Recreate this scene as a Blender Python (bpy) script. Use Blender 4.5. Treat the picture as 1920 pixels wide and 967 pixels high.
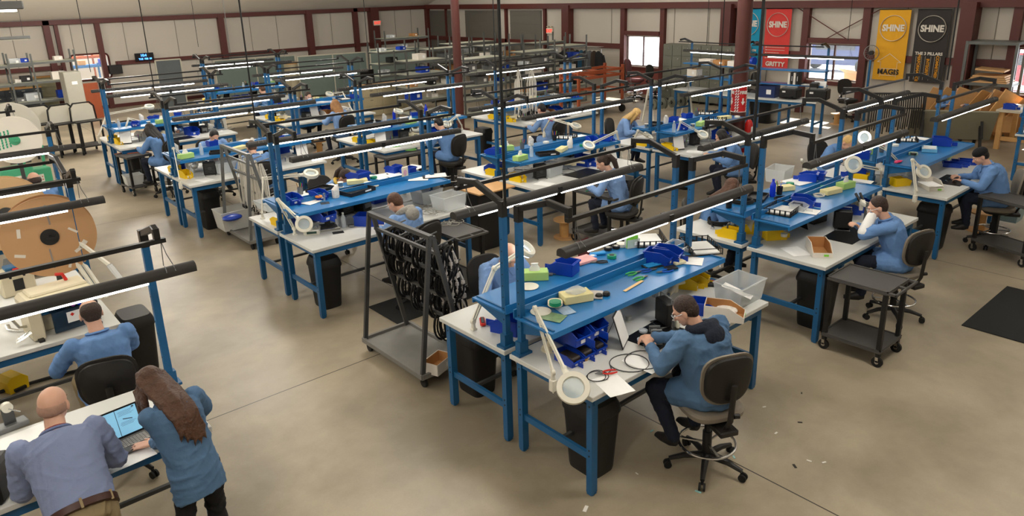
import bpy, math, random
from mathutils import Vector, Matrix
R = math.radians
PI = math.pi
for _o in list(bpy.data.objects): bpy.data.objects.remove(_o)
scn = bpy.context.scene
COL = scn.collection

# ------------------------------------------------------------------ camera
# x runs along the benches (right and away), y runs away to the left, camera stands over the origin
FPX, CYPX, HCAM = 1351.15, 403.6, 3.75
def _camrot():
    rx, ry, rz = R(-17.204), R(-1.655), R(679.31)
    cx, sx, cy, sy, cz, sz = math.cos(rx), math.sin(rx), math.cos(ry), math.sin(ry), math.cos(rz), math.sin(rz)
    Rz = Matrix(((cz, sz, 0), (-sz, cz, 0), (0, 0, 1)))
    Rx = Matrix(((1, 0, 0), (0, cx, sx), (0, -sx, cx)))
    Ry = Matrix(((cy, 0, sy), (0, 1, 0), (-sy, 0, cy)))
    return Ry @ Rx @ Rz
MC = _camrot()
cd = bpy.data.cameras.new('camera'); cam = bpy.data.objects.new('camera', cd); COL.objects.link(cam)
cd.sensor_width = 36.0; cd.lens = FPX / 1920 * 36.0
cd.shift_y = -(483.5 - CYPX) / 1920
cd.clip_end = 300
r_, f_, u_ = MC[0], MC[1], MC[2]
cam.matrix_world = Matrix(((r_[0], u_[0], -f_[0], 0), (r_[1], u_[1], -f_[1], 0), (r_[2], u_[2], -f_[2], HCAM), (0, 0, 0, 1)))
scn.camera = cam

def at(px, py, z=0.0):
    """the point of height z that was measured at this spot of the photograph"""
    d = MC.transposed() @ Vector(((px - 960) / FPX, 1, -(py - CYPX) / FPX))
    t = (z - HCAM) / d[2]
    return Vector((t * d[0], t * d[1], z))
def aty(px, py, y):
    d = MC.transposed() @ Vector(((px - 960) / FPX, 1, -(py - CYPX) / FPX))
    t = y / d[1]
    return Vector((t * d[0], y, HCAM + t * d[2]))
def atx(px, py, x):
    d = MC.transposed() @ Vector(((px - 960) / FPX, 1, -(py - CYPX) / FPX))
    t = x / d[0]
    return Vector((x, t * d[1], HCAM + t * d[2]))

# ------------------------------------------------------------------ light
scn.view_settings.view_transform = 'Standard'
scn.view_settings.look = 'None'
scn.view_settings.gamma = 1.0
scn.view_settings.use_curve_mapping = False
scn.view_settings.exposure = 0.02
w = bpy.data.worlds.new('world'); scn.world = w; w.use_nodes = True
wn = w.node_tree; wn.nodes.clear()
bg = wn.nodes.new('ShaderNodeBackground'); wo = wn.nodes.new('ShaderNodeOutputWorld')
bg.inputs['Color'].default_value = (.86, .93, 1.0, 1); bg.inputs['Strength'].default_value = 4.5
wn.links.new(bg.outputs[0], wo.inputs['Surface'])
SUN_E, SUN_DIR = 26.0, Vector((-0.70, -0.10, -0.62))
sl = bpy.data.lights.new('sun', 'SUN'); sl.energy = SUN_E; sl.angle = R(0.6); sl.color = (1, .97, .92)
so = bpy.data.objects.new('sun', sl); COL.objects.link(so)
so.rotation_euler = SUN_DIR.to_track_quat('-Z', 'Y').to_euler()
OVERHEAD_FILL_W, TUBE_E, ROOM_WARM = 235.0, 10.0, (1.0, 0.955, 0.89)

# ------------------------------------------------------------------ materials
def lin(c):
    return tuple((x / 12.92 if x <= .04045 else ((x + .055) / 1.055) ** 2.4) for x in (c[0] / 255, c[1] / 255, c[2] / 255)) + (1.0,)
_M = {}
def mat(key, rgb, rough=.5, metal=0, var=.08, scale=6, bump=0, bscale=60, emit=None, es=0, alpha=1, trans=0, ior=1.45, coat=0):
    if key in _M: return _M[key]
    m = bpy.data.materials.new(key); m.use_nodes = True; nt = m.node_tree
    b = nt.nodes['Principled BSDF']
    c = lin(rgb)
    tc = nt.nodes.new('ShaderNodeTexCoord')
    if var > 0:
        n = nt.nodes.new('ShaderNodeTexNoise'); n.inputs['Scale'].default_value = scale; n.inputs['Detail'].default_value = 4
        nt.links.new(tc.outputs['Object'], n.inputs['Vector'])
        mp = nt.nodes.new('ShaderNodeMapRange'); mp.inputs['To Min'].default_value = 1 - var; mp.inputs['To Max'].default_value = 1 + var
        nt.links.new(n.outputs['Fac'], mp.inputs['Value'])
        mx = nt.nodes.new('ShaderNodeVectorMath'); mx.operation = 'SCALE'; mx.inputs[0].default_value = c[:3]
        nt.links.new(mp.outputs[0], mx.inputs['Scale']); nt.links.new(mx.outputs[0], b.inputs['Base Color'])
    else:
        b.inputs['Base Color'].default_value = c
    b.inputs['Roughness'].default_value = rough; b.inputs['Metallic'].default_value = metal
    b.inputs['IOR'].default_value = ior
    if coat: b.inputs['Coat Weight'].default_value = coat
    if alpha < 1: b.inputs['Alpha'].default_value = alpha
    if trans: b.inputs['Transmission Weight'].default_value = trans
    if bump:
        n2 = nt.nodes.new('ShaderNodeTexNoise'); n2.inputs['Scale'].default_value = bscale; n2.inputs['Detail'].default_value = 5
        nt.links.new(tc.outputs['Object'], n2.inputs['Vector'])
        bp = nt.nodes.new('ShaderNodeBump'); bp.inputs['Strength'].default_value = bump; bp.inputs['Distance'].default_value = .02
        nt.links.new(n2.outputs['Fac'], bp.inputs['Height']); nt.links.new(bp.outputs[0], b.inputs['Normal'])
    if emit is not None:
        b.inputs['Emission Color'].default_value = lin(emit); b.inputs['Emission Strength'].default_value = es
    _M[key] = m
    return m
blue = mat('blue_steel', (24, 90, 138), .38, var=.10, scale=3)
blue2 = mat('blue_shelf', (32, 112, 174), .30, var=.06, scale=2)
top_m = mat('laminate', (206, 207, 203), .35, var=.04, scale=5)
edge_m = mat('laminate_edge', (150, 145, 135), .5)
black_m = mat('black_metal', (20, 19, 20), .42, var=.1)
blackp = mat('black_plastic', (24, 23, 23), .5, var=.1)
rail_m = mat('rail_black', (26, 25, 25), .35, var=.1)
lampbody = mat('lamp_housing', (44, 42, 40), .55, var=.15, scale=20)
tube_m = mat('tube_glow', (255, 255, 255), .5, var=0, emit=(255, 253, 246), es=TUBE_E)
chrome = mat('chrome', (205, 205, 205), .18, 1, var=0)
steel = mat('steel_grey', (118, 120, 120), .42, .5, var=.12, scale=4)
dsteel = mat('dark_steel', (74, 75, 76), .45, .3, var=.15, scale=5)
shelfm = mat('shelving_steel', (98, 101, 98), .45, .25, var=.15, scale=4)
shelft = mat('shelving_top', (176, 178, 160), .6, var=.1, scale=3)
white_m = mat('white_enamel', (225, 222, 208), .35, var=.04)
cream = mat('cream_plastic', (222, 212, 182), .4, var=.05)
paper = mat('paper', (238, 238, 236), .7, var=.02)
binblue = mat('bin_blue', (10, 58, 168), .35, var=.08)
binyel = mat('bin_yellow', (236, 196, 14), .4, var=.06)
card = mat('cardboard', (176, 126, 76), .75, var=.1, scale=10)
cardw = mat('cardboard_white', (222, 216, 206), .7, var=.04)
clearp = mat('clear_plastic', (225, 230, 232), .25, var=0, alpha=.38)
glass = mat('lens_glass', (225, 240, 245), .05, var=0, alpha=.35)
green = mat('green_plastic', (20, 140, 100), .4)
lgreen = mat('bright_green', (70, 190, 90), .4)
cyan = mat('cyan_rubber', (24, 140, 210), .5)
red = mat('red_plastic', (200, 40, 30), .4)
pink = mat('pink_plastic', (232, 90, 150), .5)
wood = mat('pine_wood', (196, 150, 92), .6, var=.18, scale=8)
plywood = mat('plywood', (205, 160, 108), .6, var=.15, scale=6)
kraft = mat('kraft_reel', (186, 144, 102), .7, var=.07, scale=4)
beige = mat('machine_beige', (214, 204, 176), .45, var=.05)
dkblue = mat('machine_blue', (36, 92, 132), .35, var=.08)
stripe = mat('stripe_blue', (52, 84, 160), .4)
greenm = mat('machine_green', (74, 166, 124), .45)
olive = mat('olive_paint', (92, 94, 82), .5, var=.08)
rust = mat('dark_red_paint', (84, 36, 30), .5, var=.12, scale=3)
rustp = mat('pole_red', (82, 40, 34), .5, var=.10, scale=2)
orange = mat('orange_paint', (156, 76, 42), .5, var=.15)
bottleb = mat('bottle_blue', (14, 52, 200), .2, var=0)
tin = mat('tin', (190, 190, 185), .25, .9, var=.05)
rubber = mat('rubber', (18, 18, 18), .7)
fabric_k = mat('chair_fabric', (46, 43, 40), .9, bump=.4, bscale=250, var=.1)
fabric_s = mat('chair_shell', (30, 28, 27), .5)
fabric_g = mat('chair_grey', (128, 120, 108), .9, bump=.3, bscale=250, var=.08)
smock = mat('smock_blue', (98, 136, 188), .85, bump=.9, bscale=9, var=.10, scale=6)
smock2 = mat('smock_teal', (76, 108, 142), .85, bump=.8, bscale=8, var=.10, scale=6)
smock3 = mat('smock_light', (120, 154, 204), .85, bump=.9, bscale=9, var=.10, scale=6)
shirtg = mat('oxford_shirt', (122, 134, 168), .85, bump=1.0, bscale=8, var=.08, scale=6)
jeans = mat('navy_cloth', (22, 28, 44), .9, bump=.6, bscale=12, var=.2)
blackc = mat('black_cloth', (17, 17, 20), .9, bump=.4, bscale=12, var=.2)
khaki = mat('khaki_cloth', (138, 122, 92), .9, bump=.6, bscale=10, var=.1)
navyhood = mat('hood_navy', (30, 36, 50), .95, bump=.7, bscale=30)
greyhood = mat('hood_grey', (150, 148, 142), .95, bump=.7, bscale=30)
skin = mat('skin', (210, 164, 140), .5, var=.06, scale=12)
skin2 = mat('skin_tan', (186, 136, 112), .5, var=.06, scale=12)
hair_k = mat('hair_black', (22, 18, 18), .5, var=.3, scale=30, bump=.5, bscale=60)
hair_b = mat('hair_brown', (82, 52, 34), .5, var=.35, scale=25, bump=.6, bscale=60)
hair_d = mat('hair_dark_brown', (52, 36, 28), .55, var=.3, scale=25, bump=.6, bscale=80)
hair_y = mat('hair_blond', (206, 168, 104), .5, var=.25, scale=25, bump=.5, bscale=60)
hair_g = mat('hair_grey', (130, 122, 112), .7, var=.2, scale=40, bump=.4, bscale=90)
hair_s = mat('hair_stubble', (160, 126, 108), .8, var=.2, scale=60)
wallm = mat('wall_insulation', (188, 181, 169), .8, var=.05, scale=.8, bump=.15, bscale=1.6)
ceilm = mat('ceiling_insulation', (236, 231, 220), .85, var=.04, scale=.6, bump=.2, bscale=1.5)
partm = mat('partition_green', (92, 104, 98), .85, var=.06)
bezel = mat('bezel', (12, 12, 14), .3)

# ------------------------------------------------------------------ mesh builder
class MB:
    def __init__(s): s.v = []; s.f = []; s.mi = []; s.T = None; s.m = 0
    def add(s, vs, fs):
        o = len(s.v)
        if s.T is not None: vs = [s.T @ Vector(p) for p in vs]
        s.v += [tuple(p) for p in vs]; s.f += [tuple(i + o for i in f) for f in fs]; s.mi += [s.m] * len(fs)
        return s
    def box(s, c, d, rz=0, b=0, rot=None):
        hx, hy, hz = d[0] / 2, d[1] / 2, d[2] / 2
        M = rot if rot is not None else Matrix.Rotation(rz, 3, 'Z')
        c = Vector(c)
        if b <= 0:
            vs = [(x * hx, y * hy, z * hz) for x in (-1, 1) for y in (-1, 1) for z in (-1, 1)]
            fs = [(0, 1, 3, 2), (4, 6, 7, 5), (0, 4, 5, 1), (2, 3, 7, 6), (0, 2, 6, 4), (1, 5, 7, 3)]
        else:
            b = min(b, hx * .9, hy * .9, hz * .9)
            vs = []; ix = {}
            for x in (-1, 1):
                for y in (-1, 1):
                    for z in (-1, 1):
                        for k in range(3):
                            p = [x * (hx - b), y * (hy - b), z * (hz - b)]
                            p[k] = (x * hx, y * hy, z * hz)[k]
                            ix[(x, y, z, k)] = len(vs); vs.append(tuple(p))
            fs = []
            for k in range(3):
                a, e = [(1, 2), (2, 0), (0, 1)][k]
                for sg in (-1, 1):
                    q = []
                    for (i, j) in ((-1, -1), (1, -1), (1, 1), (-1, 1)):
                        t = [0, 0, 0]; t[k] = sg; t[a] = i; t[e] = j
                        q.append(ix[(t[0], t[1], t[2], k)])
                    fs.append(tuple(q) if sg > 0 else tuple(reversed(q)))
                    # edges parallel to axis k
                for i in (-1, 1):
                    for j in (-1, 1):
                        t0 = [0, 0, 0]; t1 = [0, 0, 0]
                        t0[k] = -1; t1[k] = 1
                        for t in (t0, t1): t[a] = i; t[e] = j
                        q = (ix[(*t0, a)], ix[(*t1, a)], ix[(*t1, e)], ix[(*t0, e)])
                        fs.append(q if i * j > 0 else tuple(reversed(q)))
            for x in (-1, 1):
                for y in (-1, 1):
                    for z in (-1, 1):
                        q = (ix[(x, y, z, 0)], ix[(x, y, z, 1)], ix[(x, y, z, 2)])
                        fs.append(q if x * y * z > 0 else tuple(reversed(q)))
        return s.add([c + M @ Vector(p) for p in vs], fs)
    def bar(s, p0, p1, wd, h, up=(0, 0, 1), b=0):
        p0 = Vector(p0); p1 = Vector(p1); d = p1 - p0; L = d.length
        if L < 1e-6: return s
        x = d / L; up = Vector(up)
        if abs(x.dot(up)) > .98: up = Vector((0, 1, 0)) if abs(x.y) < .9 else Vector((1, 0, 0))
        y = up.cross(x).normalized(); z = x.cross(y)
        M = Matrix((x, y, z)).transposed()
        return s.box((p0 + p1) / 2, (L, wd, h), rot=M, b=b)
    def sweep(s, pts, r, n=8, cap=True, closed=False, flat=1.0):
        P = [Vector(p) for p in pts]; N = len(P)
        rs = r if isinstance(r, (list, tuple)) else [r] * N
        rings = []; t_prev = None; u = None
        for i in range(N):
            if closed: t = (P[(i + 1) % N] - P[i - 1]).normalized()
            elif i == 0: t = (P[1] - P[0]).normalized()
            elif i == N - 1: t = (P[-1] - P[-2]).normalized()
            else: t = ((P[i + 1] - P[i]).normalized() + (P[i] - P[i - 1]).normalized()).normalized()
            if u is None:
                a = Vector((0, 0, 1)) if abs(t.z) < .9 else Vector((1, 0, 0))
                u = a.cross(t).normalized()
            else:
                u = (u - t * u.dot(t))
                u = u.normalized() if u.length > 1e-6 else t.orthogonal().normalized()
            w_ = t.cross(u)
            rings.append([P[i] + (u * math.cos(2 * PI * k / n) + w_ * math.sin(2 * PI * k / n) * flat) * rs[i] for k in range(n)])
        return s.loft(rings, cap and not closed, closed)
    def loft(s, rings, cap=True, closed=False):
        n = len(rings[0]); N = len(rings); vs = [p for r in rings for p in r]; fs = []
        for i in range(N if closed else N - 1):
            a = i * n; b = ((i + 1) % N) * n
            for k in range(n):
                k2 = (k + 1) % n
                fs.append((a + k, a + k2, b + k2, b + k))
        if cap:
            fs.append(tuple(reversed(range(n)))); fs.append(tuple((N - 1) * n + k for k in range(n)))
        return s.add(vs, fs)
    def cyl(s, p0, p1, r0, r1=None, n=16, cap=True):
        return s.sweep([p0, p1], [r0, r0 if r1 is None else r1], n, cap)
    def lathe(s, prof, c=(0, 0, 0), n=24, axis='Z', cap=True):
        rings = []
        for r, z in prof:
            ring = []
            for k in range(n):
                a = 2 * PI * k / n; x, y = r * math.cos(a), r * math.sin(a)
                p = (x, y, z) if axis == 'Z' else ((x, -z, y) if axis == 'Y' else (z, x, y))
                ring.append(Vector(c) + Vector(p))
            rings.append(ring)
        return s.loft(rings, cap)
    def ball(s, c, r, nu=12, nv=8, rot=None):
        rx, ry, rz = (r, r, r) if isinstance(r, (int, float)) else r
        M = rot if rot is not None else Matrix.Identity(3); c = Vector(c)
        vs = [c + M @ Vector((0, 0, -rz))]; fs = []
        for j in range(1, nv):
            ph = -PI / 2 + PI * j / nv
            for i in range(nu):
                a = 2 * PI * i / nu
                vs.append(c + M @ Vector((rx * math.cos(ph) * math.cos(a), ry * math.cos(ph) * math.sin(a), rz * math.sin(ph))))
        vs.append(c + M @ Vector((0, 0, rz)))
        for i in range(nu): fs.append((0, 1 + (i + 1) % nu, 1 + i))
        for j in range(nv - 2):
            a = 1 + j * nu; b = a + nu
            for i in range(nu): fs.append((a + i, a + (i + 1) % nu, b + (i + 1) % nu, b + i))
        t = len(vs) - 1; a = 1 + (nv - 2) * nu
        for i in range(nu): fs.append((a + i, a + (i + 1) % nu, t))
        return s.add(vs, fs)
    def caps(s, p0, p1, r0, r1, n=10):
        """tapered limb with round ends"""
        p0 = Vector(p0); p1 = Vector(p1); s.ball(p0, r0, n, 6); s.ball(p1, r1, n, 6)
        if (p1 - p0).length > 1e-4: s.cyl(p0, p1, r0, r1, n)
        return s
    def prism(s, poly, z0, z1, M=None):
        """poly in (x,y), extruded along z; M optional 4x4"""
        n = len(poly); vs = [Vector((x, y, z0)) for x, y in poly] + [Vector((x, y, z1)) for x, y in poly]
        if M is not None: vs = [M @ p for p in vs]
        fs = [tuple(reversed(range(n))), tuple(range(n, 2 * n))] + [(k, (k + 1) % n, n + (k + 1) % n, n + k) for k in range(n)]
        return s.add(vs, fs)
    def build(s, name, m, parent=None, smooth=None, ang=40):
        me = bpy.data.meshes.new(name); me.from_pydata(s.v, [], s.f)
        for mm in (m if isinstance(m, (list, tuple)) else [m]): me.materials.append(mm)
        if isinstance(m, (list, tuple)): me.polygons.foreach_set('material_index', s.mi)
        if smooth is not False:
            me.shade_smooth(); me.set_sharp_from_angle(angle=R(ang))
        me.update()
        o = bpy.data.objects.new(name, me); COL.objects.link(o)
        if parent is not None: o.parent = parent
        return o
    def blend(s, name, m, parent=None, voxel=.012, smooth=4, fold=0, seed=0):
        """one continuous surface out of overlapping pieces"""
        me = bpy.data.meshes.new('tmp'); me.from_pydata(s.v, [], s.f)
        t = bpy.data.objects.new('tmp', me); COL.objects.link(t)
        r = t.modifiers.new('r', 'REMESH'); r.mode = 'VOXEL'; r.voxel_size = voxel; r.use_smooth_shade = True
        q = t.modifiers.new('s', 'SMOOTH'); q.factor = .5; q.iterations = smooth
        dg = bpy.context.evaluated_depsgraph_get(); dg.update()
        nm = bpy.data.meshes.new_from_object(t.evaluated_get(dg))
        bpy.data.objects.remove(t); bpy.data.meshes.remove(me)
        if fold:
            import numpy as np
            n_ = len(nm.vertices); co = np.empty(n_ * 3, 'f'); no = np.empty(n_ * 3, 'f')
            nm.vertices.foreach_get('co', co); nm.vertices.foreach_get('normal', no); co = co.reshape(-1, 3); no = no.reshape(-1, 3)
            rs = np.random.RandomState(seed + 7); dsp = np.zeros(n_)
            for q in range(9):
                d_ = rs.normal(size=3); d_ /= np.linalg.norm(d_); fq = rs.uniform(22, 60); wv = rs.normal(size=3) * 5
                ph = co @ d_ * fq + np.sin(co @ wv * 2 + rs.uniform(0, 6)) * 2.2 + rs.uniform(0, 6)
                msk = np.clip(np.sin(co @ (rs.normal(size=3) * 6) + rs.uniform(0, 6)), 0, 1)
                dsp += (1 - np.abs(np.sin(ph))) ** 2 * msk * (30 / fq)
            dsp = (dsp - dsp.mean()) * fold
            nm.vertices.foreach_set('co', (co + no * dsp[:, None]).astype('f').ravel()); nm.update()
        nm.name = name; nm.materials.clear(); nm.materials.append(m); nm.shade_smooth()
        o = bpy.data.objects.new(name, nm); COL.objects.link(o)
        if parent is not None: o.parent = parent
        return o
def tag(o, label=None, cat=None, group=None, kind=None):
    if label: o['label'] = label
    if cat: o['category'] = cat
    if group: o['group'] = group
    if kind: o['kind'] = kind
    return o
def empty(name, loc, rz=0, label=None, cat=None, group=None):
    o = bpy.data.objects.new(name, None); o.empty_display_size = .1; COL.objects.link(o)
    o.location = loc; o.rotation_euler = (0, 0, rz)
    return tag(o, label, cat, group)
def kids(o): return [c for c in bpy.data.objects if c.parent == o]
_kidcache = {}
def copy_tree(o, parent=None):
    if o.name not in _kidcache: _kidcache[o.name] = kids(o)
    src = _kidcache[o.name]
    c = o.copy(); COL.objects.link(c)
    if parent is not None: c.parent = parent
    for k in src: copy_tree(k, c)
    return c
_proto = {}
def inst(key, maker, loc, rz=0, label=None, cat=None, group=None, scale=None):
    """first use makes the thing, later uses copy it with its parts"""
    if key not in _proto:
        o = maker(); _proto[key] = o
    else:
        o = copy_tree(_proto[key])
    o.location = loc; o.rotation_euler = (0, 0, rz)
    if scale: o.scale = (scale,) * 3 if isinstance(scale, (int, float)) else scale
    if 'group' in o: del o['group']
    tag(o, label, cat, group)
    return o
_fonts = {}
def text(body, size, m, parent, M, ext=.002, bold=.0, sx=1.0, name='lettering'):
    c = bpy.data.curves.new('t', 'FONT'); c.body = body; c.size = size; c.extrude = ext; c.offset = bold
    c.align_x = 'CENTER'; c.align_y = 'CENTER'; c.resolution_u = 3
    t = bpy.data.objects.new('t', c); COL.objects.link(t)
    dg = bpy.context.evaluated_depsgraph_get(); dg.update()
    me = bpy.data.meshes.new_from_object(t.evaluated_get(dg)); bpy.data.objects.remove(t)
    me.transform(M @ Matrix.Diagonal((sx, 1, 1, 1))); me.materials.clear(); me.materials.append(m); me.name = name
    o = bpy.data.objects.new(name, me); COL.objects.link(o)
    if parent is not None: o.parent = parent
    return o
def arc(c, r, a0, a1, n, z=0):
    return [(c[0] + r * math.cos(a0 + (a1 - a0) * i / n), c[1] + r * math.sin(a0 + (a1 - a0) * i / n), z) for i in range(n + 1)]
# ------------------------------------------------------------------ the setting
XW, YW = 21.1, 30.47
X0, Y0 = -7.0, -5.0
fm = bpy.data.materials.new('concrete_floor'); fm.use_nodes = True; nt = fm.node_tree; b = nt.nodes['Principled BSDF']
tc = nt.nodes.new('ShaderNodeTexCoord')
def N(t, **k):
    n = nt.nodes.new(t)
    for a, v in k.items():
        if a in n.inputs: n.inputs[a].default_value = v
        else: setattr(n, a, v)
    return n
n1 = N('ShaderNodeTexNoise'); n1.inputs['Scale'].default_value = .75; n1.inputs['Detail'].default_value = 9; n1.inputs['Roughness'].default_value = .6; n1.inputs['Distortion'].default_value = .15
n2 = N('ShaderNodeTexNoise'); n2.inputs['Scale'].default_value = 60; n2.inputs['Detail'].default_value = 3
cr = nt.nodes.new('ShaderNodeValToRGB'); cr.color_ramp.elements[0].position = .36; cr.color_ramp.elements[1].position = .64
cr.color_ramp.elements[0].color = lin((136, 125, 106)); cr.color_ramp.elements[1].color = lin((170, 158, 136))
nt.links.new(tc.outputs['Object'], n1.inputs['Vector']); nt.links.new(tc.outputs['Object'], n2.inputs['Vector'])
nt.links.new(n1.outputs['Fac'], cr.inputs['Fac'])
sp = nt.nodes.new('ShaderNodeMapRange'); sp.inputs['To Min'].default_value = .93; sp.inputs['To Max'].default_value = 1.06
nt.links.new(n2.outputs['Fac'], sp.inputs['Value'])
mul = nt.nodes.new('ShaderNodeVectorMath'); mul.operation = 'SCALE'
nt.links.new(cr.outputs[0], mul.inputs[0]); nt.links.new(sp.outputs[0], mul.inputs['Scale'])
sep = nt.nodes.new('ShaderNodeSeparateXYZ'); nt.links.new(tc.outputs['Object'], sep.inputs[0])
acc = None
for ax, c0 in (('X', -1.35), ('X', 4.64), ('X', 10.64), ('X', 16.6), ('Y', 0.45), ('Y', 6.37), ('Y', 14.1), ('Y', 22.0)):
    s1 = nt.nodes.new('ShaderNodeMath'); s1.operation = 'COMPARE'; s1.inputs[1].default_value = c0; s1.inputs[2].default_value = .006
    nt.links.new(sep.outputs[ax], s1.inputs[0])
    if acc is None: acc = s1.outputs[0]
    else:
        a = nt.nodes.new('ShaderNodeMath'); a.operation = 'MAXIMUM'
        nt.links.new(acc, a.inputs[0]); nt.links.new(s1.outputs[0], a.inputs[1]); acc = a.outputs[0]
mixc = nt.nodes.new('ShaderNodeMix'); mixc.data_type = 'RGBA'
nt.links.new(acc, mixc.inputs['Factor']); nt.links.new(mul.outputs[0], mixc.inputs['A']); mixc.inputs['B'].default_value = lin((40, 34, 28))
nt.links.new(mixc.outputs['Result'], b.inputs['Base Color'])
rr = nt.nodes.new('ShaderNodeMapRange'); rr.inputs['To Min'].default_value = .28; rr.inputs['To Max'].default_value = .52
nt.links.new(n1.outputs['Fac'], rr.inputs['Value']); nt.links.new(rr.outputs[0], b.inputs['Roughness'])

tag(MB().box(((X0 + XW) / 2, (Y0 + YW) / 2, -.1), (XW - X0 + .6, YW - Y0 + .6, .2)).build('floor', fm, smooth=False), kind='structure')
# ceiling: insulation slopes up from the eave above the far left wall
ZE = 3.22
mb = MB(); sl_ = .12
def zc(y): return ZE + (YW - y) * .35 if y > 27.9 else ZE + 2.57 * .35 + (27.9 - y) * .10
ys = [YW, 27.9, 20, 12, 4, Y0]; zs = [zc(y) for y in ys]
mb.loft([[(X0, y, z), (XW, y, z), (XW, y, z + .2), (X0, y, z + .2)] for y, z in zip(ys, zs)])
tag(mb.build('ceiling', ceilm, smooth=False), kind='structure')

def wall_strip(mb, axis, c, a0, a1, z0, z1, holes, th=.2, sgn=1):
    """wall made of pieces that leave the openings free; holes = [(a0,a1,z0,z1)]"""
    cuts = sorted(set([a0, a1] + [h[0] for h in holes] + [h[1] for h in holes]))
    for p, q in zip(cuts, cuts[1:]):
        zz = [(z0, z1)]
        for h in holes:
            if h[0] <= p and h[1] >= q: zz = [(z0, h[2]), (h[3], z1)]
        for s0, s1 in zz:
            if s1 - s0 < 1e-3: continue
            cc = c + sgn * th / 2
            if axis == 'X': mb.box((cc, (p + q) / 2, (s0 + s1) / 2), (th, q - p, s1 - s0))
            else: mb.box(((p + q) / 2, cc, (s0 + s1) / 2), (q - p, th, s1 - s0))
W1 = (16.26, 17.78, 1.04, 2.10); W2 = (9.20, 10.76, 1.02, 2.04); W3 = (3.2, 5.45, 1.02, 2.10)
mb = MB(); wall_strip(mb, 'X', XW, Y0, YW, 0, 7.5, [W1, W2, W3]); tag(mb.build('wall_right', wallm, smooth=False), kind='structure')
WL = (5.42, 6.62, 1.12, 1.98)
mb = MB(); wall_strip(mb, 'Y', YW, X0, XW + .2, 0, 3.4, [WL]); tag(mb.build('wall_left', wallm, smooth=False), kind='structure')
mb = MB(); mb.box((X0 - .1, (Y0 + YW) / 2, 3.75), (.2, YW - Y0, 7.5)); tag(mb.build('wall_back', wallm, smooth=False), kind='structure')
mb = MB(); mb.box(((X0 + XW) / 2, Y0 - .1, 3.75), (XW - X0 + .4, .2, 7.5)); tag(mb.build('wall_front', wallm, smooth=False), kind='structure')

# windows
wframe = mat('window_frame', (70, 40, 34), .5)
wglass = mat('window_glass', (235, 245, 250), .02, var=0, alpha=.10)
for i, (a, c, z0, z1) in enumerate((W1, W2, W3)):
    m = MB()
    for y in (a + .02, (a + c) / 2, c - .02): m.box((XW + .06, y, (z0 + z1) / 2), (.06, .045, z1 - z0 + .04))
    for z in (z0 + .0, z1): m.box((XW + .06, (a + c) / 2, z), (.08, c - a + .04, .05))
    o = tag(m.build(f'window_{i+1}', wframe, smooth=False), kind='structure')
    MB().box((XW + .07, (a + c) / 2, (z0 + z1) / 2), (.008, c - a - .02, z1 - z0 - .02)).build('pane', wglass, o, smooth=False)
# steel frame of the walls, one object per member
def tr(o): return tag(o, kind='structure')
tn = [0]
def trim(mb, m=rust):
    tn[0] += 1; return tr(mb.build(f'trim_{tn[0]}', m, smooth=False))
def col_right(px, w=.12, d=.12, z1=3.2, py=60):
    y = atx(px, py, XW - d / 2)[1]
    trim(MB().box((XW - d / 2, y, z1 / 2), (d, w, z1)))
for px, w, d in ((803, .22, .2), (838, .1, .1), (950, .12, .12), (1022, .12, .12), (1064, .38, .3), (1169, .2, .15), (1243, .18, .15), (1365, .36, .4), (1511, .2, .16), (1624, .2, .16), (1815, .34, .45), (1905, .2, .15)):
    col_right(px, w, d)
trim(MB().box((XW - .12, (4 + YW) / 2, 3.17), (.24, YW - 4, .2)))
for a, c in ((5.6, 9.1), (10.9, 16.1), (17.95, YW)):
    trim(MB().box((XW - .06, (a + c) / 2, 1.72), (.12, c - a, .18)))
for (a, c, z0, z1) in (W1, W2, W3):
    trim(MB().box((XW - .07, (a + c) / 2, z1 + .11), (.14, c - a + .1, .14)))
    trim(MB().box((XW - .03, (a + c) / 2, z0 - .09), (.06, c - a + .1, .12)))
kickp = mat('kick_panel', (120, 62, 54), .7)
tag(MB().box((XW - .02, (W1[0] + W1[1]) / 2, .48), (.04, W1[1] - W1[0] + .2, .9)).build('wall_right_panel', kickp, smooth=False), kind='structure')
# grey roll-up door panels near the far corner
dpan = mat('door_grey', (96, 92, 84), .7, var=.05)
for k, (pa, pc) in enumerate(((806, 858), (874, 936), (958, 1016))):
    ya = atx(pa, 50, XW)[1]; yc = atx(pc, 50, XW)[1]
    m = MB(); m.box((XW - .02, (ya + yc) / 2, 1.5), (.04, abs(ya - yc), 3.0))
    for q in range(8): m.box((XW - .045, (ya + yc) / 2, .3 + q * .36), (.012, abs(ya - yc), .03))
    tag(m.build(f'door_{k+1}', dpan, smooth=False), kind='structure')
seam = mat('panel_seam', (128, 121, 110), .8)
for px in (1147, 1265, 1330, 1700, 1870):
    y = atx(px, 40, XW)[1]; trim(MB().box((XW - .006, y, 2.5), (.012, .02, 1.5)), seam)
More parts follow.
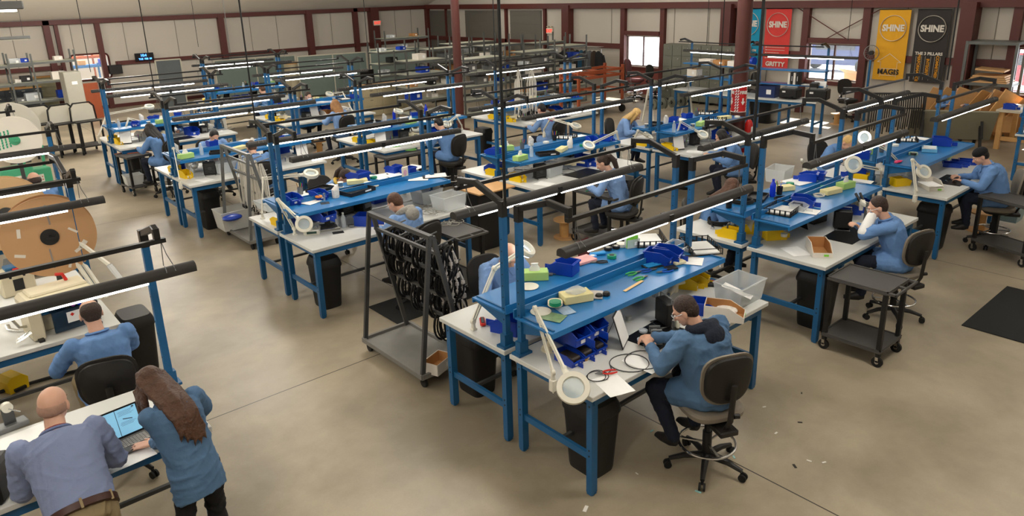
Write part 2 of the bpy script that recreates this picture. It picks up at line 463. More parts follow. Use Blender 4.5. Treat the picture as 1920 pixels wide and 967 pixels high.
# left wall members
for px, py, w_, d in ((92, 80, .2, .2), (108, 70, .12, .14), (193, 110, .17, .18), (416, 60, .22, .22), (581, 60, .26, .24), (668, 60, .2, .2), (702, 60, .42, .35)):
    x = aty(px, py, YW - d / 2)[0]
    trim(MB().box((x, YW - d / 2, 1.62), (w_, d, 3.24)))
trim(MB().box(((X0 + XW) / 2, YW - .1, 3.17), (XW - X0, .2, .16)))
for a, c in ((X0, 5.2), (6.85, XW)):
    trim(MB().box(((a + c) / 2, YW - .06, 1.62), (c - a, .12, .14)))
trim(MB().box(((X0 + XW) / 2, YW - .04, .06), (XW - X0, .08, .12)))
for px in (20, 132, 232, 330, 470, 520, 622, 742, 772):
    x = aty(px, 60, YW)[0]; trim(MB().box((x, YW - .006, 2.4), (.02, .012, 1.6)), seam)
# inner window in the left wall with a rounded frame, and the store room behind it
m = MB()
a, c, z0, z1 = WL
pts = []
rr_ = .12
for cx, cz, a0 in ((c - rr_, z1 - rr_, 0), (a + rr_, z1 - rr_, 90), (a + rr_, z0 + rr_, 180), (c - rr_, z0 + rr_, 270)):
    for q in range(5):
        an = R(a0 + q * 22.5); pts.append((cx + (rr_ + .03) * math.cos(an), YW - .03, cz + (rr_ + .03) * math.sin(an)))
m.sweep(pts, .035, 6, closed=True)
o = tag(m.build('window_4', rust), kind='structure')
MB().box(((a + c) / 2, YW + .1, (z0 + z1) / 2), (c - a, .008, z1 - z0)).build('pane', wglass, o, smooth=False)
tag(MB().box((6, YW + 3.2, 1.5), (6, .1, 3.2)).build('wall_store', wallm, smooth=False), kind='structure')
tag(MB().box((6, YW + 1.7, -.05), (6, 3.2, .1)).build('floor_store', fm, smooth=False), kind='structure')
l = bpy.data.lights.new('store_lamp', 'AREA'); l.energy = 9; l.size = 2; l.color = (1, .96, .9)
lo = bpy.data.objects.new('store_lamp', l); COL.objects.link(lo); lo.location = (6, YW + 1.6, 3.1)
for k, (xx, zz, mm, lb) in enumerate(((2.3, 1.75, orange, 'orange beam rack seen through the inner window, at the back'), (1.6, 1.45, blue, 'blue tray rack seen through the inner window, in front'))):
    m = MB(); m.bar((4.4, YW + xx, zz), (7.8, YW + xx, zz), .1, .07); m.bar((4.4, YW + xx + .4, zz), (7.8, YW + xx + .4, zz), .1, .07)
    for q in (4.6, 5.6, 6.6, 7.6): m.bar((q, YW + xx + .05, 0), (q, YW + xx + .05, zz + .12), .06, .06)
    m.box((6.1, YW + xx + .2, zz + .05), (3.3, .4, .03))
    o = m.build('storage_rack', mm, smooth=False); tag(o, lb, 'rack')
for k in range(6):
    c_ = [paper, cardw, blackp, card, paper, binblue][k]
    tag(MB().box((5.0 + k * .36, YW + (2.5, 1.8)[k % 2], (1.905, 1.605)[k % 2]), (.24, .3, .18), b=.01).build('carton', c_), f'{["white","pale","black","brown","small white","blue"][k]} box on the racks seen through the inner window, place {["far left","left","mid left","mid right","right","far right"][k]}', 'box')

# poles standing in the hall
def pole(px, py, r, label):
    p = at(px, py, 0)
    o = empty('support_pole', (p[0], p[1], 0), 0, label, 'pole')
    m = MB(); m.cyl((0, 0, 0), (0, 0, zc(p[1]) - .01), r, n=24); m.build('shaft', rustp, o)
    MB().box((0, 0, .012), (r * 3.2, r * 3.2, .024)).build('base_plate', rustp, o, smooth=False)
    return p, o
pR, poR = pole(1377, 324, .148, 'dark red round steel pole with a fire extinguisher on it, right of centre')
pM, poM = pole(864, 243, .118, 'dark red round steel pole between the benches and the grey shelving')
# conduit box on the middle pole
for s_ in (-1, 1):
    tag(MB().box((pM[0] + s_ * .2, pM[1] - s_ * .1, 1.62), (.12, .1, .15), b=.01).build('electrical_box', steel), f'small grey electrical box on the {"left" if s_<0 else "right"} side of the middle red pole', 'box')

# overhead hall lights without fixtures; far row added to brighten left wall and ceiling
hb = 0
for x in (-1.5, 5.5, 12.0, 18.0):
    for y in (1.5, 8.5, 15.5, 23.5):
        z = min(zc(y) - .5, 5.0) if y < 20 else 4.12
        if (x, y) == (-1.5, 1.5): z = 4.9
        l = bpy.data.lights.new('overhead_and_fill', 'POINT'); l.shadow_soft_size = .45; l.energy = OVERHEAD_FILL_W * ((.55 if x > 15 else (2.1 if x < 8 else .9) if y > 20 else 1.0) * (.78 if x > 10 else 1) * (1.15 if x < 6 and y < 16 else 1) * (.6 if x > 10 and y < 3 else 1)); l.color = ROOM_WARM
        lo = bpy.data.objects.new('overhead_and_fill_light', l); COL.objects.link(lo); lo.location = (x, y, z)

def strip_lamp(px, py, y, L, label, d=.14):
    p = aty(px, py, y)
    o = empty('ceiling_lamp', p, 0, label, 'lamp')
    m = MB(); m.box((-L / 2, 0, .04), (L, d, .08), b=.01); m.build('housing', steel, o)
    m = MB()
    for q in (-.15, -L + .25): m.bar((q, 0, .07), (q + .05, 0, zc(y) - p[2]), .008, .008)
    m.build('hanger', black_m, o)
    MB().box((-L / 2, 0, -.012), (L * .96, d * .6, .02)).build('diffuser', tube_m if d > .2 else white_m, o)
strip_lamp(57, 72, 24, 3.0, 'long slim grey ceiling lamp hanging unlit before the far left wall')
strip_lamp(38, 17, 9, 2.6, 'wide lit ceiling lamp cut by the top left corner of the photo', d=.5)

# outside: pale ground, a blue container and parked cars seen through the panes
snow = mat('outdoor_ground', (225, 228, 232), .8, var=.06, scale=.5)
tag(MB().box((XW + 20.2, 12, -.15), (40, 60, .1)).build('ground', snow, smooth=False), kind='structure')
cb = mat('container_blue', (40, 84, 170), .5)
m = MB(); m.box((0, 0, 1.3), (2.4, 5, 2.6))
for k in range(12): m.box((-1.21, -2.3 + k * .42, 1.3), (.04, .1, 2.4))
o = m.build('shipping_container', cb, smooth=False); o.location = (XW + 14, 5.6, -.1); tag(o, 'bright blue shipping container outside the right window', 'container')
def car(loc, rz, m_, label):
    o = empty('car', loc, rz, label, 'car')
    m = MB(); prof = [(-2.1, .35), (-2.1, .8), (-1.5, .95), (-.9, 1.42), (.7, 1.42), (1.3, .98), (2.05, .85), (2.15, .35)]
    Mx = Matrix(((1, 0, 0, 0), (0, 0, -1, 0), (0, 1, 0, 0), (0, 0, 0, 1)))
    m.prism(prof, -.85, .85, Mx); m.build('body', m_, o)
    for x in (-1.35, 1.35):
        for s_ in (-.8, .8): MB().cyl((x, s_ - .1, .33), (x, s_ + .1, .33), .33, n=20).build('wheel', rubber, o)
    MB().box((-.1, 0, 1.18), (1.7, 1.74, .34)).build('window', mat('car_glass', (40, 46, 54), .1), o)
car((XW + 9, 7.6, -.1), R(80), mat('car_red', (150, 40, 50), .3), 'red car parked outside the right window')
car((XW + 12, 20.2, -.1), R(95), mat('car_silver', (170, 175, 182), .3), 'silver car parked outside the window near the coats, its left half')
car((XW + 12, 15.4, -.1), R(95), mat('car_navy', (30, 44, 84), .3), 'dark blue car parked outside the window near the coats, its right half')
# ------------------------------------------------------------------ workbenches
BL, BD, BH = 2.42, .925, .914
ZS = 1.235      # shelf height
def make_bench(posts=True):
    """origin: front left corner on the floor, operator stands at -y"""
    o = bpy.data.objects.new('workbench', None); COL.objects.link(o)
    MB().box((BL / 2, BD / 2, BH - .02), (BL, BD, .04), b=.004).build('tabletop', top_m, o, smooth=False)
    m = MB()
    for y in (.05, BD - .05): m.box((BL / 2, y, BH - .075), (BL - .12, .035, .07))
    for x in (.07, BL - .07): m.box((x, BD / 2, BH - .075), (.035, BD - .1, .07))
    m.build('apron', blue, o, smooth=False)
    for x in (.075, BL - .075):
        for y in (.07, BD - .07):
            l = MB(); l.box((x, y, (BH - .04) / 2 + .015), (.065, .055, BH - .07)); l.box((x, y, .16), (.058, .048, .3))
            l.cyl((x, y, 0), (x, y, .02), .022, n=10)
            s_ = -1 if x < 1 else 1; l.m = 1
            for z in (.36, .41, .79): l.cyl((x + s_ * .0325, y, z), (x + s_ * .0345, y, z), .008, n=8)
            g = l.build('leg', (blue, black_m), o, smooth=False)
        MB().bar((x, .09, .34), (x, BD - .09, .34), .03, .055).build('stretcher', blue, o, smooth=False)
    MB().bar((.1, .40, .34), (BL - .1, .40, .34), .03, .03).build('foot_rail', dsteel, o, smooth=False)
    if posts: add_posts(o)
    return o
def add_posts(o, u0=.085, u1=BL - .085, yb=.86, top=2.157, yr=None, shelf=True):
    yr = yb - .55 if yr is None else yr
    for k, x in enumerate((u0, u1)):
        m = MB(); m.box((x, yb, (BH + top) / 2), (.05, .045, top - BH)); m.box((x, yb, BH + .01), (.14, .1, .02))
        m.bar((x, yb, BH + .02), (x, yb - .0, BH + .12), .09, .06)
        m.m = 1
        for q in range(8): m.cyl((x - .027, yb, BH + .25 + q * .1), (x + .027, yb, BH + .25 + q * .1), .006, n=6)
        p = m.build('post', (blue, blackp), o, smooth=False)
        m = MB(); m.box((x, yb, top - .04), (.056, .052, .13)); 
        m.bar((x, yb, top), (x, yb - .34, top + .115), .045, .05, b=.006); m.bar((x, yb - .32, top + .115), (x, yr, top + .095), .045, .05, b=.006)
        m.bar((x, yr + .01, top + .12), (x, yr + .01, top + .02), .04, .04)
        m.build('arm', rail_m, o, smooth=False)
    MB().bar((u0 - .03, yr, top + .03), (u1 + .05, yr, top + .03), .035, .03).build('light_rail', rail_m, o, smooth=False)
    if shelf:
        d = .43
        m = MB(); m.box(((u0 + u1) / 2, yb - d / 2 + .03, ZS), (u1 - u0 + .08, d, .016))
        m.box(((u0 + u1) / 2, yb + .045, ZS + .03), (u1 - u0 + .08, .012, .075)); m.box(((u0 + u1) / 2, yb - d + .036, ZS - .018), (u1 - u0 + .08, .014, .04))
        m.build('shelf', blue2, o, smooth=False)
        for x in (u0 - .0, u1 + .0):
            Mx = Matrix(((0, 0, 1, 0), (1, 0, 0, 0), (0, 1, 0, 0), (0, 0, 0, 1)))
            m = MB(); m.prism([(yb - .0, ZS - .14), (yb, ZS + .02), (yb - d + .05, ZS + .02), (yb - d + .05, ZS - .035)], x - .008, x + .008, Mx)
            m.build('shelf_bracket', blue, o, smooth=False)
def make_tube(L=2.46, on=True):
    """hanging twin lamp; origin at the left end, middle of the housing"""
    o = bpy.data.objects.new('bench_lamp', None); COL.objects.link(o)
    m = MB(); ring = [(0, .048 * math.cos(a), .035 * math.sin(a) + .01) for a in [PI * k / 8 for k in range(9)]] + [(0, -.048, -.02), (0, .048, -.02)]
    m.loft([[(x, p[1], p[2]) for p in ring] for x in (0, .02, L - .02, L)]); m.build('housing', lampbody, o)
    MB().box((L * .5, 0, .005), (.05, .102, .055)).build('coupling', black_m, o, smooth=False)
    for a, c in ((.26, L / 2 - .03), (L / 2 + .04, L - .32)):
        MB().cyl((a, -.02, -.03), (c, -.02, -.03), .013, n=10).build('tube', tube_m if on else white_m, o)
    for x in (.14, L - .2):
        m = MB(); m.sweep([(x, -.05, .02), (x, -.03, .06), (x, 0, .06), (x + .01, 0, .24)], .003, 5); m.sweep([(x + .06, -.05, .02), (x + .06, 0, .055), (x + .03, 0, .14), (x + .01, 0, .24)], .003, 5)
        m.build('chain', steel, o)
    return o

# ------------------------------------------------------------------ drafting chair
def make_chair(pad=None, shell=None, ring=True, seat_z=.62, arms=False):
    pad = pad or fabric_k; shell = shell or fabric_s
    o = bpy.data.objects.new('drafting_chair', None); COL.objects.link(o)
    # seat
    def rr(hx, hy, z, p=3.2, n=28, cy=0):
        return [Vector((math.copysign(abs(math.cos(a)) ** (2 / p), math.cos(a)) * hx, cy + math.copysign(abs(math.sin(a)) ** (2 / p), math.sin(a)) * hy, z)) for a in [2 * PI * k / n for k in range(n)]]
    m = MB(); m.loft([rr(.19, .18, seat_z - .09), rr(.235, .225, seat_z - .06), rr(.24, .23, seat_z - .025), rr(.22, .21, seat_z - .003), rr(.16, .15, seat_z - .008)])
    m.build('seat', pad, o)
    m = MB(); m.loft([rr(.14, .14, seat_z - .13), rr(.2, .19, seat_z - .085)]); m.build('seat_pan', shell, o)
    # back
    def bk(sc, y0, n=28):
        pts = []
        for k in range(n):
            a = 2 * PI * k / n
            x = math.copysign(abs(math.cos(a)) ** .72, math.cos(a)) * .215 * sc; z = math.copysign(abs(math.sin(a)) ** .66, math.sin(a)) * .215 * sc
            pts.append(Vector((x * (1 + .06 * math.sin(a)), y0 + .9 * x * x - .10 * z + .03, seat_z + .315 + z)))
        return pts
    m = MB(); m.loft([bk(.8, -.245), bk(1, -.255), bk(1.02, -.28)]); m.build('backrest', pad, o)
    m = MB(); m.loft([bk(.93, -.280), bk(.90, -.305), bk(.75, -.318)]); m.build('back_shell', shell, o)
    m = MB(); m.sweep([(0, -.05, seat_z - .12), (0, -.24, seat_z - .12), (0, -.29, seat_z - .02), (0, -.315, seat_z + .30)], [.03, .03, .028, .026], 8, flat=.5)
    m.box((0, -.2, seat_z - .13), (.16, .2, .05), b=.01); m.cyl((.03, -.29, seat_z + .02), (.07, -.30, seat_z + .02), .02, n=10)
    m.build('back_bar', shell, o)
    m = MB(); m.cyl((0, 0, .14), (0, 0, seat_z - .1), .027, n=12); m.cyl((0, 0, .1), (0, 0, .34), .038, n=12); m.build('column', blackp, o)
    if ring:
        m = MB(); m.sweep(arc((0, 0), .225, 0, 2 * PI * 31 / 32, 31, .235), .011, 8, closed=True)
        for k in range(3):
            a = 2 * PI * k / 3 + .4; m.bar((.03 * math.cos(a), .03 * math.sin(a), .235), (.22 * math.cos(a), .22 * math.sin(a), .235), .02, .012)
        m.build('foot_ring', chrome, o)
    for k in range(5):
        a = 2 * PI * k / 5 + .3; c_, s_ = math.cos(a), math.sin(a)
        m = MB(); m.sweep([(.03 * c_, .03 * s_, .12), (.18 * c_, .18 * s_, .115), (.30 * c_, .30 * s_, .085)], [.03, .024, .018], 8); l = m.build('base_leg', blackp, o)
        m = MB(); m.cyl((.3 * c_, .3 * s_, .08), (.3 * c_, .3 * s_, .05), .012, n=8)
        for q in (-.018, .018): m.cyl((.31 * c_ - s_ * q - s_ * .008, .31 * s_ + c_ * q + c_ * .008, .032), (.31 * c_ - s_ * q + s_ * .008, .31 * s_ + c_ * q - c_ * .008, .032), .032, n=14)
        m.build('caster', rubber, l)
    if arms:
        for s_ in (-1, 1):
            m = MB(); m.sweep([(s_ * .2, 0, seat_z - .06), (s_ * .29, 0, seat_z - .04), (s_ * .29, -.02, seat_z + .2)], .014, 8); m.box((s_ * .29, 0, seat_z + .21), (.06, .24, .03), b=.01); m.build('armrest', blackp, o)
    return o

# ------------------------------------------------------------------ people
def rotf(yaw=0, pitch=0, roll=0):
    """columns: side(x), forward(y), up(z); pitch > 0 looks down, yaw > 0 turns left"""
    return Matrix.Rotation(R(yaw), 3, 'Z') @ Matrix.Rotation(R(-pitch), 3, 'X') @ Matrix.Rotation(R(roll), 3, 'Y')
def elbow(a, b, l1, l2, hint):
    a = Vector(a); b = Vector(b); d = b - a; D = d.length
    if D > (l1 + l2) * .995:
        b = a + d * ((l1 + l2) * .995 / D); d = b - a; D = d.length
    x = (l1 * l1 - l2 * l2 + D * D) / (2 * D); h = math.sqrt(max(l1 * l1 - x * x, 0))
    n = d / D; hv = Vector(hint); hv = hv - n * hv.dot(n)
    hv = hv.normalized() if hv.length > 1e-5 else n.orthogonal().normalized()
    return a + n * x + hv * h, b
def ell(c, right, fwd, rx, ry, n=20, back=1.0):
    out = []
    for k in range(n):
        a = 2 * PI * k / n; s_ = math.sin(a)
        out.append(Vector(c) + Vector(right) * rx * math.copysign(abs(math.cos(a)) ** .85, math.cos(a)) + Vector(fwd) * ry * s_ * (back if s_ < 0 else 1))
    return out
def hand(mb, wrist, d, nrm, thumb, curl=.5, sc=1.0, spread=.12):
    """d: wrist to fingers, nrm: back of the hand, thumb: side the thumb leaves"""
    W = Vector(wrist); d = Vector(d).normalized(); nrm = Vector(nrm); nrm = (nrm - d * nrm.dot(d)).normalized()
    t = Vector(thumb); t = (t - d * t.dot(d) - nrm * t.dot(nrm)).normalized()
    P = W + d * .055 * sc
    for q in (-.028, -.01, .01, .028):
        mb.caps(W + t * q * .6 * sc + d * .01, W + d * .085 * sc + t * q * sc, .015 * sc, .0125 * sc, 8)
    ln = (.062, .080, .086, .078)
    for k, q in enumerate((-.031, -.011, .011, .031)):
        L = ln[k] * sc; dd = (d + t * q * spread * 20).normalized(); p = W + d * .088 * sc + t * q * sc
        seg = [L * .48, L * .3, L * .26]; rad = [.0095, .0085, .0078, .0066]; an = 0
        for j in range(3):
            an += curl * (.55, .9, .6)[j]
            v = dd * math.cos(an) - nrm * math.sin(an)
            p2 = p + v * seg[j]; mb.caps(p, p2, rad[j] * sc, rad[j + 1] * sc, 8); p = p2
    p = W + d * .025 * sc + t * .03 * sc - nrm * .006
    v = (d * .75 + t * .75 - nrm * .3 * curl).normalized(); p2 = p + v * .045 * sc; mb.caps(W + d * .012 + t * .012, p, .016 * sc, .014 * sc, 8); mb.caps(p, p2, .0125 * sc, .0105 * sc, 8)
    v = (d * .95 + t * .2 - nrm * .5 * curl).normalized(); mb.caps(p2, p2 + v * .032 * sc, .0105 * sc, .0085 * sc, 8)

def person(label, loc, rz, hip=(0, 0, .72), lean=18, side=0, twist=0, hd=(0, 30, 0), lh=(-.16, .48, .96), rh=(.16, .48, .96), lcurl=.7, rcurl=.7,
           legs='sit', cloth=None, pants=None, hair='short', hairm=None, skinm=None, female=False, vox=.011, collar=True, hood=None, glasses=False,
           flat=False, extra=None, scale=1.0, lhd=None, rhd=None, feet=None, smock_len=.30, tuck=False, sleeve=.99, heavy=1.0, neck_out=.05, lhint=None, rhint=None):
    cloth = cloth or smock; pants = pants or jeans; hairm = hairm or hair_d; skinm = skinm or skin
    hipv = Vector(hip); up = rotf(0, lean, side) @ Vector((0, 0, 1)); sd = rotf(twist, 0, side) @ Vector((1, 0, 0)); sd = (sd - up * sd.dot(up)).normalized(); fw = up.cross(sd).normalized()
    w_ = heavy * (.93 if female else 1.0)
    TL = .47
    neck = hipv + up * (TL + .03) + fw * .015
    shc = hipv + up * TL; sw = (.165 if female else .19) * (.6 + .4 * heavy)
    SL = shc - sd * sw; SR = shc + sd * sw
    Rh = rotf(*hd) if len(hd) == 3 else rotf(hd[0], hd[1])
    hc = neck + up * .06 + Rh @ Vector((0, neck_out, .11))
    lhint = lhint or (-.7, -.3, -.8); rhint = rhint or (.7, -.3, -.8)
    EL, WLf = elbow(SL, lh, .29, .25, lhint); ER, WRt = elbow(SR, rh, .29, .25, rhint)
    HL = hipv - sd * .09 - Vector((0, 0, .02)); HR = hipv + sd * .09 - Vector((0, 0, .02))
    if feet is None:
        feet = ((-.13, .36, .30), (.13, .32, .30)) if legs == 'sit' else ((-.12, -.02, .09), (.12, .05, .09))
    FL, FR = Vector(feet[0]), Vector(feet[1])
    KL, FL = elbow(HL, FL, .42, .42, (-.15, 1, .35)); KR, FR = elbow(HR, FR, .42, .42, (.15, 1, .35))
    # ---- body (one continuous surface)
    b = MB()
    b.loft([ell(hipv - up * .05, sd, fw, .13 * w_, .10 * w_), ell(hipv + up * .12, sd, fw, .115 * w_, .085 * w_), ell(hipv + up * .34, sd, fw, .14 * w_, .10 * w_), ell(shc - up * .02, sd, fw, .13 * w_, .08), ell(neck, sd, fw, .06, .06)])
    b.caps(neck - up * .03, hc + Rh @ Vector((0, -.025, -.05)), .06 * (.9 if female else 1), .054 * (.85 if female else 1), 12)
    for S, E_, W_ in ((SL, EL, WLf), (SR, ER, WRt)):
        b.caps(S, E_, .046, .038); b.caps(E_, W_, .038, .026)
    for H_, K, F_ in ((HL, KL, FL), (HR, KR, FR)):
        b.caps(H_, K, .07, .05); b.caps(K, F_, .05, .036); b.caps(F_, F_ + Vector((0, .1, -.045)), .034, .028)
    for i_, (E_, W_, cu, dd, th) in enumerate(((EL, WLf, lcurl, lhd, 1), (ER, WRt, rcurl, rhd, -1))):
        d0 = (W_ - E_).normalized() if dd is None else Vector(dd).normalized()
        nrm = Vector((0, -.2, 1)) if abs(d0.z) < .9 else Vector((0, 1, 0))
        hand(b, W_, d0, nrm, Vector((th, .1, 0)), cu, 1.02 if not female else .94)
    # head
    def h(p): return hc + Rh @ Vector(p)
    b.ball(h((0, -.014, .028)), (.076, .094, .088), 20, 14, Rh)
    b.ball(h((0, .022, -.035)), (.060, .070, .078), 16, 12, Rh)
    b.ball(h((0, .060, -.088)), (.028, .026, .024), 10, 8, Rh)
    b.caps(h((0, .088, .004)), h((0, .110, -.034)), .009, .0145, 8)
    b.ball(h((0, .084, .022)), (.046, .014, .010), 10, 8, Rh)
    b.ball(h((0, .089, -.066)), (.026, .010, .008), 10, 8, Rh)
    for s_ in (-1, 1):
        b.ball(h((s_ * .079, -.008, -.012)), (.011, .022, .034), 8, 8, Rh)
        b.ball(h((s_ * .036, .070, -.022)), (.022, .016, .020), 8, 6, Rh)
    o = b.blend('person', skinm, None, vox, 2 if vox < .01 else 1)
    o.location = loc; o.rotation_euler = (0, 0, rz); o.scale = (scale,) * 3
    tag(o, label, 'person')
    # eyes and brows
    m = MB()
    for s_ in (-1, 1): m.ball(h((s_ * .031, .083, .001)), (.013, .008, .008), 10, 8, Rh)
    m.build('eyes', mat('eye_white', (225, 220, 215), .3, var=0), o)
    m = MB()
    for s_ in (-1, 1):
        m.ball(h((s_ * .031, .090, .001)), (.006, .003, .006), 8, 6, Rh)
        m.caps(h((s_ * .018, .094, .020)), h((s_ * .046, .086, .022)), .0035, .003, 6)
    m.build('irises_and_brows', hairm if hair != 'bald' else hair_s, o)
    # ---- trousers
    g = MB()
    g.loft([ell(hipv - up * .10, sd, fw, .12 * w_, .11 * w_), ell(hipv - up * .02, sd, fw, .165 * w_, .125 * w_), ell(hipv + up * .12, sd, fw, .150 * w_, .112 * w_)])
    for H_, K, F_ in ((HL, KL, FL), (HR, KR, FR)):
        g.caps(H_, K, .092 * w_, .068 * w_, 12); g.caps(K, F_ + Vector((0, 0, .02)), .068 * w_, .052, 12)
    g.blend('trousers', pants, o, max(vox, .012), 3, fold=.007 if vox < .0115 else 0, seed=len(label) + 3)
    for F_ in (FL, FR):
        m = MB(); m.loft([ell(F_ + Vector((0, -.035, .0)), (1, 0, 0), (0, 0, 1), .036, .05, 14), ell(F_ + Vector((0, .02, -.015)), (1, 0, 0), (0, 0, 1), .043, .06, 14), ell(F_ + Vector((0, .11, -.04)), (1, 0, 0), (0, 0, 1), .046, .036, 14), ell(F_ + Vector((0, .18, -.05)), (1, 0, 0), (0, 0, 1), .03, .02, 14)])
        m.build('shoe', mat('shoe_dark', (30, 28, 28), .6), o)
    # ---- upper garment
    c = MB()
    tz = .155 * w_; bx = .195 * w_
    bot = -.02 if tuck else -.08
    rings = [ell(hipv + up * bot, sd, fw, .175 * w_, .14 * w_), ell(hipv + up * .10, sd, fw, .178 * w_, .140 * w_), ell(hipv + up * .26, sd, fw, .188 * w_, .142 * w_, back=1.05), ell(hipv + up * .38, sd, fw, .20 * w_, .140 * w_, back=1.08), ell(shc - up * .0, sd, fw, .175 * w_, .105 * w_, back=1.1), ell(neck + up * .005, sd, fw, .075, .07)]
    c.loft(rings)
    for S, E_, W_ in ((SL, EL, WLf), (SR, ER, WRt)):
        Wc = E_ + (W_ - E_) * sleeve
        mid = (S + E_) / 2
        c.caps(S - up * .014, mid, .070 * w_, .065 * w_, 14); c.caps(mid, E_, .068 * w_, .062, 14); c.caps(E_, Wc, .062, .046, 14)
        for q in (.3, .62, .85): c.ball(E_ + (Wc - E_) * q, .056 - .008 * q, 10, 7)
    if not tuck:
        if legs == 'sit':
            for H_, K in ((HL, KL), (HR, KR)):
                c.caps(H_, H_ + (K - H_) * smock_len * 1.6, .118 * w_, .105 * w_, 12)
            c.caps(hipv + Vector((0, -.04, -.02)), hipv + Vector((0, .14, .0)), .13 * w_, .12 * w_, 12)
        else:
            dn_ = (up * .45 + Vector((0, 0, .55))).normalized(); c.loft([ell(hipv + up * .06, sd, fw, .182 * w_, .145 * w_), ell(hipv - dn_ * .08, sd, fw, .192 * w_, .155 * w_), ell(hipv - dn_ * .20, sd, fw, .196 * w_, .16 * w_)])
    co = c.blend('smock' if not tuck else 'shirt', cloth, o, max(vox, .010) if vox < .0085 else max(vox, .012), 4, fold=.0085 if vox < .0115 else .005, seed=len(label))
    if collar:
        m = MB(); rr = []
        for k in range(24):
            a = 2 * PI * k / 24
            p = neck + up * .015 + sd * .074 * math.cos(a) + fw * (.07 * math.sin(a) + .004); rr.append(p)
        m.sweep(rr, .017, 8, closed=True, flat=.6)
        for s_ in (-1, 1): m.bar(neck + fw * .085 + sd * .02 * s_, neck + fw * .125 + sd * .06 * s_ - up * .06, .05, .008, up=fw)
        m.build('collar', cloth, co)
    if hood is not None:
        m = MB(); rr = []
        for k in range(28):
            a = 2 * PI * k / 28
            p = neck + up * (.012 - .012 * math.sin(a)) + sd * .098 * math.cos(a) + fw * (.09 * math.sin(a) - .025); rr.append(p)
        m.sweep(rr + [rr[0]], [.034 + .018 * max(0, -math.sin(2 * PI * k / 28)) for k in range(28)] + [.034], 10)
        m.ball(neck - fw * .15 - up * .05, (.105, .052, .085), 14, 10, Matrix((sd, fw, up)).transposed())
        m.ball(neck - fw * .13 - up * .10, (.07, .045, .05), 14, 10, Matrix((sd, fw, up)).transposed())
        m.blend('hood', hood, o, .009, 3)
    # ---- hair
    H = MB()
    if hair in ('short', 'pony', 'long', 'bun', 'cap'):
        H.ball(h((0, -.024, .040)), (.083, .094, .087), 20, 14, Rh)
        H.ball(h((0, -.050, .000)), (.079, .066, .078), 18, 12, Rh)
        if hair == 'short': H.ball(h((0, -.058, -.030)), (.064, .045, .055), 14, 10, Rh)
    if hair == 'pony':
        p = [h((0, -.10, .045)), h((0, -.145, .03)), h((.01, -.16, -.06)), h((.015, -.135, -.17)), h((.01, -.11, -.25))]
        H.ball(p[0], .032); H.sweep(p, [.03, .04, .045, .036, .014], 10); H.ball(p[2], .042)
    if hair == 'long':
        bk_ = -up
        for s_ in (-1, -.5, 0, .5, 1):
            a = h((s_ * .07, -.06 + .025 * abs(s_), .02)); q = h((s_ * .09, -.085 + .05 * abs(s_), -.09)); dn = Vector((0, 0, -1))
            r2 = neck - fw * (.125 - .05 * abs(s_)) + sd * .075 * s_ - up * .06; r3 = r2 - up * .13 + sd * .012 * s_ - fw * .012; r4 = r3 - up * .09
            H.ball(a, .045); H.sweep([a, q, r2, r3, r4], [.045, .05, .042, .036, .010], 10)
        for s_ in (-1, 1):
            a = h((s_ * .072, .03, .03)); q = h((s_ * .088, .035, -.06)); r2 = h((s_ * .085, .035, -.16)); r3 = r2 + Vector((0, 0, -.08)) - fw * .02
            H.ball(a, .028); H.sweep([a, q, r2, r3], [.028, .03, .026, .008], 10)
    if hair == 'fringe':
        for k in range(19):
            a = R(-200 + k * 220 / 18); H.ball(h((.070 * math.cos(a), -.018 + .084 * math.sin(a), -.002 - .012 * abs(math.sin(a)))), (.020, .020, .044), 8, 6, Rh)
        H.ball(h((0, -.07, -.03)), (.058, .036, .05), 12, 8, Rh)
    if hair == 'thin':
        H.ball(h((0, -.040, .022)), (.081, .078, .078), 18, 12, Rh); H.ball(h((0, -.058, -.025)), (.066, .046, .05), 14, 10, Rh)
        H.ball(h((0, .012, .066)), (.055, .055, .040), 14, 10, Rh)
    if hair == 'stub':
        for k in range(19):
            a = R(-190 + k * 200 / 18); H.ball(h((.070 * math.cos(a), -.018 + .082 * math.sin(a), -.006)), (.0125, .016, .036), 8, 6, Rh)
    if H.v:
        H.blend('hair', hairm, o, max(vox * .9, .008), 2)
    if hair == 'cap':
        m = MB(); m.ball(h((0, -.018, .055)), (.088, .104, .078), 18, 12, Rh); m.blend('cap', blackc, o, .01, 1)
    if glasses:
        m = MB()
        for s_ in (-1, 1):
            m.sweep([h((s_ * .008, .112, -.004)), h((s_ * .012, .112, .014)), h((s_ * .055, .098, .016)), h((s_ * .062, .09, -.004)), h((s_ * .055, .094, -.022)), h((s_ * .014, .108, -.020))], .0022, 6, closed=True)
            m.sweep([h((s_ * .062, .088, .008)), h((s_ * .080, .04, .008)), h((s_ * .082, -.02, .004))], .003, 6)
        g_ = m.build('safety_glasses', mat('glasses_clear', (200, 205, 210), .1, var=0), o)
    if extra: extra(o, dict(h=h, Rh=Rh, hc=hc, neck=neck, up=up, fw=fw, sd=sd, hip=hipv, SL=SL, SR=SR, EL=EL, ER=ER, WL=WLf, WR=WRt, shc=shc, w=w_))
    return o
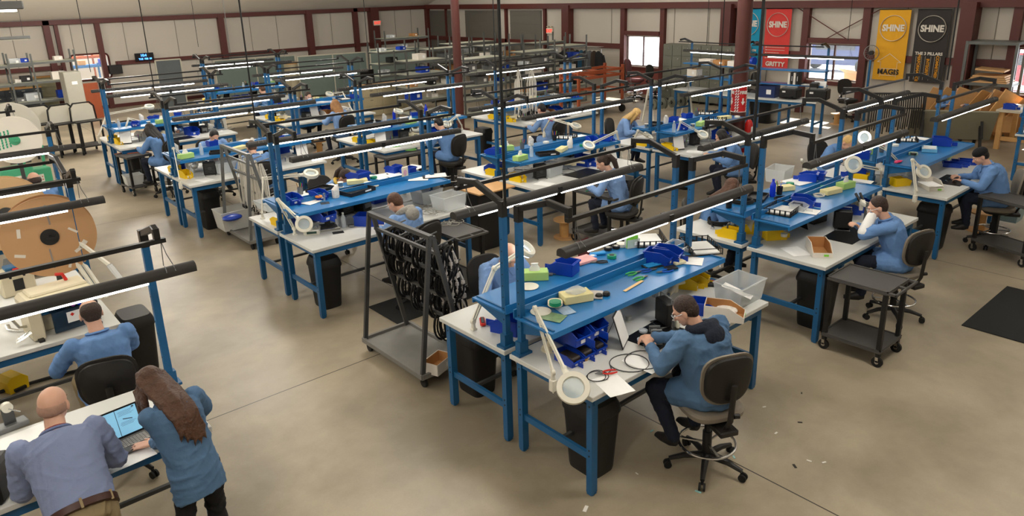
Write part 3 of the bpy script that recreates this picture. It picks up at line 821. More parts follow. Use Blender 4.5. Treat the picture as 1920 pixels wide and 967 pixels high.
def seated(label, px, py, zh, face, lean=20, chair='k', group=None, seat_lab=None, **k):
    """zh: height of the head centre; face: heading in degrees (0 looks to +y, away from the camera on the left)"""
    hd = k.get('hd', (0, 30, 0)); L = R(lean)
    k.setdefault('vox', .012)
    Rh = rotf(*hd); upv = rotf(0, lean, 0) @ Vector((0, 0, 1))
    loc0 = upv * .56 + (upv.cross(Vector((1, 0, 0)))) * .015 + Rh @ Vector((0, k.get('neck_out', .05), .11))
    hipz = .72
    zh = hipz + loc0.z
    P = at(px, py, zh)
    off = Matrix.Rotation(R(face), 3, 'Z') @ Vector((loc0.x, loc0.y, 0))
    hx, hy = P[0] - off[0], P[1] - off[1]
    cr = k.pop('crot', 0)
    o = person(label, (hx, hy, 0), R(face), hip=(0, 0, hipz), lean=lean, **k)
    if chair:
        ck = dict(k=(fabric_k, fabric_s), g=(fabric_g, fabric_s))[chair]
        inst('chair_' + chair, lambda: make_chair(*ck), (hx, hy, 0), R(face + cr), seat_lab or ('drafting chair under ' + label), 'chair', 'drafting chairs at the benches')
    return o, (hx, hy)
# ------------------------------------------------------------------ lay out the benches
BN = {}
def pair(key, u0, v0, nameS, nameN, ang=0):
    for side in 'SN':
        loc = (u0, v0, 0) if side == 'S' else (u0 + BL, v0 + 1.91, 0)
        rz = 0 if side == 'S' else PI
        nm = nameS if side == 'S' else nameN
        if nm is None: continue
        inst('bench', make_bench, loc, rz, 'blue and grey workbench: ' + nm, 'workbench', 'blue workbenches in back to back rows')
        lv = v0 + .31 if side == 'S' else v0 + 1.60
        inst('tube', make_tube, (u0 + .0, lv, 1.945), 0, 'black tube lamp over the ' + nm, 'lamp', 'tube lamps hanging over the benches')
        BN[key + side] = (loc, rz, nm)
pair('c1r1', 3.42, 3.14, 'front bench of the person in the dark hood', 'bench of the grey haired person facing the front')
pair('c1r2', 3.42, 7.59, 'bench of the person with the grey hood', 'bench of the person with the yellow scarf')
pair('c1r3', 3.42, 11.91, 'bench behind the white cable rack', 'bench where someone bows a dark head')
pair('c1r4', 3.42, 16.15, 'bench of the person with long black hair', 'bench behind the person with long black hair')
pair('c2r1', 7.03, 3.18, 'bench of the person at the microscope', 'bench of the long haired person seen in profile')
pair('c2r2', 7.08, 7.60, 'bench of the ponytailed person in the middle', 'bench behind the ponytailed person')
pair('c2r3', 6.98, 11.80, 'bench with green coils on it', 'bench with two blue bottles on its shelf')
pair('c2r4', 6.98, 16.15, 'bench of the light brown haired person', 'bench of the person in a white mask')
pair('c2r5', 6.98, 20.6, 'bench just before the green partitions', 'farthest bench along the green partitions')
pair('c3r1', 10.58, 3.24, 'right hand bench of the person in the black cap', 'bench behind the person in the black cap')
pair('c3r2', 10.48, 7.25, 'bench of the curly haired person by the red pole', 'bench of the blond person')
pair('c3r3', 10.58, 11.80, 'bench of the person in the pink hood', 'bench with white hose bundles behind the pink hood')

# benches at the left edge of the hall
def left_bench(xr, y0, nm, yb=.81, yr=.45, rot=False, postx=None):
    o = empty('workbench', (xr - BL, y0, 0) if not rot else (xr, y0 + .925, 0), PI if rot else 0, 'blue and white workbench: ' + nm, 'workbench', 'workbenches at the left edge')
    b_ = make_bench(False)
    for k in kids(b_): k.parent = o
    bpy.data.objects.remove(b_)
    add_posts(o, .085, BL - .03 if not rot else BL - .085, yb, 2.157, yr, shelf=False) if not rot else add_posts(o, .03, BL - .085, yb, 2.157, yr, shelf=False)
    y = y0 + yr if not rot else y0 + .925 - yr
    inst('tube', make_tube, (xr - 2.28, y, 1.945), 0, 'black tube lamp over the ' + nm, 'lamp', 'tube lamps hanging over the left benches')
left_bench(1.24, 4.72, 'bench with the laptop at the lower left', .80, .42)
left_bench(1.22, 7.03, 'bench with the wire cutting machine', .95, .62)
left_bench(1.22, 8.02, 'bench behind the large brown reel', .85, .20, rot=True)
left_bench(1.62, 10.55, 'bench with the green machine', .9, .42)
left_bench(1.50, 13.2, 'bench behind the white reels', .9, .42)

# ------------------------------------------------------------------ item makers
def E_(n): 
    o = bpy.data.objects.new(n, None); COL.objects.link(o); return o
def mk_bin(c, w=.14, d=.20, h=.10):
    """open hopper bin, mouth at -y"""
    def f():
        o = E_('parts_bin'); t = .006
        m = MB(); m.box((0, 0, t / 2), (w, d, t))
        Mx = Matrix(((0, 0, 1, 0), (1, 0, 0, 0), (0, 1, 0, 0), (0, 0, 0, 1)))
        for s_ in (-1, 1): m.prism([(-d / 2, 0), (d / 2, 0), (d / 2, h), (-d * .18, h), (-d / 2 - .02, h * .62), (-d / 2, h * .45)], s_ * w / 2 - t / 2, s_ * w / 2 + t / 2, Mx)
        m.box((0, d / 2, h / 2), (w, t, h)); m.bar((0, -d / 2, 0), (0, -d / 2 - .0, h * .45), w, t, up=(1, 0, 0)); m.box((0, -d / 2, h * .22), (w, t, h * .45))
        m.box((0, d / 2 + .008, h - .01), (w + .01, .014, .012)); m.box((0, -d / 2 - .008, h * .46), (w + .008, .014, .01))
        m.build('tub', c, o, smooth=False)
        MB().box((0, -d / 2 - .006, h * .25), (w * .5, .004, h * .22)).build('label_card', paper, o, smooth=False)
        return o
    return f
def mk_paper(w=.216, d=.28, c=None):
    def f():
        n = 5; rnd = random.Random(3)
        m = MB(); m.loft([[(-w / 2 + w * i / n, -d / 2, .002 + .002 * math.sin(i * 2.1)), (-w / 2 + w * i / n, d / 2, .002 + .003 * math.sin(i * 1.3)), (-w / 2 + w * i / n, d / 2, .0005), (-w / 2 + w * i / n, -d / 2, .0005)] for i in range(n + 1)])
        return m.build('paper_sheet', c or paper, smooth=False)
    return f
def mk_box(w, d, h, c, inner=None, name='carton', cut=False):
    def f():
        o = E_(name); t = .006
        m = MB(); m.box((0, 0, t / 2), (w, d, t))
        Mx = Matrix(((0, 0, 1, 0), (1, 0, 0, 0), (0, 1, 0, 0), (0, 0, 0, 1)))
        hf = h * .42 if cut else h
        for s_ in (-1, 1): m.prism([(-d / 2, 0), (d / 2, 0), (d / 2, h), (-d * .12, h), (-d / 2, hf)] if cut else [(-d / 2, 0), (d / 2, 0), (d / 2, h), (-d / 2, h)], s_ * w / 2 - t / 2, s_ * w / 2 + t / 2, Mx)
        m.box((0, d / 2, h / 2), (w, t, h)); m.box((0, -d / 2, hf / 2), (w, t, hf))
        m.build('walls', c, o, smooth=False)
        m = MB(); t2 = .002
        for s_ in (-1, 1): m.prism([(-d / 2 + .004, t), (d / 2 - .004, t), (d / 2 - .004, h - .002), (-d * .12, h - .002), (-d / 2 + .004, hf - .002)], s_ * (w / 2 - t) - t2, s_ * (w / 2 - t) + t2, Mx)
        m.box((0, d / 2 - t, h / 2), (w - t, t2, h - .004)); m.box((0, 0, t + .002), (w - t, d - t, t2))
        m.build('lining', inner or c, o, smooth=False)
        MB().box((w * .18, -d / 2 - .005, hf * .5), (w * .25, .003, hf * .4)).build('sticker', mat('sticker_green', (120, 200, 60), .6) if cut else paper, o, smooth=False)
        return o
    return f
def mk_tote(w=.42, d=.3, h=.2, c=None):
    def f():
        o = E_('plastic_tote'); t = .004
        m = MB(); k = .86
        def rg(sx, sy, z): return [(-sx, -sy, z), (sx, -sy, z), (sx, sy, z), (-sx, sy, z)]
        m.loft([rg(w / 2 * k, d / 2 * k, .004), rg(w / 2, d / 2, h), rg(w / 2 - t, d / 2 - t, h), rg(w / 2 * k - t, d / 2 * k - t, .008)])
        m.build('tub', c or clearp, o, smooth=False)
        m = MB(); m.sweep([(-w / 2, -d / 2, h), (w / 2, -d / 2, h), (w / 2, d / 2, h), (-w / 2, d / 2, h)], .009, 6, closed=True); m.build('rim', clearp if c is None else c, o)
        return o
    return f
def mk_bottle(c=None, capc=None, h=.2, r=.033):
    def f():
        o = E_('bottle')
        MB().lathe([(r * .9, 0), (r, .01), (r, h * .62), (r * .85, h * .72), (r * .4, h * .86), (r * .38, h * .93)], n=16).build('body', c or bottleb, o)
        MB().cyl((0, 0, h * .92), (0, 0, h), r * .45, n=12).build('cap', capc or blackp, o)
        return o
    return f
def mk_tape(c, r=.045, h=.025, core=None):
    def f():
        o = E_('tape_roll')
        MB().lathe([(r * .55, 0), (r, 0), (r, h), (r * .55, h)], n=24, cap=False).build('roll', c, o)
        MB().lathe([(r * .5, 0), (r * .56, 0), (r * .56, h * 1.05), (r * .5, h * 1.05)], n=20).build('core', core or paper, o)
        return o
    return f
def mk_tissue(c):
    def f():
        o = E_('tissue_box')
        MB().box((0, 0, .04), (.24, .12, .08), b=.003).build('box', c, o, smooth=False)
        m = MB(); rnd = random.Random(5); m.loft([[Vector((.05 * math.cos(a) * s_ + rnd.uniform(-.006, .006), .02 * math.sin(a) * s_, z)) for a in [2 * PI * k / 12 for k in range(12)]] for s_, z in ((1, .078), (.9, .11), (.55, .135), (.7, .15))])
        m.build('tissue', paper, o)
        return o
    return f
def mk_spool(c=None, r=.03, h=.05):
    def f():
        o = E_('wire_spool')
        MB().lathe([(r, 0), (r, .004), (r * .55, .005), (r * .55, h - .005), (r, h - .004), (r, h)], n=18).build('reel', c or white_m, o)
        MB().lathe([(r * .56, .006), (r * .85, .007), (r * .85, h - .007), (r * .56, h - .006)], n=18).build('wire', tin, o)
        return o
    return f
def mk_cup(c=None, k=5, seed=1):
    def f():
        o = E_('pen_cup')
        MB().lathe([(.034, 0), (.04, .1), (.037, .1), (.031, .004)], n=14).build('cup', c or blackp, o)
        rnd = random.Random(seed)
        for q in range(k):
            a = rnd.uniform(0, 6.28); m = MB(); m.cyl((.012 * math.cos(a), .012 * math.sin(a), .01), (.045 * math.cos(a), .045 * math.sin(a), .15 + rnd.uniform(0, .03)), .004, n=6)
            m.build('pen', [red, lgreen, bottleb, wood, blackp][q % 5], o)
        return o
    return f
def mk_extractor():
    o = E_('fume_extractor')
    MB().box((0, 0, .12), (.2, .10, .22), b=.012).build('case', blackp, o, smooth=False)
    m = MB()
    for k in range(7): m.box((0, -.053, .05 + k * .024), (.16, .006, .008))
    m.cyl((0, -.05, .12), (0, -.06, .12), .03, n=16); m.build('grille', dsteel, o, smooth=False)
    m = MB(); m.sweep([(-.09, 0, .2), (-.085, 0, .27), (.085, 0, .27), (.09, 0, .2)], .006, 6); m.build('handle', steel, o)
    m = MB(); m.sweep([(-.08, -.1, .006), (-.08, .1, .006), (.08, .1, .006), (.08, -.1, .006)], .006, 6); m.build('stand', steel, o)
    return o
def mk_psu():
    o = E_('solder_station')
    MB().box((0, 0, .065), (.13, .19, .12), b=.008).build('case', blackp, o, smooth=False)
    m = MB()
    for k in range(8): m.box((.067, -.06 + k * .017, .065), (.004, .006, .09))
    m.build('vents', dsteel, o, smooth=False)
    m = MB(); m.box((0, -.097, .07), (.09, .004, .05)); m.cyl((.03, -.098, .035), (.03, -.112, .035), .012, n=12); m.build('front', steel, o, smooth=False)
    m = MB(); m.sweep([(0, .1, .03), (.03, .16, .005), (.12, .2, .005), (.2, .15, .005)], .004, 6); m.build('cord', rubber, o)
    return o
def mk_scope():
    o = E_('microscope')
    MB().box((0, 0, .012), (.17, .2, .024), b=.006).build('base', white_m, o, smooth=False)
    MB().bar((0, .07, .02), (0, .07, .30), .03, .035).build('column', steel, o, smooth=False)
    m = MB(); m.bar((0, .07, .26), (0, -.02, .27), .05, .06, b=.01); m.cyl((0, -.03, .30), (0, -.03, .17), .035, .022, 14); m.build('head', white_m, o)
    m = MB()
    for s_ in (-1, 1): m.cyl((s_ * .025, -.03, .28), (s_ * .03, -.12, .36), .016, n=12)
    m.build('eyepieces', blackp, o)
    return o
def mk_vise():
    o = E_('vise')
    MB().box((0, 0, .008), (.1, .14, .016), b=.004).build('base', white_m, o, smooth=False)
    m = MB(); m.lathe([(.04, .016), (.044, .05), (.03, .075)], n=16); m.box((0, .0, .095), (.03, .09, .03)); m.box((0, -.045, .105), (.09, .018, .05)); m.box((0, .03, .105), (.09, .018, .05))
    m.cyl((0, -.05, .09), (0, -.1, .09), .007, n=8); m.cyl((-.035, -.1, .09), (.035, -.1, .09), .005, n=8); m.build('jaws', steel, o)
    return o
def mk_pliers(c):
    def f():
        o = E_('pliers')
        m = MB()
        for s_ in (-1, 1): m.sweep([(s_ * .004, 0, .006), (s_ * .022, -.03, .006), (s_ * .028, -.07, .006), (s_ * .016, -.12, .006)], [.005, .007, .008, .006], 8)
        m.build('grips', c, o)
        m = MB(); m.cyl((0, 0, .001), (0, 0, .011), .012, n=12)
        for s_ in (-1, 1): m.sweep([(s_ * .003, 0, .006), (s_ * .008, .025, .006), (s_ * .001, .055, .006)], [.006, .006, .002], 6)
        m.build('jaws', steel, o)
        return o
    return f
def mk_tray(w=.26, d=.34, h=.06, c=None):
    def f():
        o = E_('letter_tray')
        m = MB(); m.box((0, 0, .004), (w, d, .006))
        for s_ in (-1, 1):
            m.box((s_ * w / 2, 0, h - .004), (.006, d, .006)); m.box((0, s_ * d / 2, h - .004), (w, .006, .006))
            for q in range(9): m.box((s_ * w / 2, -d / 2 + d * q / 8, h / 2), (.005, .005 if q % 2 else .02, h))
        for q in range(6): m.box((-w / 2 + w * q / 5, d / 2, h / 2), (.014, .005, h))
        m.build('frame', c or blackp, o, smooth=False)
        m = MB(); m.box((.005, -.01, .012), (w * .82, d * .86, .012), rz=.03); m.build('papers', paper, o, smooth=False)
        return o
    return f
def mk_coil(r=.13, wr=.0035, turns=3, c=None, seed=2, tail=True, name='cable_coil'):
    def f():
        rnd = random.Random(seed); pts = []
        N_ = 26
        for t in range(turns):
            rr = r * rnd.uniform(.86, 1.05); ox, oy = rnd.uniform(-.012, .012), rnd.uniform(-.012, .012)
            for k in range(N_):
                a = 2 * PI * k / N_; pts.append((ox + rr * math.cos(a), oy + rr * math.sin(a) * .92, wr + .0022 * t * (1 + wr / .004) + .003 * math.sin(a * 2 + t)))
        if tail: pts += [(r * 1.2, .06, wr), (r * 1.5, .1, wr)]
        o = E_(name)
        MB().sweep(pts, wr, 6).build('cable', c or dsteel, o)
        if tail: MB().cyl((r * 1.5, .1, wr), (r * 1.62, .115, wr), wr * 1.9, n=8).build('connector', chrome, o)
        return o
    return f
def mk_trash(w=.34, d=.42, h=.66):
    o = E_('trash_bin')
    def rg(sx, sy, z, p=5, n=28): return [Vector((math.copysign(abs(math.cos(a)) ** (2 / p), math.cos(a)) * sx, math.copysign(abs(math.sin(a)) ** (2 / p), math.sin(a)) * sy, z)) for a in [2 * PI * k / n for k in range(n)]]
    MB().loft([rg(w * .37, d * .37, 0), rg(w * .385, d * .385, .03), rg(w * .47, d * .47, h * .82), rg(w * .47, d * .47, h * .84)]).build('body', blackp, o)
    m = MB(); m.loft([rg(w * .49, d * .49, h * .82), rg(w * .5, d * .5, h * .84), rg(w * .5, d * .5, h * .87), rg(w * .46, d * .47, h * .94), rg(w * .40, d * .44, h)]); m.build('swing_lid', blackp, o)
    m = MB(); m.box((0, -d * .2, h * .955), (w * .6, .02, .03)); m.build('flap_edge', dsteel, o)
    return o
def mk_cart(L=.62, W=.52, H=.83, handle=True):
    def f():
        o = E_('utility_cart')
        for z, n in ((H - .02, 'top_shelf'), (.17, 'bottom_shelf')):
            m = MB(); m.box((0, 0, z), (W, L, .035), b=.008); 
            for s_ in (-1, 1): m.box((s_ * (W / 2 - .008), 0, z + .022), (.016, L, .012)); m.box((0, s_ * (L / 2 - .008), z + .022), (W, .016, .012))
            m.build(n, mat('cart_grey', (72, 70, 68), .55, var=.1), o, smooth=False)
        if handle:
            m = MB(); z = H - .012
            m.box((0, -L / 2 - .07, z), (W, .025, .03), b=.006)
            for x in (-W / 2 + .015, 0, W / 2 - .015): m.box((x, -L / 2 - .035, z), (.03, .09, .03), b=.006)
            m.build('handle', mat('cart_grey', (72, 70, 68)), o, smooth=False)
        for x in (-1, 1):
            for y in (-1, 1):
                l = MB().box((x * (W / 2 - .03), y * (L / 2 - .03), (H + .12) / 2 - .02), (.045, .045, H - .14), b=.004).build('leg', blackp, o, smooth=False)
                m = MB(); X, Y = x * (W / 2 - .03), y * (L / 2 - .03); m.cyl((X - .014, Y, .055), (X + .014, Y, .055), .055, n=18); c_ = m.build('caster', rubber, l)
                m = MB(); m.cyl((X - .02, Y, .055), (X + .02, Y, .055), .02, n=12); m.bar((X, Y, .055), (X, Y + .01, .15), .04, .03); m.build('fork', chrome, l)
        return o
    return f
def mk_board(w, d, c):
    def f(): return MB().box((0, 0, .003), (w, d, .006), b=.002).build('work_mat', c, smooth=False)
    return f
def mk_easel():
    o = E_('document_stand')
    m = MB(); Mr = Matrix.Rotation(R(-18), 3, 'X')
    m.box((0, .0, .15), (.22, .004, .30), rot=Mr); m.box((0, .09, .12), (.03, .004, .27), rot=Matrix.Rotation(R(22), 3, 'X')); m.build('board', blackp, o, smooth=False)
    m = MB(); m.box((0, -.006, .155), (.21, .003, .27), rot=Mr); m.build('sheet', paper, o, smooth=False)
    return o
def mk_heatgun():
    o = E_('heat_gun')
    m = MB(); m.cyl((0, 0, .10), (0, 0, .0), .05, .05, 16); m.cyl((-.02, .0, .05), (-.17, .02, .035), .04, .022, 14); m.sweep([(.0, 0, .05), (.08, -.03, .05), (.17, -.08, .03)], [.035, .026, .022], 12, flat=.8)
    m.build('shell', cream, o)
    MB().cyl((-.17, .02, .035), (-.21, .024, .03), .014, n=12).build('nozzle', steel, o)
    return o
def mk_hourglass_fan():
    o = E_('desk_fan')
    m = MB(); m.lathe([(.075, 0), (.07, .02), (.02, .035), (.02, .1)], n=20); m.build('foot', cream, o)
    m = MB()
    for k in range(14):
        a = 2 * PI * k / 14; m.sweep([(.015 * math.cos(a), -.05, .2 + .015 * math.sin(a)), (.07 * math.cos(a), -.045, .2 + .07 * math.sin(a)), (.10 * math.cos(a), 0, .2 + .10 * math.sin(a)), (.07 * math.cos(a), .045, .2 + .07 * math.sin(a))], .002, 4)
    m.sweep([(.1 * math.cos(a), 0, .2 + .1 * math.sin(a)) for a in [2 * PI * k / 24 for k in range(24)]], .005, 6, closed=True); m.build('cage', cream, o)
    m = MB(); m.cyl((0, .05, .2), (0, -.01, .2), .028, n=14)
    for k in range(4):
        a = 2 * PI * k / 4; m.box((.045 * math.cos(a), 0, .2 + .045 * math.sin(a)), (.07, .006, .045), rot=Matrix.Rotation(-a, 3, 'Y') @ Matrix.Rotation(.5, 3, 'X'))
    m.build('blades', cream, o)
    return o
def mk_reelbin():
    o = E_('wooden_cable_spool')
    for z in (.01, .3): MB().cyl((0, 0, z - .01), (0, 0, z + .01), .17, n=28).build('flange', plywood, o)
    MB().cyl((0, 0, 0), (0, 0, .3), .075, n=20).build('drum', wood, o)
    return o
def put(key, mk, px, py, z, rz, name_cat, label, group=None, scale=None):
    p = at(px, py, z)
    return inst(key, mk, p, R(rz), label, name_cat, group, scale)
def magnifier(b, e, h, nrm, label, lit=False, r=.105):
    """clamp on the table edge at b, elbow at e, ring head at h looking along nrm"""
    b, e, h = Vector(b), Vector(e), Vector(h); nrm = Vector(nrm).normalized()
    o = empty('magnifier_lamp', b, 0, label, 'lamp')
    e0, h0 = e - b, h - b
    m = MB(); m.box((0, 0, -.03), (.05, .05, .10), b=.006); m.cyl((0, 0, .0), (0, 0, .09), .022, .014, 12); m.cyl((0, 0, -.1), (0, 0, -.06), .006, n=8); m.build('clamp', white_m, o)
    hd_ = h0 + nrm * .0
    d = (h0 - e0); d.normalize(); a0 = h0 - d * (r + .05)
    for p, q, n in (((0, 0, .08), e0, 'lower_arm'), (e0, a0, 'upper_arm')):
        p, q = Vector(p), Vector(q); s_ = (q - p).cross(Vector((0, 0, 1)))
        s_ = s_.normalized() * .014 if s_.length > 1e-4 else Vector((.014, 0, 0))
        s2 = (q - p).cross(s_).normalized() * .014
        m = MB(); m.bar(p + s2, q + s2, .014, .014); m.bar(p - s2, q - s2, .014, .014); m.cyl(p - s_, p + s_, .024, n=12); m.cyl(q - s_, q + s_, .024, n=12)
        m.build(n, white_m, o)
    z = nrm; x = z.orthogonal().normalized(); y = z.cross(x); Mh = Matrix((x, y, z)).transposed().to_4x4(); Mh.translation = h0
    m = MB(); m.T = Mh; m.lathe([(r * .62, -.014), (r * .66, .018), (r * .97, .018), (r, .0), (r * .95, -.026), (r * .66, -.030), (r * .62, -.014)], n=30, cap=False)
    m.T = None; m.sweep([h0 - d * r * .9, a0], [.03, .018], 10); m.build('ring_head', white_m, o)
    m = MB(); m.T = Mh; m.lathe([(0.001, -.006), (r * .62, -.001), (r * .62, .001), (0.001, .008)], n=24, cap=False); m.build('lens', glass, o)
    if lit:
        m = MB(); m.T = Mh; m.sweep([(r * .8 * math.cos(a), r * .8 * math.sin(a), .026) for a in [2 * PI * k / 24 for k in range(24)]], .009, 8, closed=True); m.build('ring_tube', mat('ring_tube_glow', (255, 255, 255), .5, var=0, emit=(240, 248, 255), es=6), o)
    return o
TZ = BH
SZ = ZS + .012
# ------------------------------------------------------------------ people
def loc2(w, h, face):
    v = Matrix.Rotation(-R(face), 3, 'Z') @ Vector((w[0] - h[0], w[1] - h[1], 0)); return (v.x, v.y, w[2])
# bald man in a steel blue shirt, leaning on the table
def belt(o, q):
    m = MB(); rg = lambda z: ell(q['hip'] + q['up'] * z, q['sd'], q['fw'], .193, .158, 28)
    m.loft([rg(-.035), rg(.005)]); m.build('belt', mat('belt_brown', (58, 28, 20), .45), o)
    m = MB()
    for a in (.9, 2.2, 3.6, 4.7, 5.6):
        p = q['hip'] - q['up'] * .014 + q['sd'] * .195 * math.cos(a) + q['fw'] * .160 * math.sin(a); m.bar(p - q['up'] * .03, p + q['up'] * .03, .014, .008, up=q['fw'])
    m.build('belt_loops', khaki, o)
    m = MB(); rr = [q['neck'] + q['up'] * .02 + q['sd'] * .078 * math.cos(2 * PI * k / 20) + q['fw'] * .076 * math.sin(2 * PI * k / 20) for k in range(20)]
    m.sweep(rr, .006, 6, closed=True); m.build('lanyard', mat('lanyard_red', (130, 24, 34), .6), o)
    m = MB(); p = q['hip'] + q['up'] * .44 - q['fw'] * .112
    m.box(p - q['up'] * .05, (.008, .008, .14), rot=Matrix((q['sd'], q['fw'], q['up'])).transposed()); m.build('back_pleat', shirtg, o)
person('bald person in a steel blue shirt and khaki trousers leaning over the laptop table', (.355, 4.28, 0), 0, hip=(0, 0, .98), lean=50, side=0, hd=(-28, 8, 0),
       lh=(-.10, .60, .955), rh=(.13, .55, .955), legs='stand', cloth=shirtg, pants=khaki, hair='stub', hairm=hair_s, skinm=skin, vox=.0075, tuck=True, extra=belt, heavy=1.03, feet=((-.14, -.06, .09), (.14, -.10, .09)), lhint=(-.5, -.5, -.8), rhint=(.55, -.5, -.6), sleeve=.95)
H0 = (1.0, 4.36)
def ladyhair(o, q):
    m = MB(); h = q['h']; dn = Vector((0, 0, -1)); rnd = random.Random(4); nk, fw, sd, up = q['neck'], q['fw'], q['sd'], q['up']
    m.ball(h((0, -.03, .045)), (.088, .098, .088), 18, 12, q['Rh'])
    for k in range(13):
        s_ = -1 + k / 6; e = 1 - abs(s_) * .45
        p0 = h((s_ * .045, -.03, .11)); p1 = h((s_ * .085, -.10 * e, .03)); p2 = nk - fw * (.125 * e) + sd * .082 * s_ - up * .01
        p3 = nk - fw * (.155 + .01 * e) + sd * .078 * s_ - up * (.13 + rnd.uniform(-.02, .02)); p4 = p3 - up * (.10 + rnd.uniform(0, .07)) + sd * (.02 + rnd.uniform(-.03, .02)); p5 = p4 - up * .05 + sd * rnd.uniform(-.02, .02) + fw * .01
        m.sweep([p0, p1, p2, p3, p4, p5], [.022, .026, .024, .020, .014, .003], 8)
    for s_ in (-1, 1):
        for k in range(6):
            f = -.04 + k * .024
            a = h((s_ * .074, f, .04)); b_ = h((s_ * .090, f + .012, -.05)); c_ = b_ + dn * .10 + sd * rnd.uniform(-.02, .02); d_ = c_ + dn * rnd.uniform(.05, .10) + sd * rnd.uniform(-.03, .03)
            m.sweep([a, b_, c_, d_], [.018, .020, .014, .003], 8)
    m.blend('loose_hair', mat('hair_auburn', (78, 50, 33), .42, var=.45, scale=18, bump=.8, bscale=50), o, .007, 1, fold=.004, seed=3)
def l93(w): v = loc2(w, H0, 14); return (v[0] / .93, v[1] / .93, v[2] / .93)
person('person with long auburn hair in a teal smock, one hand beside the laptop', (H0[0], H0[1], 0), R(14), hip=(0, 0, .965), lean=20, side=0, hd=(4, 44, 0), neck_out=.10,
       lh=l93((.875, 4.73, .955)), rh=l93((1.14, 4.86, .96)), lhd=(-.75, .65, -.05), lcurl=.12, rcurl=.4, legs='stand', cloth=smock2, pants=blackc, hair='bun', hairm=mat('hair_auburn', (78, 50, 33), .42, var=.45, scale=18, bump=.8, bscale=50),
       female=True, vox=.0075, extra=ladyhair, feet=((-.10, .02, .09), (.12, -.06, .09)), lhint=(.3, -1, -.5), rhint=(1, -.5, -.5), sleeve=.93, scale=.93)
# man on the black chair at the wire cutting machine
seated('dark haired person in a blue smock seated before the wire cutting machine', 170, 588, 1.4, 2, lean=16, hd=(0, 22, 0), hair='thin', hairm=hair_d, pants=khaki, cloth=smock, vox=.009, lh=(-.20, .46, 1.0), rh=(.12, .5, 1.02), heavy=1.03, crot=-16, lcurl=.9,
       seat_lab='black high-backed drafting chair under the person at the wire cutting machine')
# man in the dark hood at the front bench
seated('person in a dark hood and blue smock with safety glasses at the front bench', 1284, 582, 1.4, -6, lean=15, hd=(32, 34, 0), hair='short', hairm=hair_d, hood=navyhood, glasses=True, cloth=smock2, vox=.0075, chair='g', lh=(-.26, .40, 1.0), rh=(-.10, .50, 1.0), lcurl=.8, collar=False, heavy=1.22, skinm=skin, crot=-18,
       feet=((-.22, .16, .27), (.08, .20, .27)), seat_lab='beige and black drafting chair under the person in the dark hood')
seated('grey haired balding person in a pale blue smock facing the front bench', 955, 478, 1.4, 172, lean=18, hd=(-6, 34, 0), hair='fringe', hairm=hair_g, cloth=smock3, vox=.009, heavy=1.05, seat_lab='black drafting chair under the grey haired person')
seated('short haired person in a blue smock with a white sleeve looking into a microscope', 1645, 388, 1.4, 28, lean=20, hd=(8, 22, 0), hair='short', hairm=hair_d, cloth=smock, vox=.009, glasses=True, lh=(-.05, .34, 1.24), rh=(.10, .45, 1.05), chair='g', crot=-45, extra=lambda o, q: MB().caps(q['EL'] + (q['WL'] - q['EL']) * .12, q['EL'] + (q['WL'] - q['EL']) * .93, .070, .052, 14).build('white_sleeve', paper, o), seat_lab='beige and black drafting chair under the person at the microscope')
seated('person with black hair in a dark cap seated at the right hand bench', 1838, 293, 1.4, 26, lean=20, hd=(10, 30, 0), hair='cap', hairm=hair_k, cloth=smock, vox=.010, chair='g', heavy=1.15, seat_lab='beige and black drafting chair under the person in the dark cap')
seated('long haired person in profile behind the coiled black cables', 1373, 352, 1.36, -152, lean=22, hd=(28, 26, 0), hair='long', hairm=hair_b, cloth=smock, female=True, vox=.009, lh=(-.14, .44, .98), seat_lab='black drafting chair of the long haired person in profile')
seated('person bent low under a bright ring lamp, behind the bench of the dark cap', 1590, 268, 1.35, 160, lean=34, hd=(0, 40, 0), hair='short', hairm=hair_y, cloth=smock, vox=.012, seat_lab='black drafting chair of the person bent under the ring lamp')
seated('short haired person with a grey hood over the blue smock', 740, 380, 1.4, 10, lean=22, hd=(16, 36, 0), hair='short', hairm=hair_b, hood=greyhood, cloth=smock3, vox=.009, collar=False, glasses=True, seat_lab='black drafting chair of the person with the grey hood')
def scarf(o, q):
    m = MB(); m.sweep([q['neck'] + q['up'] * .03 + q['sd'] * .085 * math.cos(2 * PI * k / 20) + q['fw'] * .08 * math.sin(2 * PI * k / 20) for k in range(20)], .026, 8, closed=True)
    m.build('yellow_scarf', mat('cloth_yellow', (226, 190, 90), .8), o)
seated('person with a brown ponytail and yellow scarf bent over the far side', 648, 333, 1.33, 190, lean=34, hd=(0, 44, 0), hair='pony', hairm=hair_d, cloth=smock3, female=True, vox=.010, extra=scarf, seat_lab='black drafting chair of the person with the yellow scarf')
seated('person with cropped brown hair working behind the white cable rack', 472, 277, 1.4, -8, lean=24, hd=(0, 34, 0), hair='short', hairm=hair_b, cloth=smock, vox=.010, heavy=1.12, seat_lab='black drafting chair behind the white cable rack')
seated('dark haired person bowing over white cloths behind a long blue shelf', 402, 256, 1.38, 178, lean=26, hd=(0, 34, 0), hair='short', hairm=hair_k, cloth=smock3, vox=.012, seat_lab='black drafting chair of the person bowing over white cloths')
seated('person with long straight black hair in a blue smock at the far left bench', 281, 243, 1.4, 28, lean=16, hd=(0, 30, 0), hair='long', hairm=hair_k, cloth=smock, female=True, vox=.010, seat_lab='black drafting chair of the person with long black hair')
seated('dark haired person whose face shows over the far left shelf', 310, 212, 1.36, 180, lean=14, hd=(0, 20, 0), hair='short', hairm=hair_k, cloth=smock3, vox=.014, seat_lab='black drafting chair behind the far left shelf')
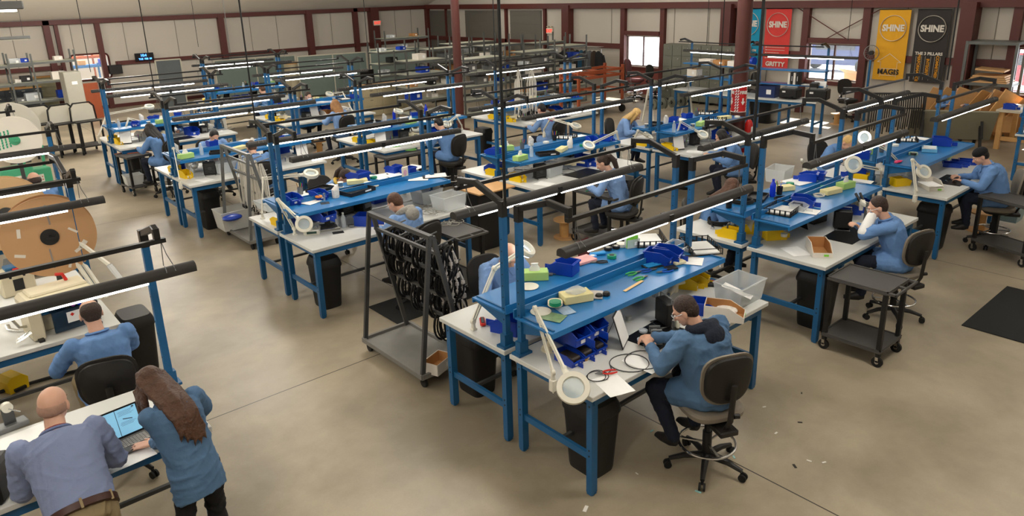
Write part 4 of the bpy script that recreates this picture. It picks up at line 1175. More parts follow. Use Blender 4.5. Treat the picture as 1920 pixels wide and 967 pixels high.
seated('person with a dark ponytail in a pale blue smock in the middle of the hall', 1130, 305, 1.4, 20, lean=20, hd=(14, 32, 0), hair='pony', hairm=hair_d, cloth=smock3, female=True, vox=.010, lh=(-.18, .46, .97), seat_lab='black drafting chair of the person with the dark ponytail')
seated('person with long curly dark hair beside the red pole', 1352, 256, 1.38, 48, lean=24, hd=(0, 32, 0), hair='long', hairm=hair_k, cloth=smock, female=True, vox=.010, seat_lab='black drafting chair of the curly haired person')
seated('person with long blond hair bent forward in the sunlit aisle', 1193, 214, 1.36, 200, lean=26, hd=(0, 40, 0), hair='long', hairm=hair_y, cloth=smock3, female=True, vox=.012, seat_lab='black drafting chair of the blond person')
seated('dark haired person in a blue smock working beside the green coils', 822, 232, 1.38, 12, lean=20, hd=(0, 30, 0), hair='short', hairm=hair_k, cloth=smock, vox=.012, seat_lab='black drafting chair beside the green coils')
seated('person with shoulder length light brown hair, back turned, at a far bench', 628, 196, 1.42, 8, lean=10, hd=(0, 16, 0), hair='long', hairm=mat('hair_light_brown', (150, 108, 66), .5, var=.3, scale=25), cloth=smock3, female=True, vox=.012, seat_lab='black drafting chair of the light brown haired person')
def mask(o, q):
    m = MB(); m.ball(q['h']((0, .085, -.045)), (.05, .035, .045), 12, 8, q['Rh']); m.build('face_mask', paper, o)
seated('person with dark hair and a white face mask behind a far shelf', 578, 181, 1.40, 180, lean=14, hd=(0, 20, 0), hair='short', hairm=hair_d, cloth=smock, vox=.014, extra=mask, seat_lab='black drafting chair of the masked person')
seated('dark haired person wearing a pink hood, back turned, near the orange cart', 1015, 205, 1.38, 8, lean=16, hd=(0, 22, 0), hair='short', hairm=hair_k, hood=mat('hood_pink', (214, 96, 140), .9), cloth=smock3, vox=.012, female=True, seat_lab='black drafting chair of the person in the pink hood')
seated('brown haired person in blue at the far bench before the green partitions', 491, 168, 1.40, 20, lean=16, hd=(0, 24, 0), hair='bun', hairm=hair_b, cloth=smock, vox=.014, seat_lab='black drafting chair before the green partitions')
seated('balding person half hidden behind the second brown reel at the left edge', 64, 338, 1.38, 10, lean=14, hd=(0, 20, 0), hair='fringe', hairm=hair_d, cloth=smock, vox=.012, seat_lab='black drafting chair behind the second brown reel')
# man behind the tilted board, seen from the front
PB = Vector((19.9, 6.3, 0))
person('dark haired person with an open blue smock over a white shirt behind the tilted board', PB, R(118), hip=(0, 0, .52), lean=8, hd=(0, 20, 0), lh=(-.2, .3, .82), rh=(.2, .3, .82), hair='short', hairm=hair_k, cloth=smock, vox=.014, feet=((-.15, .5, .08), (.15, .5, .08)),
       extra=lambda o, q: MB().ball(q['shc'] + q['fw'] * .10 - q['up'] * .05, (.06, .04, .10), 12, 8, Matrix((q['sd'], q['fw'], q['up'])).transposed()).build('undershirt', paper, o))
tag(MB().box((0, 0, .19), (.4, .4, .38), b=.02).build('low_stool', wood), 'low wooden stool under the person behind the tilted board', 'stool').location = (19.9, 6.3, 0)
# ------------------------------------------------------------------ near things on benches
bB = ('bin_blue_m', mk_bin(binblue, .15, .21, .11)); bBs = ('bin_blue_s', mk_bin(binblue, .11, .14, .075)); bBl = ('bin_blue_l', mk_bin(binblue, .21, .26, .17))
bY = ('bin_yel', mk_bin(binyel, .13, .24, .12)); ppr = ('paper', mk_paper()); ppb = ('paper_big', mk_paper(.4, .3)); 
def P(kv, px, py, z, rz, cat, label, group=None, scale=None): return put(kv[0], kv[1], px, py, z, rz, cat, label, group, scale)
GB = 'blue parts bins on the benches'; GY = 'yellow parts bins on the benches'
# front bench, shelf
disc = ('disc', lambda: MB().lathe([(.001, 0), (.085, 0), (.088, .003), (.085, .006), (.001, .006)], n=30).build('round_plate', white_m))
P(disc, 1014, 584, SZ, 0, 'plate', 'flat white round plate on the shelf of the front bench, left end')
P(('leaf1', mk_paper(.15, .2, mat('photo_card', (120, 150, 110), .4, var=.5, scale=20))), 1036, 594, SZ, 20, 'photo', 'greenish photo card in a clear sleeve on the front shelf')
P(('leaf2', mk_paper(.12, .15, mat('photo_card2', (150, 175, 200), .3, var=.4, scale=14))), 1061, 582, SZ, -15, 'photo', 'pale photo card lying beside the greenish one on the front shelf')
P(('tapec', mk_tape(mat('tape_cream', (226, 216, 188), .6), .062, .035)), 1041, 571, SZ, 0, 'tape', 'lower cream tape roll of the stack on the front shelf')
P(('tapew', mk_tape(mat('tape_cream', (226, 216, 188)), .062, .022)), 1041, 571, SZ + .036, 0, 'tape', 'upper cream tape roll of the stack on the front shelf')
P(('tapeg', mk_tape(green, .05, .03, green)), 1041, 571, SZ + .059, 0, 'tape', 'green tape roll topmost of the stack on the front shelf')
def mk_foambox():
    o = E_('parts_box'); MB().box((0, 0, .035), (.26, .15, .07), b=.004).build('box', mat('box_yellowish', (226, 216, 160), .7, var=.08), o, smooth=False)
    m = MB(); rnd = random.Random(8); m.loft([[Vector(((.10 + rnd.uniform(-.02, .02)) * math.cos(a) * s_, .06 * math.sin(a) * s_, z + rnd.uniform(0, .008))) for a in [2 * PI * k / 14 for k in range(14)]] for s_, z in ((1, .071), (.9, .09), (.3, .12))]); m.build('plastic_bag', clearp, o); return o
P(('foambox', mk_foambox), 1080, 562, SZ, -22, 'box', 'yellowish box under a clear plastic bag on the front shelf')
P(('notepad', lambda: MB().box((0, 0, .006), (.16, .22, .012), b=.002).build('notebook', mat('pad_grey', (196, 190, 186), .6))), 1106, 553, SZ, 40, 'notebook', 'grey and pink notepad behind the yellowish box')
for k, (x, y) in enumerate(((1123, 557), (1137, 553))):
    P(('blackpuck', lambda: MB().lathe([(.001, 0), (.03, 0), (.034, .012), (.026, .03), (.001, .034)], n=18).build('round_tin', blackp)), x, y, SZ, 0, 'tin', f'small black round tin on the front shelf, {"left" if k==0 else "right"} one of two')
P(('ruler', lambda: MB().box((0, 0, .002), (.30, .03, .004)).build('ruler', mat('ruler_wood', (222, 188, 130), .5))), 1188, 536, SZ, 8, 'ruler', 'pale wooden ruler on the front shelf')
P(('plg', mk_pliers(lgreen)), 1194, 511, SZ, -100, 'pliers', 'green handled pliers, the left pair on the front shelf')
P(('plg', mk_pliers(lgreen)), 1207, 520, SZ, -95, 'pliers', 'green handled pliers, the right pair nearest the ruler')
P(('plc', mk_pliers(mat('tool_blue', (30, 90, 190), .4))), 1222, 506, SZ, -110, 'shears', 'blue handled shears lying behind the green pliers')
P(('plc', mk_pliers(mat('tool_blue', (30, 90, 190), .4))), 1240, 510, SZ, 70, 'pliers', 'blue handled pliers between the shears and the blue bins')
def mk_stamp():
    o = E_('tool_pouch'); MB().box((0, 0, .004), (.22, .12, .008), b=.002).build('pad', blackp, o, smooth=False)
    m = MB()
    for q in (-.03, .0, .03): m.bar((-.10, q, .015), (.08, q, .015), .022, .014, b=.003)
    m.build('blue_strips', cyan, o, smooth=False); return o
P(('stamp', mk_stamp), 1226, 498, SZ, -12, 'pouch', 'black pad with bright blue strips on the front shelf')
P(bB, 1235, 491, SZ, 20, 'bin', 'blue open bin on the front shelf, left of two side by side', GB, 1.1)
P(bB, 1252, 485, SZ, 20, 'bin', 'blue open bin on the front shelf, right of two side by side', GB, 1.1)
P(('bin_clear', mk_bin(clearp, .16, .16, .08)), 1269, 468, SZ, 10, 'bin', 'clear plastic bin behind the blue bins on the front shelf')
P(('blackpad', lambda: MB().box((0, 0, .008), (.11, .08, .016), b=.003).build('flat_case', blackp)), 1258, 503, SZ, -20, 'case', 'small flat black case before the blue bins')
P(('sponge', lambda: MB().box((0, 0, .015), (.12, .07, .03), b=.006).build('sponge', mat('sponge_cream', (232, 224, 186), .9))), 1273, 494, SZ, -15, 'sponge', 'cream sponge on the front shelf beside the blue bins')
P(ppr, 1290, 488, SZ, 30, 'paper', 'white sheet at the right end of the front shelf')
P(('marker', lambda: MB().cyl((-.06, 0, .009), (.06, 0, .009), .008, n=10).build('marker_pen', blackp)), 1296, 481, SZ + .006, -40, 'marker', 'black marker lying on the white sheet of the front shelf')
P(('tray_k', mk_tray()), 1313, 466, SZ, -35, 'tray', 'black letter tray filled with white paper on the front shelf', None, 1.15)
# front bench, table top
for k, (x, y, z) in enumerate(((1075, 634, TZ + .142), (1100, 620, TZ + .142), (1075, 640, TZ), (1100, 626, TZ))):
    P(bBl, x, y, z, 0, 'bin', f'large blue bin under the front shelf, {["upper left","upper right","lower left","lower right"][k]} of four stacked', GB, (1, 1, .8))
for k, (x, y) in enumerate(((1066, 672), (1088, 660), (1110, 648))):
    P(('bin_parts', lambda: (lambda o: (MB().box((0, -.01, .05), (.10, .16, .04), b=.01).build('small_parts', mat('parts_dark', (50, 42, 38), .5, var=.6, scale=60), o), o)[1])(mk_bin(binblue, .12, .2, .08)())), x, y + 5, TZ, 0, 'bin', f'low blue bin holding dark small parts on the front bench, {["left","middle","right"][k]} of three', 'blue bins with dark parts')
P(('fan', mk_hourglass_fan), 1030, 655, TZ, 30, 'fan', 'cream desk fan behind the magnifier arm of the front bench', None, .95)
P(('easel', mk_easel), 1163, 645, TZ, 28, 'stand', 'black stand holding a white sheet upright on the front bench')
P(('spoolw', mk_spool()), 1178, 601, TZ, 0, 'spool', 'small white spool standing behind the document stand')
P(('matk', mk_board(.50, .34, mat('mat_black', (14, 14, 16), .35))), 1232, 628, TZ, 4, 'mat', 'black work mat under the vise on the front bench')
for k, (x, y, l_) in enumerate(((1206, 622, 'empty clear'), (1203, 639, 'clear with a dark part'))):
    P(('petri', lambda: (lambda o: (MB().lathe([(.001, .002), (.036, .002), (.038, .02), (.036, .02), (.034, .005), (.001, .004)], n=24, cap=False).build('dish', mat('frosted', (200, 206, 214), .3, var=0, alpha=.75), o), o)[1])(E_('petri_dish'))), x, y, TZ + .006, 0, 'dish', f'small round dish, {l_}, on the black mat')
P(('vise', mk_vise), 1228, 640, TZ + .006, -40, 'vise', 'small grey bench vise between the hands of the hooded person')
P(('tincan', lambda: (lambda o: (MB().lathe([(.026, 0), (.026, .066), (.022, .068)], n=18).build('can', tin, o), MB().lathe([(.018, .068), (.018, .072), (.001, .072)], n=14).build('lid', white_m, o), o)[2])(E_('solder_spool'))), 1262, 612, TZ + .006, 0, 'can', 'silver solder spool behind the vise')
P(('btc', mk_bottle(mat('bottle_white', (225, 222, 200), .4), white_m, .08, .016)), 1271, 614, TZ + .006, 0, 'bottle', 'tiny white bottle beside the silver solder spool')
P(('ext', mk_extractor), 1247, 606, TZ, 70, 'extractor', 'black fume extractor with a wire handle on the front bench')
P(('psu', mk_psu), 1182, 562, TZ, 88, 'power unit', 'black ribbed power unit under the front shelf', None, 1.35)
P(('btl_clear', mk_bottle(mat('pet', (220, 230, 235), .1, var=0, alpha=.4), white_m, .2, .032)), 1228, 556, TZ, 0, 'bottle', 'clear water bottle under the front shelf')
P(('hg', mk_heatgun), 1262, 545, TZ + .06, 30, 'heat gun', 'cream heat gun standing behind the hooded person')
P(bY, 1284, 538, TZ, 30, 'bin', 'yellow bin under the front shelf, left of two', GY)
P(bY, 1304, 532, TZ, 30, 'bin', 'yellow bin under the front shelf, right of two', GY)
P(bB, 1322, 586, TZ, 30, 'bin', 'blue open bin right of the hooded person', GB)
P(('coil_s', mk_coil(.06, .003, 3, steel, 5)), 1340, 594, TZ, 10, 'cable', 'small grey cable coil with a metal connector right of the hooded person')
P(('meter', lambda: (lambda o: (MB().box((0, 0, .02), (.1, .17, .04), b=.01).build('case', blackp, o), MB().sweep([(-.03, -.05, .045), (0, .0, .055), (.03, .05, .045)], .006, 6).build('lead', red, o), o)[2])(E_('multimeter'))), 1336, 535, TZ, 40, 'meter', 'black meter with a red lead at the right end of the front bench')
o = P(('tote', mk_tote()), 1385, 562, TZ, 0, 'tote', 'clear plastic tote holding papers on the right end of the front bench', 'clear plastic totes')
P(ppr, 1383, 545, TZ + .13, 30, 'paper', 'white sheet standing in the clear tote of the front bench').rotation_euler = (R(18), R(12), .4)
P(('clothbag', lambda: MB().ball((0, 0, .05), (.14, .09, .05), 14, 8).build('rolled_cloth', mat('cloth_grey', (110, 120, 134), .9, bump=.5))), 1390, 562, TZ + .01, 20, 'cloth', 'grey rolled cloth inside the clear tote of the front bench')
P(('cbin', mk_box(.20, .34, .13, cardw, card, 'bin_box', True)), 1358, 594, TZ, 28, 'box', 'white cardboard bin box with a green sticker on the front bench')
P(('wadbag', lambda: MB().ball((0, 0, .03), (.07, .10, .035), 10, 6).build('plastic_bag', mat('bag_white', (226, 222, 214), .3, var=.2, scale=30, bump=1, bscale=40))), 1362, 586, TZ + .012, 28, 'bag', 'crumpled white plastic bag inside the white cardboard bin box')
P(('coil1', mk_coil(.15, .0045, 1, dsteel, 2)), 1183, 682, TZ, 150, 'cable', 'grey cable loop at the hooded person left hand, larger one', None)
P(('coil1', mk_coil(.15, .0045, 1, dsteel, 2)), 1203, 676, TZ + .008, 10, 'cable', 'grey cable loop lying over the larger one')
P(ppb, 1222, 672, TZ, 2, 'paper', 'white sheet under the grey cable loops')
P(ppr, 1150, 722, TZ, -18, 'paper', 'white sheet at the near left corner of the front bench')
P(('coil2', mk_coil(.085, .003, 2, blackp, 6, False)), 1120, 706, TZ + .004, 10, 'cable', 'thin black cable loop under the red cutter')
P(('plr', mk_pliers(red)), 1128, 700, TZ + .012, 60, 'pliers', 'red handled cutter on the front bench, near left corner')
for k, (x, y) in enumerate(((1083, 678), (1096, 674))):
    P(('dish2', lambda: MB().lathe([(.001, 0), (.03, 0), (.034, .022), (.001, .02)], n=20).build('small_dish', mat('amber', (196, 160, 104), .4, alpha=.9))), x, y, TZ, 0, 'dish', f'small amber dish at the foot of the magnifier arm, {"left" if k==0 else "right"}')
magnifier(at(1037, 715, TZ), at(1003, 578, 1.34), at(1075, 727, 1.0), (-.45, -.45, .75), 'white magnifier lamp clamped to the near left corner of the front bench', False, .125)
# grey haired person's bench
P(disc, 992, 537, SZ, 0, 'plate', 'flat white round plate on the shelf before the grey haired person')
P(('tissg', mk_tissue(mat('tissue_green', (170, 208, 120), .6))), 1003, 522, SZ, -38, 'tissue box', 'green tissue box on the shelf before the grey haired person')
P(('caliper', lambda: (lambda m: m.build('caliper', steel))(MB().box((0, 0, .006), (.2, .016, .008)).box((-.08, -.02, .006), (.03, .06, .008)).box((-.02, -.015, .008), (.05, .04, .012)))), 1035, 514, SZ, -40, 'caliper', 'steel caliper beside the green tissue box')
P(bB, 1058, 510, SZ, 200, 'bin', 'blue bin on the shelf right of the green tissue box', GB)
P(('brush', lambda: MB().sweep([(-.07, 0, .03), (0, 0, .035), (.07, 0, .02)], [.012, .025, .01], 10).build('glue_gun', blackp)), 1077, 503, SZ, 60, 'tool', 'black rounded tool right of the blue bin before the grey haired person')
P(('pinkbook', lambda: MB().box((0, 0, .012), (.22, .16, .024), b=.003).build('notebook', mat('note_pink', (216, 160, 160), .6, var=.3, scale=9))), 1094, 489, SZ, -5, 'notebook', 'pink and white notebook on the shelf before the grey haired person')
P(('plk', mk_pliers(blackp)), 1116, 492, SZ, 50, 'pliers', 'black handled pliers right of the pink notebook')
P(('tapeblue', mk_tape(mat('tape_blue', (80, 150, 220), .4), .04, .02)), 1111, 482, SZ, 0, 'tape', 'pale blue tape roll behind the pink notebook')
P(('bluecase', lambda: MB().box((0, 0, .012), (.16, .05, .024), b=.006).build('blue_case', cyan)), 1121, 477, SZ, -30, 'case', 'bright blue flat case behind the pink notebook')
P(('tapeg2', mk_tape(green, .045, .03, blackp)), 1147, 483, SZ, 0, 'tape', 'green and black reel on the far shelf of the front pair')
P(('tapek', mk_tape(blackp, .04, .028, tin)), 1155, 465, SZ, 0, 'tape', 'black tape roll behind the green and black reel')
P(('tapek', mk_tape(blackp, .04, .028, tin)), 1140, 468, SZ, 0, 'tape', 'black tape roll left of its twin behind the green reel')
P(('tapewh', mk_tape(white_m, .055, .03)), 1166, 461, SZ, 0, 'tape', 'white tape roll on the far shelf of the front pair')
P(('holder', mk_box(.14, .06, .09, clearp, clearp, 'card_holder')), 1185, 463, SZ, -20, 'holder', 'clear card holder with a bright green card')
P(('gcard', lambda: MB().box((0, 0, .06), (.13, .004, .12)).build('green_card', mat('card_green', (130, 205, 70), .5, var=.4, scale=20))), 1185, 463, SZ + .01, -20, 'card', 'bright green card standing in the clear card holder')
P(('tray_k', mk_tray()), 1217, 452, SZ, 140, 'tray', 'black tray with white paper at the right end of the far front shelf', None, 1.15)
P(('cutr', lambda: (lambda o: (MB().box((0, 0, .018), (.05, .16, .03), b=.012).build('grip', red, o), MB().box((0, 0, .03), (.03, .12, .016), b=.006).build('inlay', blackp, o), o)[2])(E_('box_cutter'))), 905, 606, TZ, -35, 'cutter', 'red and black cutting tool on the bare left end of the far front bench')
P(bBl, 955, 618, TZ, 200, 'bin', 'large blue bin behind the left uprights of the front pair, left one', GB)
P(bBl, 990, 602, TZ, 200, 'bin', 'large blue bin behind the left uprights of the front pair, right one', GB)
P(ppb, 1012, 566, TZ, 0, 'paper', 'white sheet on the table before the grey haired person, left one')
P(('drawing', mk_paper(.5, .36, mat('drawing', (214, 210, 208), .7, var=.25, scale=9))), 1080, 534, TZ, 5, 'drawing', 'large line drawing spread on the table of the grey haired person')
P(('ext', mk_extractor), 1168, 505, TZ, 190, 'extractor', 'black fume extractor between the two front shelves')
P(('binderk', mk_board(.22, .3, mat('board_maroon', (84, 24, 30), .5))), 1095, 474, TZ + .14, 0, 'board', 'dark maroon board standing behind the far front shelf').rotation_euler = (R(80), 0, R(8))
magnifier(at(888, 618, TZ), at(927, 503, 1.42), at(985, 466, 1.40), (-.3, .55, -.8), 'lit white magnifier lamp over the hands of the grey haired person', True)
# microscope bench (right of the front bench)
P(bY, 1452, 447, TZ, 55, 'bin', 'yellow bin beside the upright of the microscope bench, nearer one', GY)
P(bY, 1393, 435, TZ, 215, 'bin', 'yellow bin beside the upright of the microscope bench, farther one', GY)
for k in range(3): P(('cuptub', lambda: MB().lathe([(.034, 0), (.038, .035), (.04, .036), (.001, .034)], n=20).build('round_tub', mat('tub_white', (218, 214, 200), .5, alpha=.95))), 1470, 443, TZ + .037 * k, 0, 'tub', f'small whitish round tub by the yellow bin, {["lowest","middle","topmost"][k]} of three stacked', None)
P(('cbin', mk_box(.20, .34, .13, cardw, card, 'bin_box', True)), 1535, 473, TZ, -50, 'box', 'white cardboard bin box with brown inside on the microscope bench')
P(ppr, 1492, 471, TZ, -30, 'paper', 'white sheet at the near corner of the microscope bench')
P(('matk2', mk_board(.62, .36, mat('mat_black', (14, 14, 16)))), 1590, 440, TZ, 2, 'mat', 'black work mat before the person at the microscope')
P(('ext', mk_extractor), 1578, 428, TZ + .006, 120, 'extractor', 'black fume extractor on its wire stand beside the microscope')
P(('scope', mk_scope), 1614, 420, TZ + .006, 150, 'microscope', 'white microscope before the seated person')
P(('psu', mk_psu), 1528, 416, TZ, 80, 'power unit', 'black power unit under the shelf of the microscope bench', None, 1.3)
P(('easel', mk_easel), 1497, 428, TZ, 70, 'stand', 'black stand holding an upright sheet on the microscope bench')
P(('hg', mk_heatgun), 1603, 385, TZ + .1, 100, 'heat gun', 'cream heat gun propped behind the microscope')
P(bBl, 1592, 398, TZ, 30, 'bin', 'large blue bin under the right end of the microscope shelf, left one', GB)
P(bBl, 1614, 392, TZ, 30, 'bin', 'large blue bin under the right end of the microscope shelf, right one', GB)
P(('tray_k', mk_tray()), 1468, 396, SZ, 100, 'tray', 'black tray with white paper at the left end of the microscope shelf', None, 1.15)
P(bB, 1505, 385, SZ, 20, 'bin', 'blue bin on the shelf of the microscope bench', GB)
P(('bin_clear', mk_bin(clearp, .16, .16, .08)), 1497, 393, SZ, 10, 'bin', 'clear bin before the blue bin of the microscope shelf')
P(('coilk', mk_coil(.10, .006, 4, rubber, 9, False)), 1468, 374, SZ, 10, 'cable', 'black cable coil on the microscope shelf')
P(('tissg', mk_tissue(mat('tissue_green', (170, 208, 120), .6))), 1585, 352, SZ, -10, 'tissue box', 'green tissue box on the right part of the microscope shelf')
P(('ybook', lambda: MB().box((0, 0, .03), (.28, .12, .06), b=.004).build('flat_box', mat('box_yellowish', (226, 216, 160)))), 1558, 362, SZ, -12, 'box', 'yellowish flat box on the microscope shelf')
P(ppr, 1512, 395, SZ, 10, 'paper', 'white sheet on the edge of the microscope shelf')
P(ppr, 1614, 340, SZ, 10, 'paper', 'white sheet at the right end of the microscope shelf')
P(('tapeg', mk_tape(green, .05, .03, green)), 1545, 353, SZ, 0, 'tape', 'green tape roll on the microscope shelf')
P(('coilw', mk_coil(.07, .005, 3, white_m, 4, False)), 1536, 367, SZ, 0, 'cable', 'white cable coil on the microscope shelf')
P(('tote', mk_tote()), 1460, 338, TZ + .0, 10, 'tote', 'clear plastic tote on the far side of the microscope bench', 'clear plastic totes')
P(('btb', mk_bottle(bottleb, bottleb, .22, .036)), 1448, 368, SZ, 0, 'bottle', 'blue bottle on the shelf behind the microscope bench')
P(('cup1', mk_cup(seed=3)), 1461, 364, SZ, 0, 'cup', 'black pen cup beside the blue bottle')
P(bBs, 1515, 338, SZ, 200, 'bin', 'small blue bin on the far shelf behind the microscope bench', GB, 1.5)
P(('tapeg', mk_tape(green, .05, .03, green)), 1520, 338, SZ + .0, 0, 'tape', 'green tape roll beside the small blue bin on the far shelf')
P(('coilbig', mk_coil(.16, .011, 6, rubber, 12)), 1350, 418, TZ, 170, 'cable', 'big coil of thick black cable on the bench of the long haired person')
P(('coilbig2', mk_coil(.15, .008, 6, rubber, 14)), 1388, 378, SZ, 100, 'cable', 'coil of black cable on the end of the far shelf before the long haired person')
P(('ppl', mk_spool(mat('spool_dark', (92, 90, 90), .5), .09, .12)), 1398, 408, TZ, 0, 'spool', 'grey ribbed spool beside the yellow bins of the microscope bench')
P(('redplug', lambda: MB().box((0, 0, .02), (.07, .05, .04), b=.01).build('red_connector', red)), 1428, 428, TZ, 20, 'connector', 'red plug lying under the shelf of the microscope bench')
magnifier(at(1650, 360, TZ), at(1652, 318, 1.42), at(1600, 308, 1.56), (-.55, -.6, .25), 'white magnifier lamp raised high before the microscope bench uprights', False, .11)
magnifier(at(1700, 330, TZ), at(1662, 280, 1.45), at(1620, 258, 1.62), (-.55, -.6, .25), 'lit white ring lamp shining before the person bent behind it', True, .10)
# right hand bench of the dark cap
P(bY, 1687, 347, TZ, 60, 'bin', 'yellow bin with a black cord at the left end of the dark cap bench', GY)
magnifier(at(1716, 368, TZ), at(1711, 300, 1.40), at(1732, 322, 1.22), (-.4, -.6, .5), 'white magnifier lamp folded over the dark cap bench', False)
P(('cbin2', mk_box(.20, .34, .13, cardw, cardw, 'bin_box', True)), 1745, 353, TZ, -45, 'box', 'white cardboard bin box with a paper on the dark cap bench')
P(ppr, 1745, 345, TZ + .12, -40, 'paper', 'white sheet sticking out of the bin box on the dark cap bench')
P(('matk2', mk_board(.62, .36, mat('mat_black', (14, 14, 16)))), 1787, 338, TZ, 2, 'mat', 'black mat with silver parts before the dark cap')
for k in range(5):
    P(('silverpart', lambda: MB().sweep([(-.05, 0, .01), (0, .015, .012), (.05, 0, .01)], [.006, .012, .004], 6).build('metal_part', tin)), 1775 + k * 7, 340 - (k % 2) * 5, TZ + .006, 30 + k * 8, 'part', f'silver metal part on the black mat of the dark cap bench, {["first","second","third","fourth","fifth"][k]} from the left')
for k, (x, y) in enumerate(((1785, 312), (1800, 308), (1815, 306))):
    P(bB, x, y, TZ, 20, 'bin', f'low blue bin behind the black mat of the dark cap, {["left","middle","right"][k]} of three', GB, (1.1, 1.2, .6))
P(('hangglove', lambda: MB().sweep([(0, 0, .14), (.01, -.01, .08), (-.01, 0, 0)], [.02, .035, .022], 8).build('pale_green_pliers', mat('pale_green', (196, 220, 170), .6))), 1779, 300, TZ + .16, 0, 'glove', 'pale green glove hanging from the shelf of the dark cap bench')
P(('pinkfoil', lambda: MB().sweep([(-.11, 0, .01), (-.03, 0, .02), (.05, 0, .016), (.13, 0, .006)], [.02, .05, .03, .006], 8, flat=.3).build('pink_pouch', mat('pink_foil', (236, 40, 110), .3))), 1685, 304, SZ, 0, 'pouch', 'hot pink pouch at the left end of the dark cap shelf')
P(('tapec', mk_tape(mat('tape_cream', (226, 216, 188)), .062, .035)), 1712, 290, SZ, 0, 'tape', 'cream tape roll at the bottom of the stack on the dark cap shelf')
P(('tapeg', mk_tape(green, .05, .03, green)), 1712, 290, SZ + .036, 0, 'tape', 'green tape roll in the stack on the dark cap shelf')
P(('tapek', mk_tape(blackp, .04, .028, tin)), 1712, 290, SZ + .067, 0, 'tape', 'black tape roll topmost of the stack on the dark cap shelf')
P(('bluetray', mk_box(.3, .2, .05, mat('tray_cyan', (110, 180, 220), .4), paper, 'low_box')), 1742, 282, SZ, 20, 'box', 'pale blue low box with white papers on the dark cap shelf')
P(bB, 1765, 272, SZ, 20, 'bin', 'blue bin at the right end of the dark cap shelf', GB, 1.2)
P(ppb, 1688, 322, TZ, 60, 'paper', 'white sheet under the left end of the dark cap shelf')
# bench of the grey hood
P(('scale', lambda: (lambda o: (MB().box((0, 0, .03), (.2, .22, .06), b=.01).build('case', white_m, o), MB().box((0, -.112, .035), (.12, .004, .03)).build('display', mat('lcd', (40, 70, 60), .3), o), MB().box((0, .02, .065), (.16, .14, .008)).build('pan', tin, o), o)[3])(E_('bench_scale'))), 586, 436, TZ, -30, 'scale', 'white bench scale under the magnifier of the grey hood bench')
def mk_gauge():
    o = E_('pull_tester'); MB().box((0, 0, .015), (.26, .22, .03), b=.006).build('base', tin, o); MB().box((0, .0, .033), (.2, .16, .006)).build('pad', blackp, o)
    MB().cyl((0, .03, .03), (0, .03, .42), .011, n=12).build('column', chrome, o); MB().box((0, .03, .22), (.12, .12, .16), b=.01).build('head', blackp, o); MB().box((0, -.033, .22), (.07, .004, .10)).build('data_plate', paper, o); MB().box((0, .0, .08), (.06, .08, .05), b=.005).build('slide', blackp, o); return o
P(('gauge', mk_gauge), 615, 428, TZ, -20, 'instrument', 'black height gauge on a chrome column on the grey hood bench', None, 1.1)
P(('btl_clear', mk_bottle(mat('pet', (220, 230, 235)), white_m, .2, .032)), 632, 424, TZ, 0, 'bottle', 'clear spray bottle left of the labelled water bottle')
P(('btl_clear', mk_bottle(mat('pet', (220, 230, 235)), white_m, .2, .032)), 645, 426, TZ, 0, 'bottle', 'clear water bottle on the grey hood bench, right of the spray bottle')
P(('wallet', mk_board(.14, .09, blackp)), 634, 436, TZ, -20, 'case', 'black flat case before the water bottles')
P(('coil_s', mk_coil(.06, .003, 3, steel, 5)), 662, 424, TZ, 60, 'cable', 'small loop of grey cable on the grey hood bench')
P(('ext', mk_extractor), 650, 402, TZ, 10, 'extractor', 'black fume extractor under the shelf of the grey hood bench')
P(('psu', mk_psu), 677, 395, TZ, 20, 'power unit', 'black power unit beside the extractor of the grey hood bench')
P(bBl, 688, 420, TZ, 40, 'bin', 'blue bin left of the person with the grey hood', GB)
for k, (x, y) in enumerate(((560, 418), (575, 410), (592, 404), (606, 410))):
    P(bBl, x, y, TZ + (.17 if k > 1 else 0), 10, 'bin', f'large blue bin under the grey hood shelf, {["first","second","third","fourth"][k]} from the left upright', GB)
for k in range(9):
    P(('harness', mk_coil(.09, .005, 1, mat('cable_grey', (150, 148, 140), .5), 21, True)), 792 + (k % 5) * 10, 392 + (k // 5) * 7 - (k % 3) * 2, TZ + .01 * (k % 4), 40 * k, 'cable', f'grey cable in the pile right of the grey hood, {["on the far left","left","left of centre","in the centre","right of centre","in front left","in front","in front right","on top"][k]}', 'grey cables piled on the grey hood bench')
P(('tote', mk_tote()), 801, 378, TZ, 5, 'tote', 'clear tote with dark contents and a pink tag on the grey hood bench', 'clear plastic totes', .92)
P(('darkstuff', lambda: MB().ball((0, 0, .06), (.14, .1, .06), 12, 8).build('dark_cloth', blackc)), 801, 378, TZ + .01, 0, 'cloth', 'dark cloth inside the clear tote with the pink tag')
P(('tote', mk_tote()), 842, 390, TZ, 5, 'tote', 'empty clear tote with an orange tag at the end of the grey hood bench', 'clear plastic totes')
P(bBs, 548, 380, SZ, 10, 'bin', 'blue bin with pens at the left end of the grey hood shelf', GB, 1.5)
P(bBs, 598, 371, SZ, 10, 'bin', 'blue bin with orange parts on the grey hood shelf', GB, 1.4)
P(('orangeparts', lambda: MB().ball((0, 0, .02), (.05, .05, .02), 10, 6).build('parts_heap', mat('amber2', (206, 130, 60), .6, var=.4, scale=60))), 598, 371, SZ + .03, 0, 'parts', 'orange small parts in the blue bin of the grey hood shelf')
P(ppr, 578, 378, SZ, 20, 'paper', 'white card on the grey hood shelf between two blue bins')
P(('spraywhite', lambda: MB().sweep([(0, 0, 0), (0, 0, .1), (.03, 0, .16)], [.045, .05, .02], 12).build('white_pouch', mat('bag_white', (226, 222, 214)))), 630, 370, SZ, 0, 'bag', 'white pouch standing on the grey hood shelf')
P(('orgtray', mk_box(.42, .26, .05, blackp, blackp, 'organizer_tray')), 670, 360, SZ, 12, 'tray', 'wide black organizer tray on the grey hood shelf')
